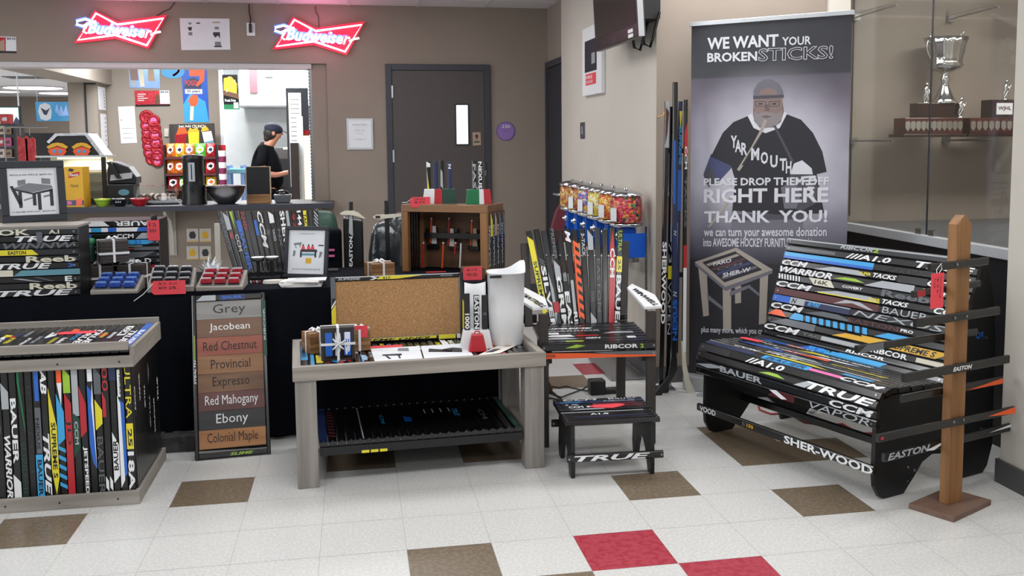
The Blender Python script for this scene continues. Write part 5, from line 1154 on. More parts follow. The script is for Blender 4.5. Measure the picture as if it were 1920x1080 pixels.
for px_, py_ in ((1236, 219), (1301, 200)):
    p = ony(px_, py_, WY-.02); MB().tube([(p.x, WY-.001, p.z), (p.x, WY-.03, p.z), (p.x+.02, WY-.04, p.z+.01), (p.x+.025, WY-.035, p.z+.03)], .003, 'gold', 6).build('wall_hook', None, 'small brass hook on the wall %s of the upright sticks' % ('left' if px_ < 1250 else 'right'), 'hook')

# ================================================================== ROLL-UP BANNER
TL_, TR_ = ony(1297, 46, 2.30), ony(1598, 23, 1.67); TR_.z = TL_.z
bA = Vc((TR_.x-TL_.x, TR_.y-TL_.y, 0)); bW = bA.length; bA.normalize(); bH = TL_.z; BO = Vc((TL_.x, TL_.y, 0)); bnF = bA.cross(ez)
BF = frame(BO, bA, ez)
bn = place(thing('rollup_banner', 'tall dark roll-up banner asking for broken sticks, with printed bearded hockey man', 'banner'), BF)
def bp(x, y, k=765/340.):
    q = onn(1280+x/k, y/k, BO, bnF)-BO; return (q.dot(bA), q.z)
def banner_mat():
    m = bpy.data.materials.new('banner_print'); m.use_nodes = True; MATS['banner_print'] = m; nt = m.node_tree; b = nt.nodes['Principled BSDF']; b.inputs['Roughness'].default_value = .55
    tc = nt.nodes.new('ShaderNodeTexCoord'); sp = nt.nodes.new('ShaderNodeSeparateXYZ'); nt.links.new(tc.outputs['Object'], sp.inputs[0])
    def ramp(sock, stops):
        r = nt.nodes.new('ShaderNodeValToRGB'); nt.links.new(sock, r.inputs[0])
        while len(r.color_ramp.elements) > 1: r.color_ramp.elements.remove(r.color_ramp.elements[0])
        for i, (p, c) in enumerate(stops):
            e = r.color_ramp.elements[0] if i == 0 else r.color_ramp.elements.new(p); e.position = p; e.color = lin(c)+[1]
        return r
    dv = nt.nodes.new('ShaderNodeMath'); dv.operation = 'DIVIDE'; dv.inputs[1].default_value = bH; nt.links.new(sp.outputs[1], dv.inputs[0])
    r = ramp(dv.outputs[0], [(0, '26262c'), (.36, '28282e'), (.37, '3c3b47'), (.43, '6b6877'), (.5, '8c8a98'), (.56, 'a3a1ae'), (.64, 'a5a3b2'), (.72, '8a8596'), (.8, '6e6775'), (.853, '5a5562'), (.856, '38393f'), (1, '303138')])
    # printed glow round the figure
    vm = nt.nodes.new('ShaderNodeMapping'); vm.inputs['Location'].default_value = (-bW*.5/(bW*.62), -bH*.655/(bH*.24), 0); vm.inputs['Scale'].default_value = (1/(bW*.62), 1/(bH*.24), 0); nt.links.new(tc.outputs['Object'], vm.inputs[0])
    ln = nt.nodes.new('ShaderNodeVectorMath'); ln.operation = 'LENGTH'; nt.links.new(vm.outputs[0], ln.inputs[0])
    gl = nt.nodes.new('ShaderNodeMapRange'); gl.interpolation_type = 'SMOOTHSTEP'; gl.inputs[1].default_value = 1.05; gl.inputs[2].default_value = .1; gl.inputs[3].default_value = 0; gl.inputs[4].default_value = 1; nt.links.new(ln.outputs['Value'], gl.inputs[0])
    gm = nt.nodes.new('ShaderNodeMix'); gm.data_type = 'RGBA'; gm.inputs[7].default_value = lin('dcdae6')+[1]; nt.links.new(gl.outputs[0], gm.inputs[0])
    cx = nt.nodes.new('ShaderNodeMath'); cx.operation = 'SUBTRACT'; cx.inputs[1].default_value = bW*.5; nt.links.new(sp.outputs[0], cx.inputs[0])
    ab = nt.nodes.new('ShaderNodeMath'); ab.operation = 'ABSOLUTE'; nt.links.new(cx.outputs[0], ab.inputs[0])
    nz = nt.nodes.new('ShaderNodeTexNoise'); nz.inputs['Scale'].default_value = 5; nt.links.new(tc.outputs['Object'], nz.inputs['Vector'])
    r2 = ramp(nz.outputs['Fac'], [(.3, 'd8d8da'), (.7, 'ffffff')])
    mx = nt.nodes.new('ShaderNodeMix'); mx.data_type = 'RGBA'; mx.blend_type = 'MULTIPLY'; mx.inputs[0].default_value = .6
    nt.links.new(r.outputs[0], gm.inputs[6]); nt.links.new(gm.outputs[2], mx.inputs[6]); nt.links.new(r2.outputs[0], mx.inputs[7]); nt.links.new(mx.outputs[2], b.inputs['Base Color'])
banner_mat()
mat('pr_jersey', '22232a', .6); mat('pr_skin', '8a7570', .6); mat('pr_skin2', '6f5d5a', .6); mat('pr_grey', '6f6d78', .6); mat('pr_greyd', '4b4a54', .6); mat('pr_beard', '8d8688', .6); mat('pr_blue', '444a72', .6); mat('pr_white', 'd9dae2', .6); mat('pr_wood', 'a89f96', .6); mat('pr_dark', '2a2a31', .6); mat('pr_maroon', '5b3a42', .6)
mb = MB(BF); mb.box(0, .09, 0, bW, bH-.012, .002, 'banner_print')
lay = [0.0024]
def bpoly(c, pts, k=None, o=1280):
    if k: 
        P = []
        for x, y in pts:
            q = onn(o+x/k, (440 if k == 4.5 else 0)+y/k, BO, bnF)-BO; P.append((q.dot(bA), q.z))
    else: P = [bp(x, y) for x, y in pts]
    lay[0] += .00005; mb.poly((0, 0, 0), ex, ey, P, c, lay[0])
def btext(s, x0, y0, x1, y1, c='pr_white', bold=.03, dy=0, raw=None):
    if raw: a, b, t = [(lambda q: (q.dot(bA), q.z))(onn(x, y, BO, bnF)-BO) for x, y in ((x0, y1), (x1, y1-dy), (x0, y0))]
    else: a = bp(x0, y1); b = bp(x1, y1-dy); t = bp(x0, y0)
    mb.text(s, (a[0], a[1], 0), (b[0]-a[0], b[1]-a[1], 0), ey, math.hypot(b[0]-a[0], b[1]-a[1]), t[1]-a[1], c, bold, 0, lay[0]+.0004)
bpoly('pr_grey', [(208, 885), (512, 880), (508, 960), (560, 1000), (200, 1000), (205, 960)]); bpoly('pr_greyd', [(205, 905), (510, 900), (512, 925), (205, 930)])
bpoly('pr_blue', [(120, 650), (170, 640), (215, 700), (150, 770), (95, 760), (88, 735)]); bpoly('pr_greyd', [(88, 735), (120, 700), (150, 770), (110, 790)])
bpoly('pr_jersey', [(275, 490), (215, 515), (170, 560), (120, 660), (205, 700), (222, 760), (210, 888), (400, 905), (598, 900), (566, 735), (608, 725), (590, 640), (550, 560), (500, 505), (430, 478), (400, 530), (350, 548), (300, 530)])
bpoly('pr_white', [(275, 490), (290, 478), (312, 520), (350, 545), (398, 528), (425, 470), (442, 478), (410, 540), (350, 562), (300, 540)])
bpoly('pr_skin2', [(298, 470), (300, 420), (420, 420), (428, 470), (415, 515), (385, 538), (325, 538), (302, 510)])
bpoly('pr_skin', [(302, 400), (420, 398), (422, 455), (412, 500), (380, 520), (330, 520), (308, 495), (300, 450)])
bpoly('pr_beard', [(302, 470), (318, 482), (335, 474), (375, 474), (400, 480), (424, 462), (418, 505), (392, 532), (352, 540), (318, 530), (304, 505)])
bpoly('pr_skin2', [(332, 492), (352, 486), (378, 492), (352, 499)])
bpoly('pr_skin2', [(350, 440), (364, 440), (368, 468), (346, 468)])
for x in (306, 364): bpoly('pr_greyd', [(x, 428), (x+46, 426), (x+44, 450), (x+4, 450)]); bpoly('pr_skin', [(x+3, 431), (x+43, 429), (x+41, 447), (x+7, 447)]); bpoly('pr_dark', [(x+14, 436), (x+32, 435), (x+32, 441), (x+14, 441)])
bpoly('pr_grey', [(298, 415), (300, 380), (318, 350), (345, 335), (378, 334), (408, 352), (424, 385), (426, 412), (400, 405), (330, 405)])
bpoly('pr_skin', [(322, 400), (330, 380), (362, 370), (395, 380), (402, 400)]); bpoly('pr_greyd', [(298, 405), (428, 400), (428, 412), (298, 418)])
bpoly('pr_wood', [(345, 502), (358, 510), (330, 575), (300, 640), (240, 722), (230, 715), (290, 620), (322, 560)])
bpoly('pr_dark', [(335, 560), (345, 560), (262, 700), (250, 696)]); bpoly('pr_greyd', [(383, 530), (393, 528), (470, 680), (462, 690)])
bpoly('pr_wood', [(200, 830), (212, 835), (120, 955), (105, 960)])
bpoly('pr_white', [(470, 690), (505, 676), (545, 710), (550, 735), (515, 745), (455, 735)]); bpoly('pr_greyd', [(455, 735), (550, 735), (575, 800), (560, 860), (500, 890), (430, 860), (425, 790)])
for k in range(7): bpoly('pr_white', [(500+k*9, 745+k*14), (560-k*2, 740+k*16), (566-k*2, 748+k*16), (503+k*9, 754+k*14)])
bpoly('pr_grey', [(415, 790), (470, 770), (500, 820), (480, 880), (430, 880)])
for ch_, x, y, s in (('Y', 204, 572, 1), ('A', 222, 590, 1), ('R', 248, 602, 1), ('M', 290, 624, 1.3), ('O', 330, 640, 1.2), ('U', 370, 655, 1.2), ('T', 410, 668, 1.1), ('H', 436, 680, .9)):
    btext(ch_, x, y, x+26*s, y+52)
btext('WE WANT', 105, 160, 405, 210, dy=14); btext('YOUR', 420, 157, 543, 193, dy=5, bold=.02); btext('BROKEN', 105, 224, 315, 263, dy=6); btext('STICKS!', 320, 205, 636, 260, dy=12)
lay[0] += .0006; btext('STICKS!', 323, 208, 633, 257, 'pr_dark', .0, dy=12); lay[0] -= .0006
btext('PLEASE DROP THEM OFF', 90, 752, 618, 784, dy=4); btext('RIGHT HERE', 90, 797, 616, 857, dy=3); btext('THANK  YOU!', 92, 890, 612, 940, dy=2)
btext('we can turn your awesome donation', 90, 960, 608, 1008, bold=.015); btext('into AWESOME HOCKEY FURNITURE like this one:', 88, 1004, 608, 1040, dy=-4, bold=.015)
Z = 4.5
bpoly('pr_wood', [(135, 280), (205, 290), (224, 682), (176, 690)], Z); bpoly('pr_wood', [(340, 430), (412, 430), (412, 800), (344, 800)], Z); bpoly('pr_wood', [(655, 340), (725, 330), (706, 748), (645, 758)], Z); bpoly('pr_wood', [(444, 430), (495, 430), (495, 575), (444, 580)], Z)
bpoly('pr_grey', [(210, 500), (345, 610), (345, 640), (210, 540)], Z); bpoly('pr_grey', [(400, 480), (570, 420), (570, 445), (400, 520)], Z); bpoly('pr_grey', [(560, 420), (655, 500), (655, 525), (560, 450)], Z)
bpoly('pr_grey', [(104, 232), (360, 430), (762, 295), (762, 325), (365, 475), (110, 262)], Z)
bpoly('pr_wood', [(104, 230), (455, 108), (765, 295), (360, 440)], Z); bpoly('pr_dark', [(168, 232), (445, 140), (675, 296), (355, 402)], Z)
for k, c_ in enumerate(('pr_wood', 'pr_maroon', 'pr_blue', 'pr_grey')):
    a = .12+.22*k; bpoly(c_, [(168+187*a+10, 232+170*a-4), (445+230*a-12, 140+156*a+2), (445+230*(a+.1)-12, 140+156*(a+.1)+2), (168+187*(a+.1)+10, 232+170*(a+.1)-4)], Z)
btext('FARO', 1338, 492, 1372, 499, dy=8, raw=1); btext('SHER-W', 1356, 512, 1408, 520, dy=12, raw=1); btext('CCM', 1345, 503, 1392, 508, 'pr_grey', dy=12, raw=1)
btext('plus many more, which you can see online', 1315.5, 612, 1478, 626, dy=-5, raw=1, bold=.015)
mb.build('printed_sheet', bn)
MB(BF).box(-.012, bH-.012, -.008, bW+.012, bH+.012, .012, 'aluminium').build('top_bar', bn, bevel=.002)
MB(BF).box(-.015, .0, -.11, bW+.015, .088, .06, 'aluminium').build('base_cassette', bn, bevel=.01)
MB(BF).box(bW/2-.01, .088, -.04, bW/2+.01, bH-.013, -.02, 'aluminium').build('support_pole', bn)
for x in (.12, bW-.14): MB(BF).box(x, .0, .061, x+.03, .01, .16, 'aluminium').build('foot', bn)

# ================================================================== TROPHIES
def cup(label, x, y, z, s=1.0):
    o = thing('trophy_cup', label, 'trophy', (x, y, z), group='silver cups in the trophy case')
    base = [(.075, 0), (.075, .012), (.06, .03), (.045, .06), (.028, .10), (.022, .13), (.032, .15), (.02, .165), (.022, .19)]
    MB().lathe((x, y, z), [(r*s, h*s) for r, h in base], 'trophy_silver', 24).build('stem', o)
    mb = MB(); n = 40; V = []; Fs = []; pr = [(.03, .19), (.085, .21), (.105, .235), (.095, .25), (.10, .30), (.112, .36), (.128, .405), (.124, .405), (.105, .36), (.085, .26)]
    for r, h in pr:
        for j in range(n):
            a = 2*PI*j/n; q = 1+(.05*math.cos(a*14) if h > .25 else .03*math.cos(a*14)); V.append((x+r*s*q*math.cos(a), y+r*s*q*math.sin(a), z+h*s))
    for i in range(len(pr)-1):
        for j in range(n): Fs.append((i*n+j, i*n+(j+1) % n, (i+1)*n+(j+1) % n, (i+1)*n+j))
    mb.add(V, Fs, 'trophy_silver', True); mb.build('bowl', o)
    for sg in (-1, 1):
        P = [Vc((x+sg*(.10+.03*math.sin(t))*s, y, z+(.27+.15*t/PI)*s)) for t in [PI*k/8 for k in range(9)]]
        P.append(Vc((x+sg*.12*s, y, z+.44*s))); MB().tube(P, .006*s, 'trophy_silver', 8).build('handle', o)
    return o
sx_ = lambda px, Y=2.3: ony(px, 200, Y).x
sz0 = 1.4605
def plinth(label, px0, px1, nshield):
    a, b = sx_(px0), sx_(px1); Y0, Y1 = 2.3, 2.43
    o = thing('trophy_plinth', label, 'trophy base', ((a+b)/2, 2.365, sz0))
    MB().box(a-.02, Y0-.02, sz0, b+.02, Y1+.02, sz0+.018, 'mahogany').build('foot_tier', o, bevel=.003)
    MB().box(a, Y0, sz0+.0181, b, Y1, sz0+.115, 'mahogany2').build('lower_tier', o, bevel=.003)
    for k in range(nshield):
        x = a+(b-a)*(k+.5)/nshield; MB().prism((x-.016, Y0-.0005, sz0+.035), ex, ez, [(0, .02), (.016, 0), (.032, .02), (.032, .055), (.016, .062), (0, .055)], .003, 'trophy_silver').build('name_shield', o)
    return a, b, Y0, o
a, b, Y0, o = plinth('long dark mahogany plinth with silver shields under the large cup', 1698, 1806, 11)
ux0, ux1 = sx_(1728), sx_(1820); MB().box(ux0, 2.345, sz0+.1151, b-.0, 2.43, sz0+.205, 'mahogany').build('upper_tier', o, bevel=.002)
cup('large fluted silver cup with two handles on mahogany plinth in the trophy case', sx_(1770, 2.39), 2.39, sz0+.2055, .98)
a2, b2, _, o2 = plinth('second mahogany plinth with shields at the right edge of the trophy shelf', 1820, 1933, 10)
a3 = sx_(1864); MB().box(a3, 2.32, sz0+.1151, b2, 2.43, sz0+.225, 'mahogany').build('upper_tier', o2, bevel=.002)
MB().box(a3+.03, 2.3195, sz0+.135, a3+.14, 2.3199-.002, sz0+.205, 'paper').text('WJHL', (a3+.04, 2.3175, sz0+.155), ex, ez, .09, .03, 'maroon').build('name_plate', o2)
cup('silver cup partly cut off by the right wall on the upper trophy shelf', sx_(1925, 2.3)+.02, 2.3, 2.2205-.36, .8) if 0 else None
def figurine(label, px, z, y=2.37):
    x = ony(px, 200, y).x; o = thing('player_figurine', label, 'figurine', (x, y, z))
    MB().lathe((x, y, z), [(.018, 0), (.018, .008), (.006, .01)], 'trophy_silver', 12).build('foot', o)
    mb = MB(); mb.tube([(x-.008, y, z+.01), (x-.012, y, z+.035), (x, y, z+.06)], [.005, .007, .009], 'trophy_silver', 8); mb.tube([(x+.012, y, z+.01), (x+.012, y, z+.035), (x, y, z+.06)], [.005, .007, .009], 'trophy_silver', 8)
    mb.tube([(x, y, z+.055), (x+.002, y, z+.085), (x+.005, y, z+.1)], [.011, .013, .006], 'trophy_silver', 8); mb.ball((x+.007, y, z+.113), .010, .010, .012, 'trophy_silver', 10, 7)
    mb.tube([(x+.002, y, z+.09), (x+.022, y-.008, z+.075), (x+.006, y-.015, z+.058)], .005, 'trophy_silver', 6); mb.build('body', o)
    MB().tube([(x+.03, y-.012, z+.09), (x-.02, y-.018, z+.012)], .002, 'trophy_silver', 6).build('stick', o)
    return o
figurine('silver hockey player figurine on the plinth step right of the large cup', 1801, sz0+.1155, 2.323)
figurine('tiny silver figurine left of the large cup', 1735, sz0+.206)
figurine('small silver figurine on the second plinth at the right edge', 1884, sz0+.2255)
cp = cup('silver cup on the upper glass shelf at right edge of the trophy case', ony(1912, 100, 2.3).x+.03, 2.3, 2.2205, .62); 
# ================================================================== BACK WALL FITTINGS
YF6 = 5.999
def quad(px, Y): return [ony(x, y, Y) for x, y in px]
def flat(nm, label, cat, px, Y, m, deco=(), t=.003, texts=(), grp=None, parent=None):
    q = quad(px, Y-t); O = q[0]; mb = MB(); pts = [((p-O).x, (p-O).z) for p in q]
    mb.prism(O, ex, ez, pts, -t, m)
    A, B = q[1]-q[0], q[3]-q[0]; k = .0006
    for c, P in deco: mb.poly(O-ey*k, A, B, P, c); k += .0003
    for s, u0, v0, u1, v1, c in texts:
        a = O+A*u0+B*v0-ey*(k+.0004); mb.text(s, a, A, B, A.length*(u1-u0), B.length*(v1-v0), c, .02, 0, .0004)
    return mb.build(nm, parent, label, cat, grp)
def neon(dx, dy, label):
    Y = YF6-.07; f = lambda x, y, yy=Y: ony(x/4+dx, y/4+dy, yy)
    c = f(900, 220); o = thing('neon_beer_sign', label, 'neon sign', (c.x, 5.99, f(900, 345).z))
    bow = [(720, 100), (880, 185), (1225, 138), (1100, 340), (865, 262), (585, 300)]
    rim = [(708, 78), (880, 162), (1248, 112), (1112, 366), (865, 290), (556, 324)]
    P = quad([(x/4+dx, y/4+dy) for x, y in rim], YF6-.045); MB().prism(P[0], ex, ez, [((p-P[0]).x, (p-P[0]).z) for p in P], -.02, 'neon_red').build('backing', o, 'glowing red backing')
    MB().tube([f(*p) for p in bow], .0095, 'neon_white', 8, True).build('bow_tie_tube', o, 'white-hot bow tie shaped tube')
    a, b, t = f(655, 252, Y-.03), f(1140, 290, Y-.03), f(655, 160, Y-.03)
    mb = MB(); mb.text('Budweiser', a+ey*.008, b-a, t-a, (b-a).length, (t-a).length*1.05, 'neon_blue', .10, .35, .0); mb.tube([f(x, y, Y-.015) for x, y in ((705, 165), (640, 140), (575, 155), (572, 185), (620, 200), (690, 170))], .016, 'neon_blue', 8); mb.build('blue_halo', o, 'blue glowing edge of the lettering')
    mb = MB(); mb.text('Budweiser', a, b-a, t-a, (b-a).length, (t-a).length, 'neon_white', .018, .35, .0006); mb.tube([f(x, y, Y-.03) for x, y in ((705, 165), (640, 143), (578, 158), (575, 182), (620, 195), (690, 168), (720, 160))], .009, 'neon_white', 8)
    mb.tube([f(x, y, Y-.03) for x, y in ((1130, 262), (1165, 245), (1205, 238))], .009, 'neon_white', 8); mb.tube([f(x, y, Y-.03) for x, y in ((650, 250), (625, 235), (640, 200), (655, 170))], .008, 'neon_white', 8); mb.build('script_tube', o, 'white script lettering tube')
    for px_ in ((760, 130), (1050, 290)):
        p = f(*px_); MB().tube([(p.x, YF6, p.z), (p.x, YF6-.05, p.z)], .006, 'k', 6).build('standoff', o)
    l = bpy.data.lights.new('neon_glow', 'POINT'); l.energy = 3; l.color = (1, .16, .36); l.shadow_soft_size = .15; lo = bpy.data.objects.new('neon_glow', l); lo.location = (c.x, YF6-.22, c.z+.02); COL.objects.link(lo)
neon(0, 0, 'red and blue neon beer sign over the left of the serving hatch')
neon(372, 12, 'red and blue neon beer sign over the right of the serving hatch')
MB().tube([ony(x, y, 5.99) for x, y in ((292, 31), (306, 22), (318, 17), (328, 4))], .003, 'k', 6).build('sign_cord', None, 'thin dark cord running up from the left neon sign to the ceiling', 'cord')
MB().tube([ony(x, y, 5.99) for x, y in ((591, 11), (592, 22), (597, 32), (598, 52))], .003, 'k', 6).build('sign_cord', None, 'thin dark cord running up from the right neon sign to the ceiling', 'cord')
o = thing('wall_outlet', 'white wall outlet with black plug high above the hatch between the neon signs', 'outlet', ony(470, 66, YF6))
a, b = ony(463, 67, YF6), ony(478, 43, YF6); MB().box(a.x, YF6-.006, a.z, b.x, YF6, b.z, 'white').build('cover_plate', o, bevel=.002)
c = ony(470, 52, YF6); MB().box(c.x-.014, YF6-.035, c.z-.045, c.x+.014, YF6-.0065, c.z+.03, 'k').build('plug', o, bevel=.006)
MB().tube([(c.x, YF6-.03, c.z+.03)]+[ony(x, y, 5.98) for x, y in ((470, 35), (467, 22), (467, 8))], .006, 'k', 6).build('cable', o)
flat('poster', 'white paper poster of beer glasses between the neon signs', 'poster', [(340, 94), (432, 93), (430, 35), (337, 34)], YF6, 'paper', [('inkgrey', [(.16, .86), (.24, .86), (.22, .8), (.18, .8)]), ('ink', [(.15, .72), (.24, .72), (.22, .6), (.17, .62)]), ('inkgrey', [(.16, .56), (.24, .56), (.24, .46), (.16, .46)]), ('ink', [(.32, .82), (.41, .82), (.4, .86), (.34, .86)]), ('tan2', [(.64, .84), (.82, .84), (.8, .88), (.68, .88)]), ('ink', [(.66, .55), (.8, .55), (.8, .35), (.76, .45), (.7, .38), (.66, .48)]), ('ink', [(.67, .08), (.83, .08), (.83, .12), (.67, .12)]), ('inkgrey', [(.69, .12), (.81, .12), (.81, .25), (.69, .25)]), ('inkgrey', [(.7, .64), (.78, .64), (.78, .72), (.7, .72)])])
flat('menu_card', 'small price card with soft drink photo at the far left above the hatch', 'sign', [(-14, 99), (31, 100), (30, 69), (-14, 68)], YF6, 'paper', [('k', [(0, 0), (1, 0), (1, .13), (0, .13)]), ('foil_red', [(0, .13), (.55, .13), (.55, .95), (0, .95)]), ('tan2', [(.3, .13), (.5, .13), (.5, .85), (.3, .7)])], texts=[('$4.25', .6, .8, .96, .95, 'ink')])
o = thing('wall_notice_frame', 'silver framed CANTEEN HOURS notice on the wall left of the grey door', 'notice', ony(675, 280, YF6))
a, b = ony(651, 281, YF6), ony(699, 222, YF6)
MB().box(a.x, YF6-.012, a.z, b.x, YF6, b.z, 'aluminium').build('notice_frame', o, bevel=.002)
mb = MB(); mb.box(a.x+.018, YF6-.0145, a.z+.018, b.x-.018, YF6-.0125, b.z-.018, 'paper'); W_ = b.x-a.x
for s, v, u0, u1, h in (('Canteen Hours', .78, .22, .78, .04), ('Monday - Friday', .6, .3, .68, .025), ('4 pm - 9 pm', .5, .36, .62, .022), ('Weekends', .32, .25, .72, .022)):
    mb.text(s, (a.x+W_*u0, YF6-.0147, a.z+(b.z-a.z)*v), ex, ez, W_*(u1-u0), (b.z-a.z)*h, 'ink', 0, 0, .0006)
mb.build('notice_sheet', o)
c = ony(948, 246, YF6); o = thing('room_number_sign', 'round purple room sign reading 230 to the right of the grey door', 'sign', c)
MB().lathe((c.x, YF6, c.z), [(.088, 0), (.088, .006)], 'purple', 32, (0, -1, 0)).build('rim', o)
mb = MB(); mb.lathe((c.x, YF6-.0061, c.z), [(.078, 0), (.078, .002)], 'lilac', 32, (0, -1, 0)); mb.text('230', (c.x-.036, YF6-.0083, c.z+.03), ex, ez, .075, .028, 'paper', 0, 0, .0006); mb.text('Canteen', (c.x-.03, YF6-.0083, c.z-.004), ex, ez, .06, .012, 'purple', 0, 0, .0006); mb.build('sign_face', o)
flat('no_smoking_sign', 'small pale no-smoking style sticker on the grey door', 'sign', [(887, 273), (902, 272), (901, 248), (886, 248)], 5.977, 'tan2', [('maroon', [(.3, .6), (.5, .5), (.7, .6), (.7, .75), (.5, .85), (.3, .75)]), ('ink', [(.15, .2), (.85, .2), (.85, .3), (.15, .3)])], texts=[('NO', .3, .38, .7, .46, 'ink')])
# side wall: screen, extinguisher cabinet, switch
XW = .984
o = thing('extinguisher_cabinet', 'white fire extinguisher cabinet with red sticker on the side wall below the television', 'cabinet', onx(1115, 180, XW))
p, q = onx(1099, 181, XW), onx(1135, 179, XW); z0_, z1_ = p.z-.0, onx(1099, 56, XW).z
f0 = .05
MB().box(XW-.03, q.y, z0_, XW, p.y, z1_, 'white').build('cabinet_box', o, bevel=.004)
MB().box(XW-.034, q.y+.13, z0_+.17, XW-.0305, p.y-.10, z1_-.1, 'frame_dark').build('window', o)
MB().box(XW-.0365, q.y+.16, z0_+.22, XW-.0345, q.y+.26, z1_-.2, 'silver').build('extinguisher', o)
mb = MB(); mb.box(XW-.0335, q.y+.15, z0_+.075, XW-.0305, p.y-.12, z0_+.155, 'tag_red'); mb.text('FIRE', (XW-.0336, p.y-.14, z0_+.118), -ey, ez, .2, .024, 'white', .02, 0, .0006); mb.text('EXTINGUISHER', (XW-.0336, p.y-.13, z0_+.085), -ey, ez, .22, .022, 'white', .01, 0, .0006); mb.build('sticker', o)
MB().box(XW-.04, q.y+.07, z0_+.36, XW-.0305, q.y+.10, z0_+.42, 'k').build('latch', o)
p, q = onx(1089, 260, XW), onx(1097, 229, XW); o = thing('light_switch', 'brushed metal light switch plate on the side wall', 'switch', p)
MB().box(XW-.005, q.y, p.z, XW, p.y, q.z, 'steel').build('cover_plate', o); MB().box(XW-.009, (p.y+q.y)/2-.012, (p.z+q.z)/2-.03, XW-.0052, (p.y+q.y)/2+.012, (p.z+q.z)/2+.03, 'silver').build('rocker', o)
tvx = .80; p, q = onx(1117, 93, tvx), onx(1197, 73, tvx); zt = 2.64; zb_ = (p.z+q.z)/2; tl_ = .03
TVX = Vc((tl_, 0, 1)).normalized()
TM_ = frame((tvx, p.y, zb_), (0, -1, 0), (-.06, 0, 1)); o = thing('television', 'black flat television mounted high on the side wall, tilted down', 'television', (tvx+.1, (p.y+q.y)/2, zb_)); W_ = p.y-q.y; H_ = .585
MB(TM_).box(0, 0, -.045, W_, H_, 0, 'plastic_black').build('casing', o, bevel=.006)
MB(TM_).box(.03, .075, .0002, W_-.03, H_-.02, .002, 'screen').build('screen', o)
MB(TM_).box(W_+.0002, .0, -.035, W_+.004, H_, -.002, 'aluminium').build('side_trim', o)
mb = MB(TM_); mb.box(W_-.2, .035, .0002, W_-.1, .055, .0015, 'white'); mb.box(W_-.2, .008, .0002, W_-.1, .028, .0015, 'white'); mb.build('stickers', o)
mb = MB(TM_); mb.text('LG', (W_*.44, .02, .0002), ex, ey, .07, .028, 'grey', 0, 0, .0006); mb.build('logo', o)
MB().box(tvx+.02, q.y+.18, zb_+.12, XW-.001, p.y-.3, zb_+.5, 'plastic_black').build('wall_bracket', o)
for t in (.25, .62):
    y = q.y+t*.55; MB().tube([(tvx+.06, y, zb_+.06), (tvx+.075, y, zb_-.03), (tvx+.11, y, zb_-.045), (tvx+.13, y, zb_+.02), (XW-.02, y, zb_+.15)], .009, 'k', 6).build('cable_loop', o)

# ================================================================== SERVING COUNTER
CZT = .925; CY = 5.6
o = thing('serving_counter', 'dark grey laminate serving counter shelf under the hatch with pale brackets', 'counter', (-3, 5.8, CZT-.045))
cxr = ony(625, 380, CY).x
MB().box(-6.5, CY, CZT-.045, cxr, 5.998, CZT, 'frame_charcoal').build('counter_top', o, bevel=.003)
MB().box(-6.5, 6.0, .9003, HX-.033, 6.26, CZT, 'frame_charcoal').build('counter_top', o)
for px_ in (322, 598):
    p = ony(px_, 440, 5.95); MB().prism((p.x-.012, 5.998, CZT-.046), -ey, -ez, [(0, 0), (.34, 0), (.34, .03), (.12, .10), (.03, .22), (.03, .40), (0, .40)], .024, 'wall_pale').build('bracket', o)
    MB().box(p.x-.03, 5.985, CZT-.46, p.x+.03, 5.9975, CZT-.046, 'wall_pale').build('bracket_plate', o)
def cx_(px, Y): return ony(px, 370, Y).x
# stickers with small drawings below the counter
for px_, py_, i in ((361, 441, 0), (385, 441, 1), (361, 474, 2), (385, 474, 3)):
    c = ony(px_, py_, 5.995); mb = MB(); mb.box(c.x-.05, 5.994, c.z-.06, c.x+.05, 5.9965, c.z+.06, 'wall_pale')
    mb.poly((c.x, 5.9935, c.z), ex, ez, [(-.02, -.03), (.02, -.03), (.03, 0), (.015, .035), (-.02, .03), (-.03, 0)], 'ink' if i in (0, 3) else 'gold'); mb.poly((c.x, 5.9935, c.z), ex, ez, [(-.045, -.058), (.045, -.058), (.045, -.050), (-.045, -.050)], 'gold')
    mb.build('wall_sticker', None, ('upper left', 'upper right', 'lower left', 'lower right')[i]+' of four small gold and black stickers on the wall under the counter', 'sticker', 'small stickers under the counter')
# coffee urn
x = cx_(364.5, 5.78); Z = CZT+.0005; o = thing('coffee_urn', 'tall black coffee urn with grey level gauge on the counter', 'coffee urn', (x, 5.78, Z))
MB().lathe((x, 5.78, Z), [(.105, 0), (.105, .02), (.098, .05), (.098, .17)], 'plastic_black', 24).build('base', o)
MB().lathe((x, 5.78, Z+.1701), [(.088, 0), (.088, .2), (.092, .215), (.092, .24), (.08, .255), (.0001, .258)], 'plastic_black', 24).build('tank', o)
MB().box(x-.026, 5.78-.1, Z+.2, x+.026, 5.78-.089, Z+.36, 'silver').build('gauge', o); MB().box(x-.004, 5.78-.1015, Z+.215, x+.004, 5.78-.1001, Z+.345, 'k').build('gauge_slot', o)
MB().box(x-.015, 5.78-.13, Z+.12, x+.015, 5.78-.0985, Z+.15, 'k2').build('tap', o)
x = cx_(424, 5.76); o = thing('mixing_bowl', 'large dark steel bowl with bright inside on the counter right of the urn', 'bowl', (x, 5.76, Z))
MB().lathe((x, 5.76, Z), [(.07, 0), (.115, .04), (.15, .1), (.163, .155), (.168, .157), (.158, .15), (.14, .1), (.1, .045), (.0001, .03)], 'steel', 32).build('bowl_shell', o)
for k in range(5): MB().ball((x-.07+.035*k, 5.74+.02*(k % 2), Z+.125), .02, .02, .016, 'paper', 8, 6).build('napkin_wad', o) if k != 2 else None
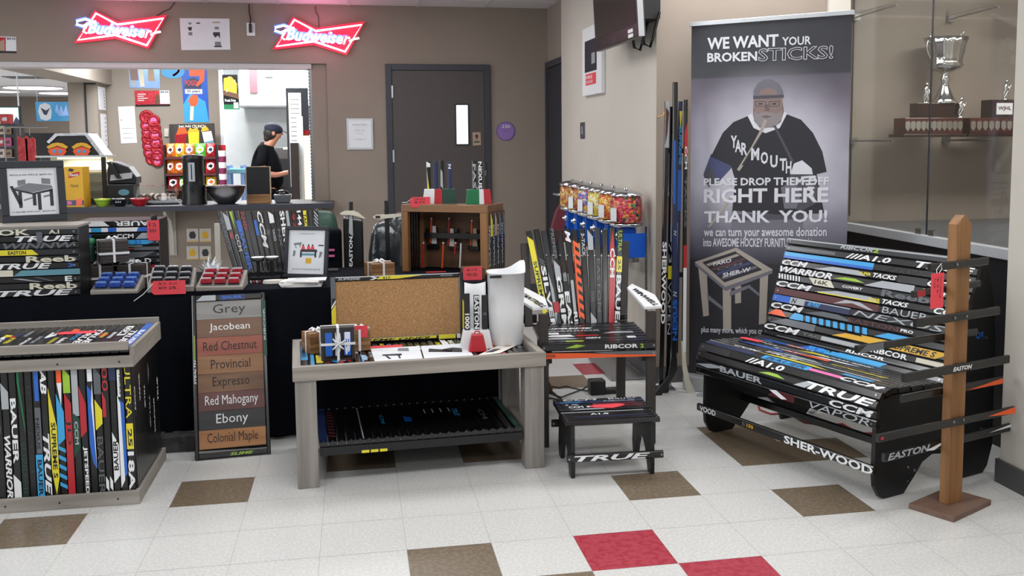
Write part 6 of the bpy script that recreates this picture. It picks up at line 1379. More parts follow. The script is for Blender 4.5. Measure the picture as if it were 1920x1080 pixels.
a, b = cx_(462, 5.75), cx_(508, 5.75); o = thing('display_box', 'black fronted counter display box with slim gold frame beside the steel bowl', 'display box', ((a+b)/2, 5.82, Z)); H = ony(480, 312, 5.75).z-Z
MB().box(a+.006, 5.757, Z+.08, b-.006, 5.9, Z+H-.006, 'plastic_black').build('box_body', o)
MB().box(a+.006, 5.757, Z, b-.006, 5.9, Z+.078, 'coaster').build('wood_base', o)
for r in ((a, Z, a+.006, Z+H), (b-.006, Z, b, Z+H), (a+.006, Z+H-.006, b-.006, Z+H)): MB().box(r[0], 5.75, r[1], r[2], 5.7565, r[3], 'tan2').build('edge_frame', o)
x = cx_(530, 5.78); o = thing('plastic_basket', 'small dark plastic basket of packets at the right end of the counter', 'basket', (x, 5.78, Z))
frust(MB(), x, 5.78, Z, .12, .155, .1, .13, .075, 'grey').build('basket_shell', o, bevel=.01)
MB().ball((x, 5.78, Z+.08), .06, .045, .035, 'k', 10, 6).build('packets', o)
# pastry tray
a, b = cx_(250, 5.84), cx_(337, 5.84); o = thing('pastry_tray', 'clear lidded platter of pastries on the counter left of the urn', 'platter', ((a+b)/2, 5.82, Z))
MB().box(a, 5.79, Z, b, 5.99, Z+.02, 'k2').build('platter_base', o, bevel=.006); MB().box(a+.01, 5.80, Z+.0201, b-.01, 5.98, Z+.034, 'silver').build('liner', o)
frust(MB(), (a+b)/2, 5.89, Z+.036, b-a-.03, b-a-.09, .17, .13, .125, 'glass_clear').build('lid', o)
pr = random.Random(4)
for k in range(11):
    MB().ball((a+.06+(b-a-.12)*(k/10), 5.85+.07*pr.random(), Z+.034+.028), .032, .03, .026+.01*pr.random(), 'paper_warm' if k % 2 else 'wood_brown', 10, 6).build('pastry', None, ('powdered white' if k % 2 else 'brown')+' pastry under the clear lid, %s from the left' % 'first second third fourth fifth sixth seventh eighth ninth tenth eleventh'.split()[k], 'pastry', 'pastries under the clear lid')
for px_, c_, nm, ww in ((192.5, 'lime', 'yellow-green', .07), (225, 'k2', 'black checkered', .078), (262, 'red', 'red', .078)):
    x = cx_(px_, 5.69); o = thing('candy_bowl', 'small %s bowl on the counter beside the yellow box' % nm, 'bowl', (x, 5.69, Z), group='small bowls along the counter edge')
    MB().lathe((x, 5.69, Z), [(ww*.5, 0), (ww*.8, .03), (ww, .065), (ww*1.02, .065), (ww*.75, .03), (.0001, .02)], c_, 22).build('bowl_shell', o)
    MB().ball((x, 5.69, Z+.048), ww*.75, ww*.7, .022, {'lime': 'yellow', 'k2': 'silver', 'red': 'pr_maroon'}[c_], 12, 6).build('contents', o)
    if c_ == 'k2':
        for k in range(9): MB().box(x-.066+.0165*k-.004, 5.69-.075, Z+.035, x-.066+.0165*k+.004, 5.69-.07, Z+.043, 'paper').build('check', o) if k in (3, 4, 5) else None
# yellow box
a, b, c = cx_(123, 5.70), cx_(157, 5.66), cx_(170, 5.80); H = ony(140, 313, 5.68).z-Z
o = thing('yellow_carton', 'tall yellow food carton with red logo standing on the counter', 'carton', ((a+b)/2, 5.75, Z))
A_ = Vc((b-a, -.04, 0)); B_ = Vc((c-b, .14, 0)); V0 = Vc((a, 5.70, Z)); L = [V0, V0+A_, V0+A_+B_, V0+B_]
mb = MB(); mb.add(L+[p+Vc((0, 0, H)) for p in L], [(3, 2, 1, 0), (4, 5, 6, 7), (0, 1, 5, 4), (1, 2, 6, 5), (2, 3, 7, 6), (3, 0, 4, 7)], 'mustard')
n = A_.cross(ez).normalized(); O_ = V0+n*.0006
mb.poly(O_, A_, ez*H, [(.2, .72), (.8, .78), (.85, .88), (.25, .83)], 'foil_red'); mb.text('Fiesta', O_+A_*.27+ez*H*.76+n*.0004, A_+ez*.012, ez, A_.length*.5, H*.07, 'paper', .02, .2, .0004)
mb.text('TILAG', O_+A_*.3+ez*H*.5, A_, ez, A_.length*.45, H*.06, 'ink', .02, 0, .0004); mb.poly(O_, A_, ez*H, [(0, .04), (1, .04), (1, .17), (0, .17)], 'navy'); mb.poly(O_, A_, ez*H, [(.1, .06), (.3, .06), (.35, .1), (.3, .15), (.1, .15), (.06, .1)], 'pink', .0004); mb.poly(O_, A_, ez*H, [(.55, .03), (.9, .05), (.9, .22), (.6, .2)], 'orange', .0005)
mb.poly(O_, A_, ez*H, [(.2, .9), (.45, .88), (.55, .94), (.3, .97)], 'ink', .0004)
mb.build('carton_body', o)
# pizza warmer on the counter inside the hatch
YC = 6.06; o = thing('pizza_warmer', 'lit glass food warmer with black peaked top behind the yellow carton', 'food warmer', (cx_(132, YC), 6.3, Z))
q = lambda x, y, Y=YC: ony(x, y, Y)
a, b = q(66, 293), q(197, 293); zt_ = a.z
MB().box(a.x, YC+.02, Z, b.x, YC+.38, Z+.03, 'plastic_black').build('base', o)
MB().box(a.x, YC, zt_-.012, b.x, YC+.4, zt_+.004, 'aluminium').build('top_rail', o)
for x in (a.x, b.x-.035): MB().box(x, YC+.0, Z+.0302, x+.035, YC+.03, zt_-.0125, 'plastic_black').build('corner_post', o)
MB().box(a.x+.036, YC+.008, Z+.0302, b.x-.036, YC+.012, zt_-.0125, 'glass_clear').build('front_glass', o)
MB().box(a.x+.02, YC+.36, Z+.0302, b.x-.02, YC+.37, zt_-.0125, 'cream').build('back_panel', o)
for k in range(3): MB().box(a.x+.04, YC+.05, Z+.09+k*.1, b.x-.04, YC+.34, Z+.096+k*.1, 'steel').build('rack', o)
MB().box((a.x+b.x)/2-.15, YC+.16, zt_-.03, (a.x+b.x)/2+.25, YC+.2, zt_-.0135, 'lamp_warm').build('lamp', o)
l = bpy.data.lights.new('warmer_light', 'AREA'); l.shape = 'RECTANGLE'; l.size = .4; l.size_y = .2; l.energy = 4; l.color = (1, .86, .66); lo = bpy.data.objects.new('warmer_light', l); lo.location = ((a.x+b.x)/2+.1, YC+.2, zt_-.035); COL.objects.link(lo)
P = [(68, 292), (108, 252), (165, 252), (193, 292)]
Q = quad(P, YC+.01); MB().prism(Q[0], ex, ez, [((p-Q[0]).x, (p-Q[0]).z) for p in Q], -.3, 'plastic_black').build('peaked_top', o) if 0 else MB().prism(Q[0]+ey*.3, ex, ez, [((p-Q[0]).x, (p-Q[0]).z) for p in Q], .3, 'plastic_black').build('peaked_top', o)
r0, r1, r2, r3 = quad([(165, 250), (196, 291), (188, 292), (160, 254)], YC+.004); MB().prism(r0+ey*.3, ex, ez, [((p-r0).x, (p-r0).z) for p in (r0, r1, r2, r3)], .31, 'foil').build('foil_edge', o)
r0, r1, r2, r3 = quad([(104, 250), (165, 249), (163, 254), (108, 255)], YC+.003); MB().prism(r0+ey*.3, ex, ez, [((p-r0).x, (p-r0).z) for p in (r0, r1, r2, r3)], .312, 'foil').build('foil_edge', o)
r0, r1, r2, r3 = quad([(104, 250), (108, 255), (93, 269), (88, 266)], YC+.002); MB().prism(r0+ey*.3, ex, ez, [((p-r0).x, (p-r0).z) for p in (r0, r1, r2, r3)], .314, 'foil').build('foil_edge', o)
for k, (x0, x1) in enumerate(((87, 128), (134, 172))):
    def lp(pts, c, off):
        R = quad([(x0+(x1-x0)*u, 291-26*v) for u, v in pts], YC-.003-off); mb.prism(R[0], ex, ez, [((p-R[0]).x, (p-R[0]).z) for p in R], -.001, c)
    mb = MB(); lp([(.05, .3), (.95, .3), (.8, -.0), (.2, -.0)], 'orange', 0) ; lp([(.0, .6), (.25, .85), (.5, .92), (.75, .85), (1, .6), (.9, .45), (.5, .68), (.1, .45)], 'gold', .001); lp([(.08, .4), (.5, .62), (.92, .4), (.8, .12), (.5, .3), (.2, .12)], 'orange', .002); lp([(.28, .38), (.45, .42), (.42, .16), (.3, .16)], 'cyan', .003); lp([(.55, .42), (.72, .38), (.7, .16), (.56, .16)], 'cyan', .003)
    mb.build('logo', o)
# cash register
x0, x1 = cx_(204, 6.03), cx_(258, 6.03); o = thing('cash_register', 'black cash register with tilted screen beside the food warmer', 'cash register', ((x0+x1)/2, 6.3, Z))
zz = lambda y: ony(230, y, 6.03).z
MB().box(x0, 5.97, Z, x1-.02, 6.24, zz(345), 'plastic_black').build('cash_drawer', o, bevel=.006)
MB().prism((x0, 6.23, zz(345)+.0005), ex, ez, [(0, 0), (x1-x0, 0), (x1-x0-.0, .06), (x1-x0-.06, .15), (x1-x0-.16, .19), (.02, .2), (0, .12)], .22, 'plastic_black').build('register_body', o, bevel=.01)
MB().obox(((x0+x1)/2, 6.0, zz(330)), Vc((.09, -.0, .01)), Vc((0, .02, .03)), Vc((0, -.003, .002)), 'silver').build('keypad', o)
MB().prism((x0+.005, 5.99, zz(325)+.02), ex, ez, [(0, 0.08), (.04, 0.08), (.12, -.06), (.08, -.06)], .02, 'plastic_black').build('card_reader', o)
MB().lathe(((x0+x1)/2+.02, 5.968, zz(360)), [(.045, 0), (.045, .004)], 'teal', 20, (0, -1, 0), 1, .6).build('oval_badge', o)

# ================================================================== KITCHEN BEHIND THE HATCH
YK = 9.448
flat('poster', 'poster of hot dogs and pretzels, left on the kitchen wall', 'poster', [(243, 164), (300, 166), (299, 118), (241, 118)], YK, 'foil_lblue', [('pr_skin', [(.05, .3), (.3, .3), (.28, 1), (0, 1)]), ('cream', [(.35, .05), (.5, .05), (.45, .95), (.3, .95)]), ('tan2', [(.6, .3), (.85, .3), (.8, .9), (.65, .95)]), ('silver', [(.05, .1), (.2, .05), (.2, .3), (.05, .3)])])
c = ony(324, 134, YK); mb = MB(); mb.lathe((c.x, YK, c.z), [(.135, 0), (.135, .004)], 'cyan', 28, (0, -1, 0), 1, .62); mb.tube([(c.x+.09*math.sin(t)*math.cos(t/2), YK-.008, c.z+.05*math.cos(t)) for t in [2*PI*k/24 for k in range(24)]], .012, 'foil_red', 6, True)
mb.tube([(c.x-.11, YK-.008, c.z+.085), (c.x, YK-.008, c.z+.095), (c.x+.11, YK-.008, c.z+.085)], .012, 'foil_red', 6); mb.build('pretzel_sign', None, 'oval light blue sign with red pretzel on the kitchen wall', 'sign')
flat('poster', 'tall blue poster of a corn dog reading POGO on the kitchen wall', 'poster', [(346, 229), (392, 229), (387, 118), (339, 118)], YK, 'bright_blue', [('cyan', [(0, 0), (1, 0), (.9, .35), (.3, .5), (0, .3)]), ('orange', [(.3, 1), (.88, 1), (.8, .78), (.32, .78)]), ('orange', [(.2, .36), (.35, .46), (.6, .46), (.62, .36), (.5, .27), (.3, .27)]), ('cream', [(.28, .27), (.42, .27), (.36, .03), (.22, .03)]), ('navy', [(.08, .56), (.75, .56), (.8, .68), (.5, .76), (.1, .7)]), ('paper', [(.1, .48), (.8, .48), (.8, .56), (.1, .56)]), ('orange', [(.6, .6), (.9, .7), (.95, .9), (.75, .9), (.72, .72), (.55, .64)])], texts=[('POGO', .12, .62, .62, .71, 'tag_red'), ('50 years', .18, .49, .72, .55, 'navy')])
flat('menu_card', 'red soft drink price card on the kitchen wall below the hot dog poster', 'sign', [(254, 200), (319, 199), (317, 170), (252, 170)], YK, 'foil_red', [('k', [(0, 0), (1, 0), (1, .12), (0, .12)]), ('paper', [(.72, .15), (1, .15), (1, 1), (.72, 1)]), ('wood_brown', [(.55, .15), (.7, .15), (.7, .8), (.6, .7)]), ('paper', [(.08, .75), (.32, .75), (.32, .8), (.08, .8)]), ('paper', [(.08, .62), (.26, .62), (.26, .67), (.08, .67)]), ('paper', [(.08, .49), (.36, .49), (.36, .54), (.08, .54)]), ('paper', [(.08, .36), (.26, .36), (.26, .41), (.08, .41)])], texts=[('$4.25', .74, .82, .98, .96, 'ink')])
flat('paper_notice', 'white printed paper notice taped to the kitchen wall', 'notice', [(227, 269), (257, 268), (252, 199), (221, 200)], YK, 'paper', [('inkgrey', [(.1, .4), (.9, .4), (.9, .41), (.1, .41)]), ('inkgrey', [(.15, .26), (.8, .26), (.8, .27), (.15, .27)]), ('inkgrey', [(.15, .14), (.85, .14), (.85, .15), (.15, .15)]), ('ink', [(.12, .62), (.18, .62), (.18, .65), (.12, .65)])])
flat('thermostat', 'small beige thermostat on the kitchen wall left of the snack rack', 'thermostat', [(308, 256), (316, 256), (316, 241), (308, 241)], YK, 'wall_pale', t=.02)
xs_ = -3.6185
for i, (y0_, y1_, ya, yb) in enumerate(((165, 205, 183, 198), (215, 275, 184, 206))):
    a, b = onx(ya, y1_, xs_), onx(yb, y0_, xs_); za, zb2 = min(a.z, b.z), max(a.z, b.z)
    mb = MB(); mb.box(xs_, 9.05+.06*i, za, xs_+.003, 9.38, zb2, 'paper')
    for k in range(6): mb.box(xs_+.003, 9.30, zb2-.06-k*(zb2-za)/7.5, xs_+.0036, 9.33, zb2-.04-k*(zb2-za)/7.5, 'ink')
    mb.build('paper_notice', None, ('upper', 'lower')[i]+' white paper sheet taped to the side of the kitchen pier', 'notice')
discs = [(1240, 178), (1298, 207), (1240, 245), (1305, 268), (1250, 305), (1312, 325), (1250, 360), (1320, 390), (1256, 415), (1328, 443), (1265, 475), (1333, 495), (1283, 530), (1330, 545)]
o = thing('bottle_cap_garland', 'hanging garland of fourteen red round caps on the kitchen wall', 'garland', ony(285, 304, YK))
for k, (x, y) in enumerate(discs):
    c = ony(x/4.5, 180+y/4.5, YK); r = .075 if k else .085
    MB().lathe((c.x, YK-.002-.012*(k % 2), c.z), [(r, 0), (r, .01), (r*.7, .012), (r*.62, .006), (.0001, .006)], 'foil_red', 18, (0, -1, 0)).lathe((c.x, YK-.0085-.012*(k % 2), c.z), [(r*.5, 0), (r*.5, .001)], 'pink' if k % 3 else 'foil_red', 14, (0, -1, 0)).build('red_cap', o)
# snack rack
YS = 8.95; RZ = 1.02
o = thing('snack_rack', 'black wire snack rack with JUST ADD CRUNCH header beside the coffee urn', 'snack rack', (cx_(360, YS), 9.1, 0))
a, b = ony(306.5, 300, YS), ony(408, 300, YS)
for x in (a.x, b.x-.02): MB().box(x, YS, 0, x+.02, YS+.3, ony(308, 272, YS).z, 'plastic_black').build('side_frame', o)
MB().box(a.x+.0205, YS+.28, .3, b.x-.0205, YS+.29, ony(308, 275, YS).z, 'plastic_black').build('back_panel', o)
shz = [ony(350, y, YS).z for y in (294, 325, 353)]
for z in shz+[.6, .3]: MB().box(a.x+.0205, YS, z-.015, b.x-.0205, YS+.279, z-.001, 'plastic_black').build('shelf', o); MB().box(a.x+.0205, YS-.008, z-.03, b.x-.0205, YS-.0005, z-.002, 'maroon').build('price_strip', o)
flat('rack_header', None, None, [(319, 296), (406, 294), (402, 231), (317, 233)], YS+.31, 'wood_dark', [('foil_red', [(.1, .1), (.3, .1), (.38, .75), (.12, .7)]), ('orange', [(.14, .68), (.4, .72), (.34, .9), (.2, .88)]), ('yellow', [(.42, .08), (.62, .08), (.64, .8), (.4, .8)]), ('gold', [(.4, .75), (.64, .75), (.6, .9), (.5, .84), (.44, .9)]), ('paper', [(.7, .75), (.9, .78), (.94, .5), (.74, .45)]), ('teal', [(.74, .45), (.94, .5), (.98, .15), (.8, .08)]), ('gold', [(.68, .76), (.86, .8), (.8, .92), (.7, .88)])], texts=[('Just Add', .2, .88, .46, .97, 'paper'), ('CRUNCH', .49, .88, .78, .97, 'cream')], parent=o)
mat('bag_orange', 'e0762a', .3, .1, bump=.3, scale=20); mat('bag_yellow', 'e8bf2e', .3, .1, bump=.3, scale=20); mat('bag_green', '4fb53a', .3, .1, bump=.3, scale=20); mat('bag_red', 'b7232b', .3, .1, bump=.3, scale=20); mat('bag_purple', '7a2c50', .3, .1, bump=.3, scale=20)
def crisp(px0, px1, z, m, c2, label, h=.155):
    a, b = ony(px0, 300, YS+.02).x, ony(px1, 300, YS+.02).x; w = b-a-.004; cx = (a+b)/2
    o = thing('snack_bag', label, 'snack bag', (cx, YS+.05, z), group='snack bags on the wire rack'); mb = MB(); V = []; F_ = []; n, k = 8, 8
    for s in (-1, 1):
        for i in range(k+1):
            for j in range(n+1):
                u, v = j/n, i/k; t = .026*(math.sin(PI*u)**.6)*(math.sin(PI*v)**.6); V.append((cx-w/2+w*u, YS+.05+s*t, z+h*v))
    st_ = (n+1)*(k+1)
    for s in range(2):
        for i in range(k):
            for j in range(n):
                q = s*st_+i*(n+1)+j; f = (q, q+1, q+n+2, q+n+1); F_.append(f if s == 0 else f[::-1])
    mb.add(V, F_, m, True); mb.build('bag_body', o)
    mb = MB(); y = YS+.05-.0275
    mb.prism((cx, y, z+h*.5), ex, ez, [(-w*.35, -.02), (-.01, -.045), (w*.32, -.01), (w*.35, .03), (0, .045), (-w*.3, .03)], -.001, 'paper'); mb.prism((cx, y-.0012, z+h*.5), ex, ez, [(-w*.25, 0), (w*.1, -.02), (w*.25, .015), (0, .028)], -.001, c2); mb.build('bag_logo', o)
z1, z2, z3 = shz
for i, (p0_, p1_, m, c2, d) in enumerate(((311.5, 328, 'bag_orange', 'maroon', 'orange bag first from left'), (328, 346, 'bag_yellow', 'navy', 'yellow bag second from left'), (346, 365, 'bag_orange', 'purple', 'orange bag with purple logo third from left'), (365, 386, 'bag_green', 'lime', 'green bag fourth from left'), (386, 404, 'bag_red', 'navy', 'red bag at right end'))):
    crisp(p0_, p1_, z1, m, c2, d+' on the top shelf of the snack rack')
for (p0_, p1_, m, c2, d) in ((311, 326, 'bag_orange', 'maroon', 'orange and white bag first from left'), (326, 346, 'bag_orange', 'orange', 'bright orange bag second from left'), (384, 404, 'bag_red', 'k', 'red bag right of the urn')): crisp(p0_, p1_, z2, m, c2, d+' on the middle shelf of the snack rack')
for (p0_, p1_, m, c2, d) in ((312, 333, 'bag_red', 'k', 'dark red bag at left'), (333, 345, 'bag_green', 'lime', 'small green bag'), (384, 404, 'bag_yellow', 'orange', 'yellow bag right of the urn')): crisp(p0_, p1_, z3, m, c2, d+' on the bottom shelf of the snack rack', .13)
x = ony(418, 330, YS).x; o = thing('cup_tower', 'purple and white striped column of stacked cups right of the snack rack', 'cups', (x, YS, 0)); z = .0
mb_ = 0
MB().box(x-.05, YS-.04, 0, x+.05, YS+.06, .95, 'plastic_black').build('stand', o)
for k in range(6): MB().lathe((x, YS, .9505+k*.068), [(.04, 0), (.045, .066)], ('bag_purple', 'paper')[k % 2], 16).build('cup', o)
x = ony(411, 280, YS).x; MB().box(x-.035, YS+.3, 0, x+.035, YS+.33, ony(411, 272, YS).z, 'bag_red').build('red_side_board', None, 'narrow red board standing at the right side of the snack rack', 'board')
# hanging fries poster
q = quad([(420, 205), (449, 205), (445, 140), (416, 140)], 8.9); o = thing('hanging_sign', 'hanging poster of golden fries at the edge of the kitchen doorway', 'sign', q[0])
flat('sign_card', None, None, [(420, 205), (449, 205), (445, 140), (416, 140)], 8.9, 'k', [('wood_brown', [(.02, .42), (.98, .3), (1, .45), (.05, .6)]), ('gold', [(.05, .55), (.9, .45), (.95, .75), (.6, .95), (.1, .9)]), ('cream', [(.2, .5), (.28, .5), (.5, .95), (.42, .95)]), ('tan2', [(.55, .5), (.6, .5), (.45, .9), (.4, .9)]), ('cream', [(.7, .48), (.78, .48), (.85, .85), (.78, .85)]), ('yellow', [(.1, .6), (.5, .55), (.45, .92), (.15, .88)]), ('yellow', [(.5, .5), (.85, .5), (.8, .8), (.6, .85)]), ('green', [(0, 0), (1, 0), (1, .14), (0, .14)]), ('paper', [(.65, .03), (.95, .03), (.95, .2), (.65, .2)])], texts=[('Fresh Fries', .1, .22, .8, .3, 'paper')], parent=o)
for x, y in ((420, 141), (441, 141)): a = ony(x, y, 8.9); MB().tube([(a.x, 8.9, a.z), (a.x, 8.9, 2.669)], .002, 'silver', 5).build('wire', o)
# range hood and white fittings
q0, q1 = ony(450, 198, 10.3), ony(562, 198, 10.3)
o = thing('range_hood', 'large white extractor hood over the kitchen line', 'hood', ((q0.x+q1.x)/2, 10.6, q0.z))
MB().box(q0.x, 10.3, q0.z, q1.x+.3, 10.98, 2.66, 'kitchen_white').build('hood_body', o, bevel=.01)
MB().box(q0.x-.02, 10.28, q0.z-.02, q1.x+.32, 10.98, q0.z-.001, 'steel').build('grease_rim', o)
a = ony(475, 145, 10.28); MB().box(a.x-.05, 10.27, a.z-.2, a.x+.05, 10.299, 2.6, 'pr_maroon').build('filter_panel', o)
a = ony(504, 130, 10.28); MB().box(a.x-.06, 10.27, a.z-.1, a.x+.05, 10.299, a.z+.2, 'steel').build('control_box', o)
o = thing('prep_cart', 'pale blue plastic utility cart in front of the white kitchen wall', 'cart', (ony(440, 330, 10).x, 10, 0)); a, b = ony(424, 320, 10), ony(462, 320, 10)
for z in (1.12, .7, .3): MB().box(a.x, 9.85, z-.06, b.x, 10.25, z, 'teal').build('shelf', o, bevel=.01)
for x in (a.x+.02, b.x-.06):
    for y in (9.87, 10.19): MB().box(x, y, 0, x+.04, y+.04, 1.16, 'foil_lblue').build('leg', o)
# pass: black board, door post, lit heater
a, b = ony(538, 246, 8.2), ony(577, 165, 8.2)
o = thing('menu_board', 'tall black board with long white menu sheet at the right of the kitchen opening', 'board', ((a.x+b.x)/2, 8.2, 0))
MB().box(a.x, 8.2, 0, b.x, 8.24, b.z, 'frame_dark').build('board_panel', o)
p, r = ony(544, 300, 8.19), ony(564, 174, 8.19); mb = MB(); mb.box(p.x, 8.19, p.z-.3, r.x, 8.1995, r.z, 'paper_warm')
for k in range(14): mb.box(p.x+.02, 8.1895, r.z-.08-k*.05, r.x-.02, 8.1899, r.z-.07-k*.05, 'inkgrey')
mb.build('menu_sheet', o)
a, b = ony(547, 372, 7.9), ony(559, 268, 7.9); MB().box(a.x, 7.9, 0, b.x, 7.98, b.z, 'wood_dark').build('brown_post', None, 'dark brown post standing in front of the menu board in the kitchen', 'post')
a, b = ony(560, 372, 7.95), ony(567, 218, 7.95); MB().box(a.x, 7.982, 0, b.x, 7.998, b.z, 'kitchen_white').build('white_post', None, 'slim white post beside the lit drinks warmer', 'post')
a, b = ony(568, 372, 8.0), ony(582, 244, 8.0); o = thing('heated_cabinet', 'brightly lit glass cabinet with red header at the right edge of the hatch', 'cabinet', ((a.x+b.x)/2, 8.1, 0))
MB().box(a.x, 8.0, 0, b.x+.1, 8.18, a.z-.1, 'wall_pale').build('cabinet_base', o); MB().box(a.x+.02, 8.1, a.z-.099, b.x+.1, 8.12, b.z-.06, 'lamp_warm').build('lit_interior', o); MB().box(a.x, 8.0, b.z-.05, b.x+.1, 8.18, b.z, 'foil_red').build('header', o); MB().box(a.x+.001, 8.0, a.z-.099, a.x+.015, 8.18, b.z-.051, 'tan2').build('side_frame', o)
# shelf equipment seen behind the person
a, b = ony(516, 276, 10.2), ony(546, 262, 10.2); o = thing('kitchen_appliance', 'steel kitchen appliance with yellow label behind the person in the cap', 'appliance', ((a.x+b.x)/2, 10.4, 0))
MB().box(a.x, 10.2, 0, b.x+.3, 10.7, a.z, 'steel').build('appliance_body', o, bevel=.01); MB().box(a.x+.1, 10.19, a.z-.03, b.x, 10.1995, a.z-.001, 'cream').build('label', o); MB().box(a.x+.02, 10.19, .8, b.x+.2, 10.1995, a.z-.15, 'case_black').build('oven_window', o)

# ---- dining room seen through the hatch on the left
YD = 12.0
fl = lambda nm, lb, ct, px, m, deco=(), texts=(), Y=YD, g=None: flat(nm, lb, ct, px, Y, m, deco, .01, texts, g)
bq_ = thing('banner', 'blue hanging banner with round bird logo in the dining room', 'banner', ony(100, 227, YD))
flat('banner_cloth', None, None, [(69, 227), (133, 227), (133, 191), (66, 191)], YD, 'cyan', [('paper', [(.12, .1), (.28, .02), (.42, .12), (.46, .5), (.42, .85), (.28, .95), (.12, .85), (.06, .5)]), ('navy', [(.14, .7), (.3, .55), (.42, .7), (.3, .3), (.22, .35)]), ('foil_lblue', [(.55, .5), (.62, .9), (.68, .5), (.75, .85), (.8, .45), (.9, .9), (.95, .3), (.7, .25)])], .01, parent=bq_)
MB().box(ony(0, 200, YD).x-.3, YD+.001, .0, ony(140, 200, YD).x, YD+.05, 1.60, 'case_black').build('dark_partition', None, 'dark waist-high partition across the dining room behind the hatch', 'partition')
for px_ in (70, 131): a = ony(px_, 191, YD); MB().tube([(a.x, YD-.005, a.z), (a.x, YD-.005, 2.669)], .003, 'paper', 5).build('cord', bq_)
a, b = ony(-8, 236, 11.0), ony(37, 199, 11.0); o = thing('wall_screen', 'pale green lit screen at the far left behind the hatch', 'screen', (a.x, 11, a.z))
MB().box(a.x, 11.0, a.z, b.x, 11.05, b.z, 'frame_dark').build('screen_frame', o); mb = MB(); mb.box(a.x, 10.99, a.z+.02, b.x-.02, 10.9995, b.z-.02, 'screen_green'); c = ony(30, 230, 10.98); mb.prism((c.x-.04, 10.989, c.z-.02), ex, ez, [(0, 0), (.09, 0), (.07, .06), (.045, .1), (.02, .06)], -.001, 'navy'); mb.build('screen_face', o)
for a in ((b.x-.02),): MB().tube([(a, 11.02, b.z), (a, 11.02, 2.669)], .01, 'paper', 6).build('ceiling_mount', o)
a, b = ony(-20, 236, 8.0), ony(24, 236, 8.0); o = thing('cup_shelves', 'dark shelf stack of cups and snack boxes at the left edge of the hatch', 'shelves', ((a.x+b.x)/2, 8.1, 0))
MB().box(b.x, 8.0, 0, b.x+.02, 8.3, ony(0, 232, 8).z, 'plastic_black').build('side_frame', o)
for i, y in enumerate((253, 275, 296, 340)): MB().box(a.x, 8.0, ony(0, y, 8).z-.012, b.x-.0005, 8.3, ony(0, y, 8).z, 'plastic_black').build('shelf', o)
for i, (x0_, x1_, y0_, y1_, m) in enumerate(((0, 18, 228, 215, 'bag_red'), (-4, 10, 252, 236, 'cream'), (10, 22, 252, 238, 'tan2'), (-3, 8, 274, 257, 'bag_red'), (8, 22, 274, 258, 'pink'), (-4, 9, 295, 279, 'paper_warm'), (10, 23, 295, 280, 'tan2'))):
    p, q = ony(x0_, y0_, 8.02), ony(x1_, y1_, 8.02)
    if i == 0: p.z = ony(0, 232, 8).z+.001; q.z = p.z+.1; MB().box(a.x, 8.0, p.z-.012, b.x-.0005, 8.3, p.z-.001, 'plastic_black').build('shelf', o)
    mb = MB(); mb.box(p.x, 8.02, p.z, q.x-.006, 8.15, q.z, m); mb.poly((p.x, 8.0195, p.z), ex*(q.x-p.x), ez*(q.z-p.z), [(.2, .3), (.7, .3), (.7, .7), (.2, .6)], 'maroon' if m != 'bag_red' else 'paper')
    mb.build('snack_box', None, ('red carton on the top board', 'cream box first on the upper shelf', 'tan box second on the upper shelf', 'red box first on the middle shelf', 'pink box second on the middle shelf', 'pale box first on the lower shelf', 'tan box second on the lower shelf')[i]+' of the shelves at the hatch edge', 'box', 'boxes on the shelves at the hatch edge')
for i, px_ in enumerate((43.5, 58)):
    c = ony(px_, 290, 7.5); t = ony(px_, 255, 7.5); mb = MB(); mb.prism((c.x-.045, 7.5, 1.0), ex, ez, [(0, 0), (.088, 0), (.088, t.z-1.0-.03), (.06, t.z-1.0-.012), (.04, t.z-1-.035), (.01, t.z-1.0), (0, t.z-1.0)], -.02, 'bag_red')
    mb.build('red_pennant_bag', None, ('left' if i == 0 else 'right')+' of two bright red bags hanging behind the hatch', 'bag', 'red bags hanging behind the hatch')
a = ony(50, 250, 7.5); MB().tube([(a.x-.2, 7.49, a.z+.06), (a.x+.2, 7.49, a.z+.06)], .008, 'steel', 8).tube([(a.x-.055, 7.49, a.z+.06), (a.x-.055, 7.49, a.z-.02)], .004, 'steel', 6).tube([(a.x+.03, 7.49, a.z+.06), (a.x+.03, 7.49, a.z-.02)], .004, 'steel', 6).tube([(a.x-.2, 7.49, a.z+.06), (a.x-.2, 7.49, 0)], .008, 'steel', 8).build('hanging_rail', None, 'thin steel rail on a post holding two red bags', 'rail')

# ================================================================== PERSON
def skin(nm, parent, verts, edges, m, sub=2, label=None):
    """verts: (x, y, z, rx, ry)"""
    I = wm(parent).inverted() if parent else Matrix.Identity(4)
    me = bpy.data.meshes.new(nm); bm = bmesh.new(); ly = bm.verts.layers.skin.verify()
    vs = []
    for v in verts:
        q = bm.verts.new(v[:3]); q[ly].radius = (v[3], v[4] if len(v) > 4 else v[3]); vs.append(q)
    for a, b in edges: bm.edges.new((vs[a], vs[b]))
    vs[0][ly].use_root = True; bm.to_mesh(me); bm.free(); me.materials.append(MATS[m])
    o = bpy.data.objects.new(nm, me); COL.objects.link(o); o.parent = parent; WM[o.name] = wm(parent).copy() if parent else Matrix.Identity(4)
    s = o.modifiers.new('skin', 'SKIN'); s.use_smooth_shade = True; q = o.modifiers.new('sub', 'SUBSURF'); q.levels = sub; q.render_levels = sub
    if label: o['label'] = label
    return o
PY = 8.9; hx = ony(520, 262, PY).x-.11
per = thing('person', 'person in navy cap and black T-shirt looking down at a card in the kitchen', 'person', (hx, PY, 0))
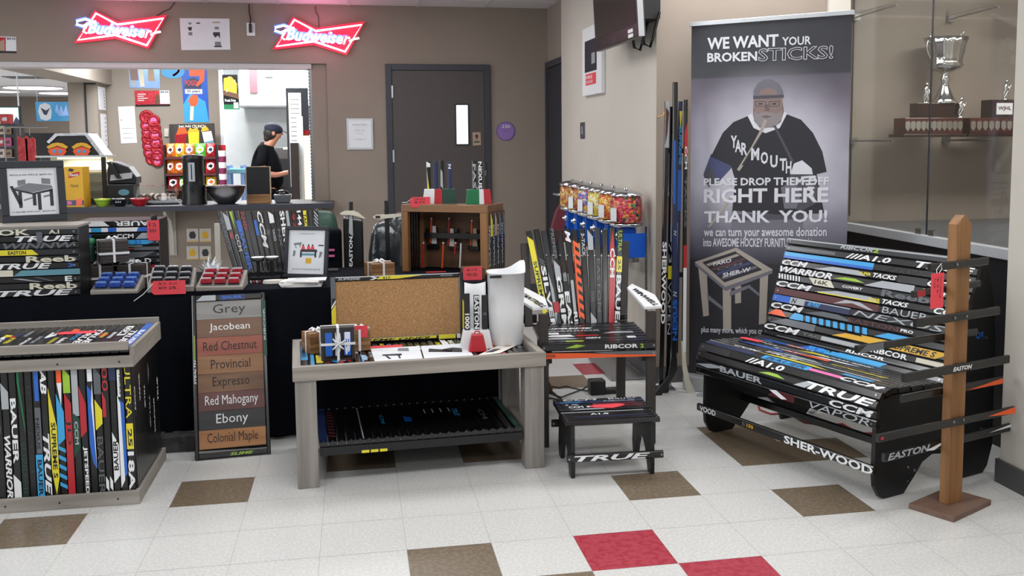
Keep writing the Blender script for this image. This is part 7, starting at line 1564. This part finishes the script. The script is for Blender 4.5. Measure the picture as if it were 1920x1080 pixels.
B_ = [(0, 0, .93, .12, .13), (-.02, 0, 1.12, .13, .14), (-.03, 0, 1.30, .12, .16), (.0, 0, 1.41, .07, .08), (.045, 0, 1.455, .052, .052), (.075, 0, 1.50, .06, .058), (.085, 0, 1.565, .082, .074), (.08, 0, 1.61, .06, .055)]
E_ = [(i, i+1) for i in range(7)]
def chain(start, pts):
    p = start
    for q in pts: B_.append(q); E_.append((p, len(B_)-1)); p = len(B_)-1
    return p
for s in (-1, 1):
    chain(0, [(.0, s*.09, .84, .085), (.02, s*.10, .50, .06), (-.01, s*.10, .10, .042), (.05, s*.105, .05, .036), (.15, s*.11, .04, .028)])
    w_ = chain(2, [(-.02, s*.16, 1.37, .055), (-.05, s*.22, 1.22, .048), (-.05, s*.235, 1.10, .042), (.09, s*.19, 1.07, .034), (.22, s*.09, 1.095, .024), (.265, s*.07, 1.10, .026, .016)])
chain(6, [(.165, 0, 1.55, .014), (.178, 0, 1.54, .010)])
skin('body', per, B_, E_, 'skin')
# fingers
for s in (-1, 1):
    mb = MB(); bx, by, bz = .275, s*.066, 1.10
    for k in range(4):
        dz = (k-1.5)*.018; L = (.062, .072, .068, .054)[k]; mb.tube([(bx, by, bz+dz), (bx+L*.5, by-s*.012, bz+dz+.004), (bx+L*.85, by-s*.03, bz+dz), (bx+L*.9, by-s*.045, bz+dz)], [.0095, .009, .008, .006], 'skin', 8)
    mb.tube([(bx-.02, by-s*.01, bz+.02), (bx+.012, by-s*.032, bz+.042), (bx+.035, by-s*.04, bz+.035)], [.011, .010, .007], 'skin', 8)
    fm = Matrix.Translation((hx, PY, 0)); mb.M = fm; mb.build('fingers', per)
sh = [(-.01, 0, .84, .19, .2), (-.03, 0, 1.06, .22, .22), (-.04, 0, 1.28, .18, .2), (-.01, 0, 1.395, .095, .12), (.02, 0, 1.44, .055, .06)]
se = [(0, 1), (1, 2), (2, 3), (3, 4)]
for s in (-1, 1):
    n0 = len(sh); sh += [(-.03, s*.165, 1.375, .068), (-.055, s*.225, 1.25, .066), (-.058, s*.235, 1.16, .062)]; se += [(2, n0), (n0, n0+1), (n0+1, n0+2)]
skin('t_shirt', per, sh, se, 'shirt_black', label='black short-sleeved T-shirt')
tr_ = [(0, 0, .90, .165, .17)]; te = []
for s in (-1, 1):
    n0 = len(tr_); tr_ += [(.0, s*.09, .82, .098), (.02, s*.10, .50, .075), (-.01, s*.10, .12, .06)]; te += [(0, n0), (n0, n0+1), (n0+1, n0+2)]
skin('trousers', per, tr_, te, 'shirt_black')
PM_ = Matrix.Translation((hx, PY, 0))
mb = MB(PM_); mb.ball((.04, 0, 1.555), .088, .083, .095, 'hair', 16, 10); mb.ball((.0, 0, 1.50), .045, .06, .06, 'hair', 12, 8); mb.build('hair', per)
mb = MB(PM_); R = Matrix.Rotation(.25, 3, 'Y'); mb.ball((.07, 0, 1.605), .108, .092, .072, 'cap_navy', 18, 12, R); mb.build('cap', per, 'navy baseball cap')
V = [(.14+.125*math.cos(t), .078*math.sin(t), 1.60-.055*max(0, math.cos(t))) for t in [-PI/2+PI*k/10 for k in range(11)]]
mb = MB(PM_); mb.add(V+[(v[0], v[1], v[2]-.008) for v in V], [list(range(11)), list(range(11, 22))[::-1]]+[(k, 11+k, 12+k, k+1) for k in range(10)]+[(10, 21, 11, 0)], 'cap_navy'); mb.build('cap_brim', per)
for s in (-1, 1): MB(PM_).ball((.152, s*.032, 1.565), .009, .010, .006, 'hair', 8, 6).build('eye', per); MB(PM_).ball((.075, s*.078, 1.555), .02, .008, .028, 'skin', 10, 6).build('ear', per)
MB(PM_).ball((.145, 0, 1.508), .01, .022, .005, 'pr_maroon', 10, 6).build('mouth', per)
cd = MB(PM_); cd.obox((.34, 0, 1.105), (.055, 0, .012), (0, .04, 0), (0, 0, .002), 'paper'); cd.build('white_card', None, 'small white card held in both hands by the person in the cap', 'card')
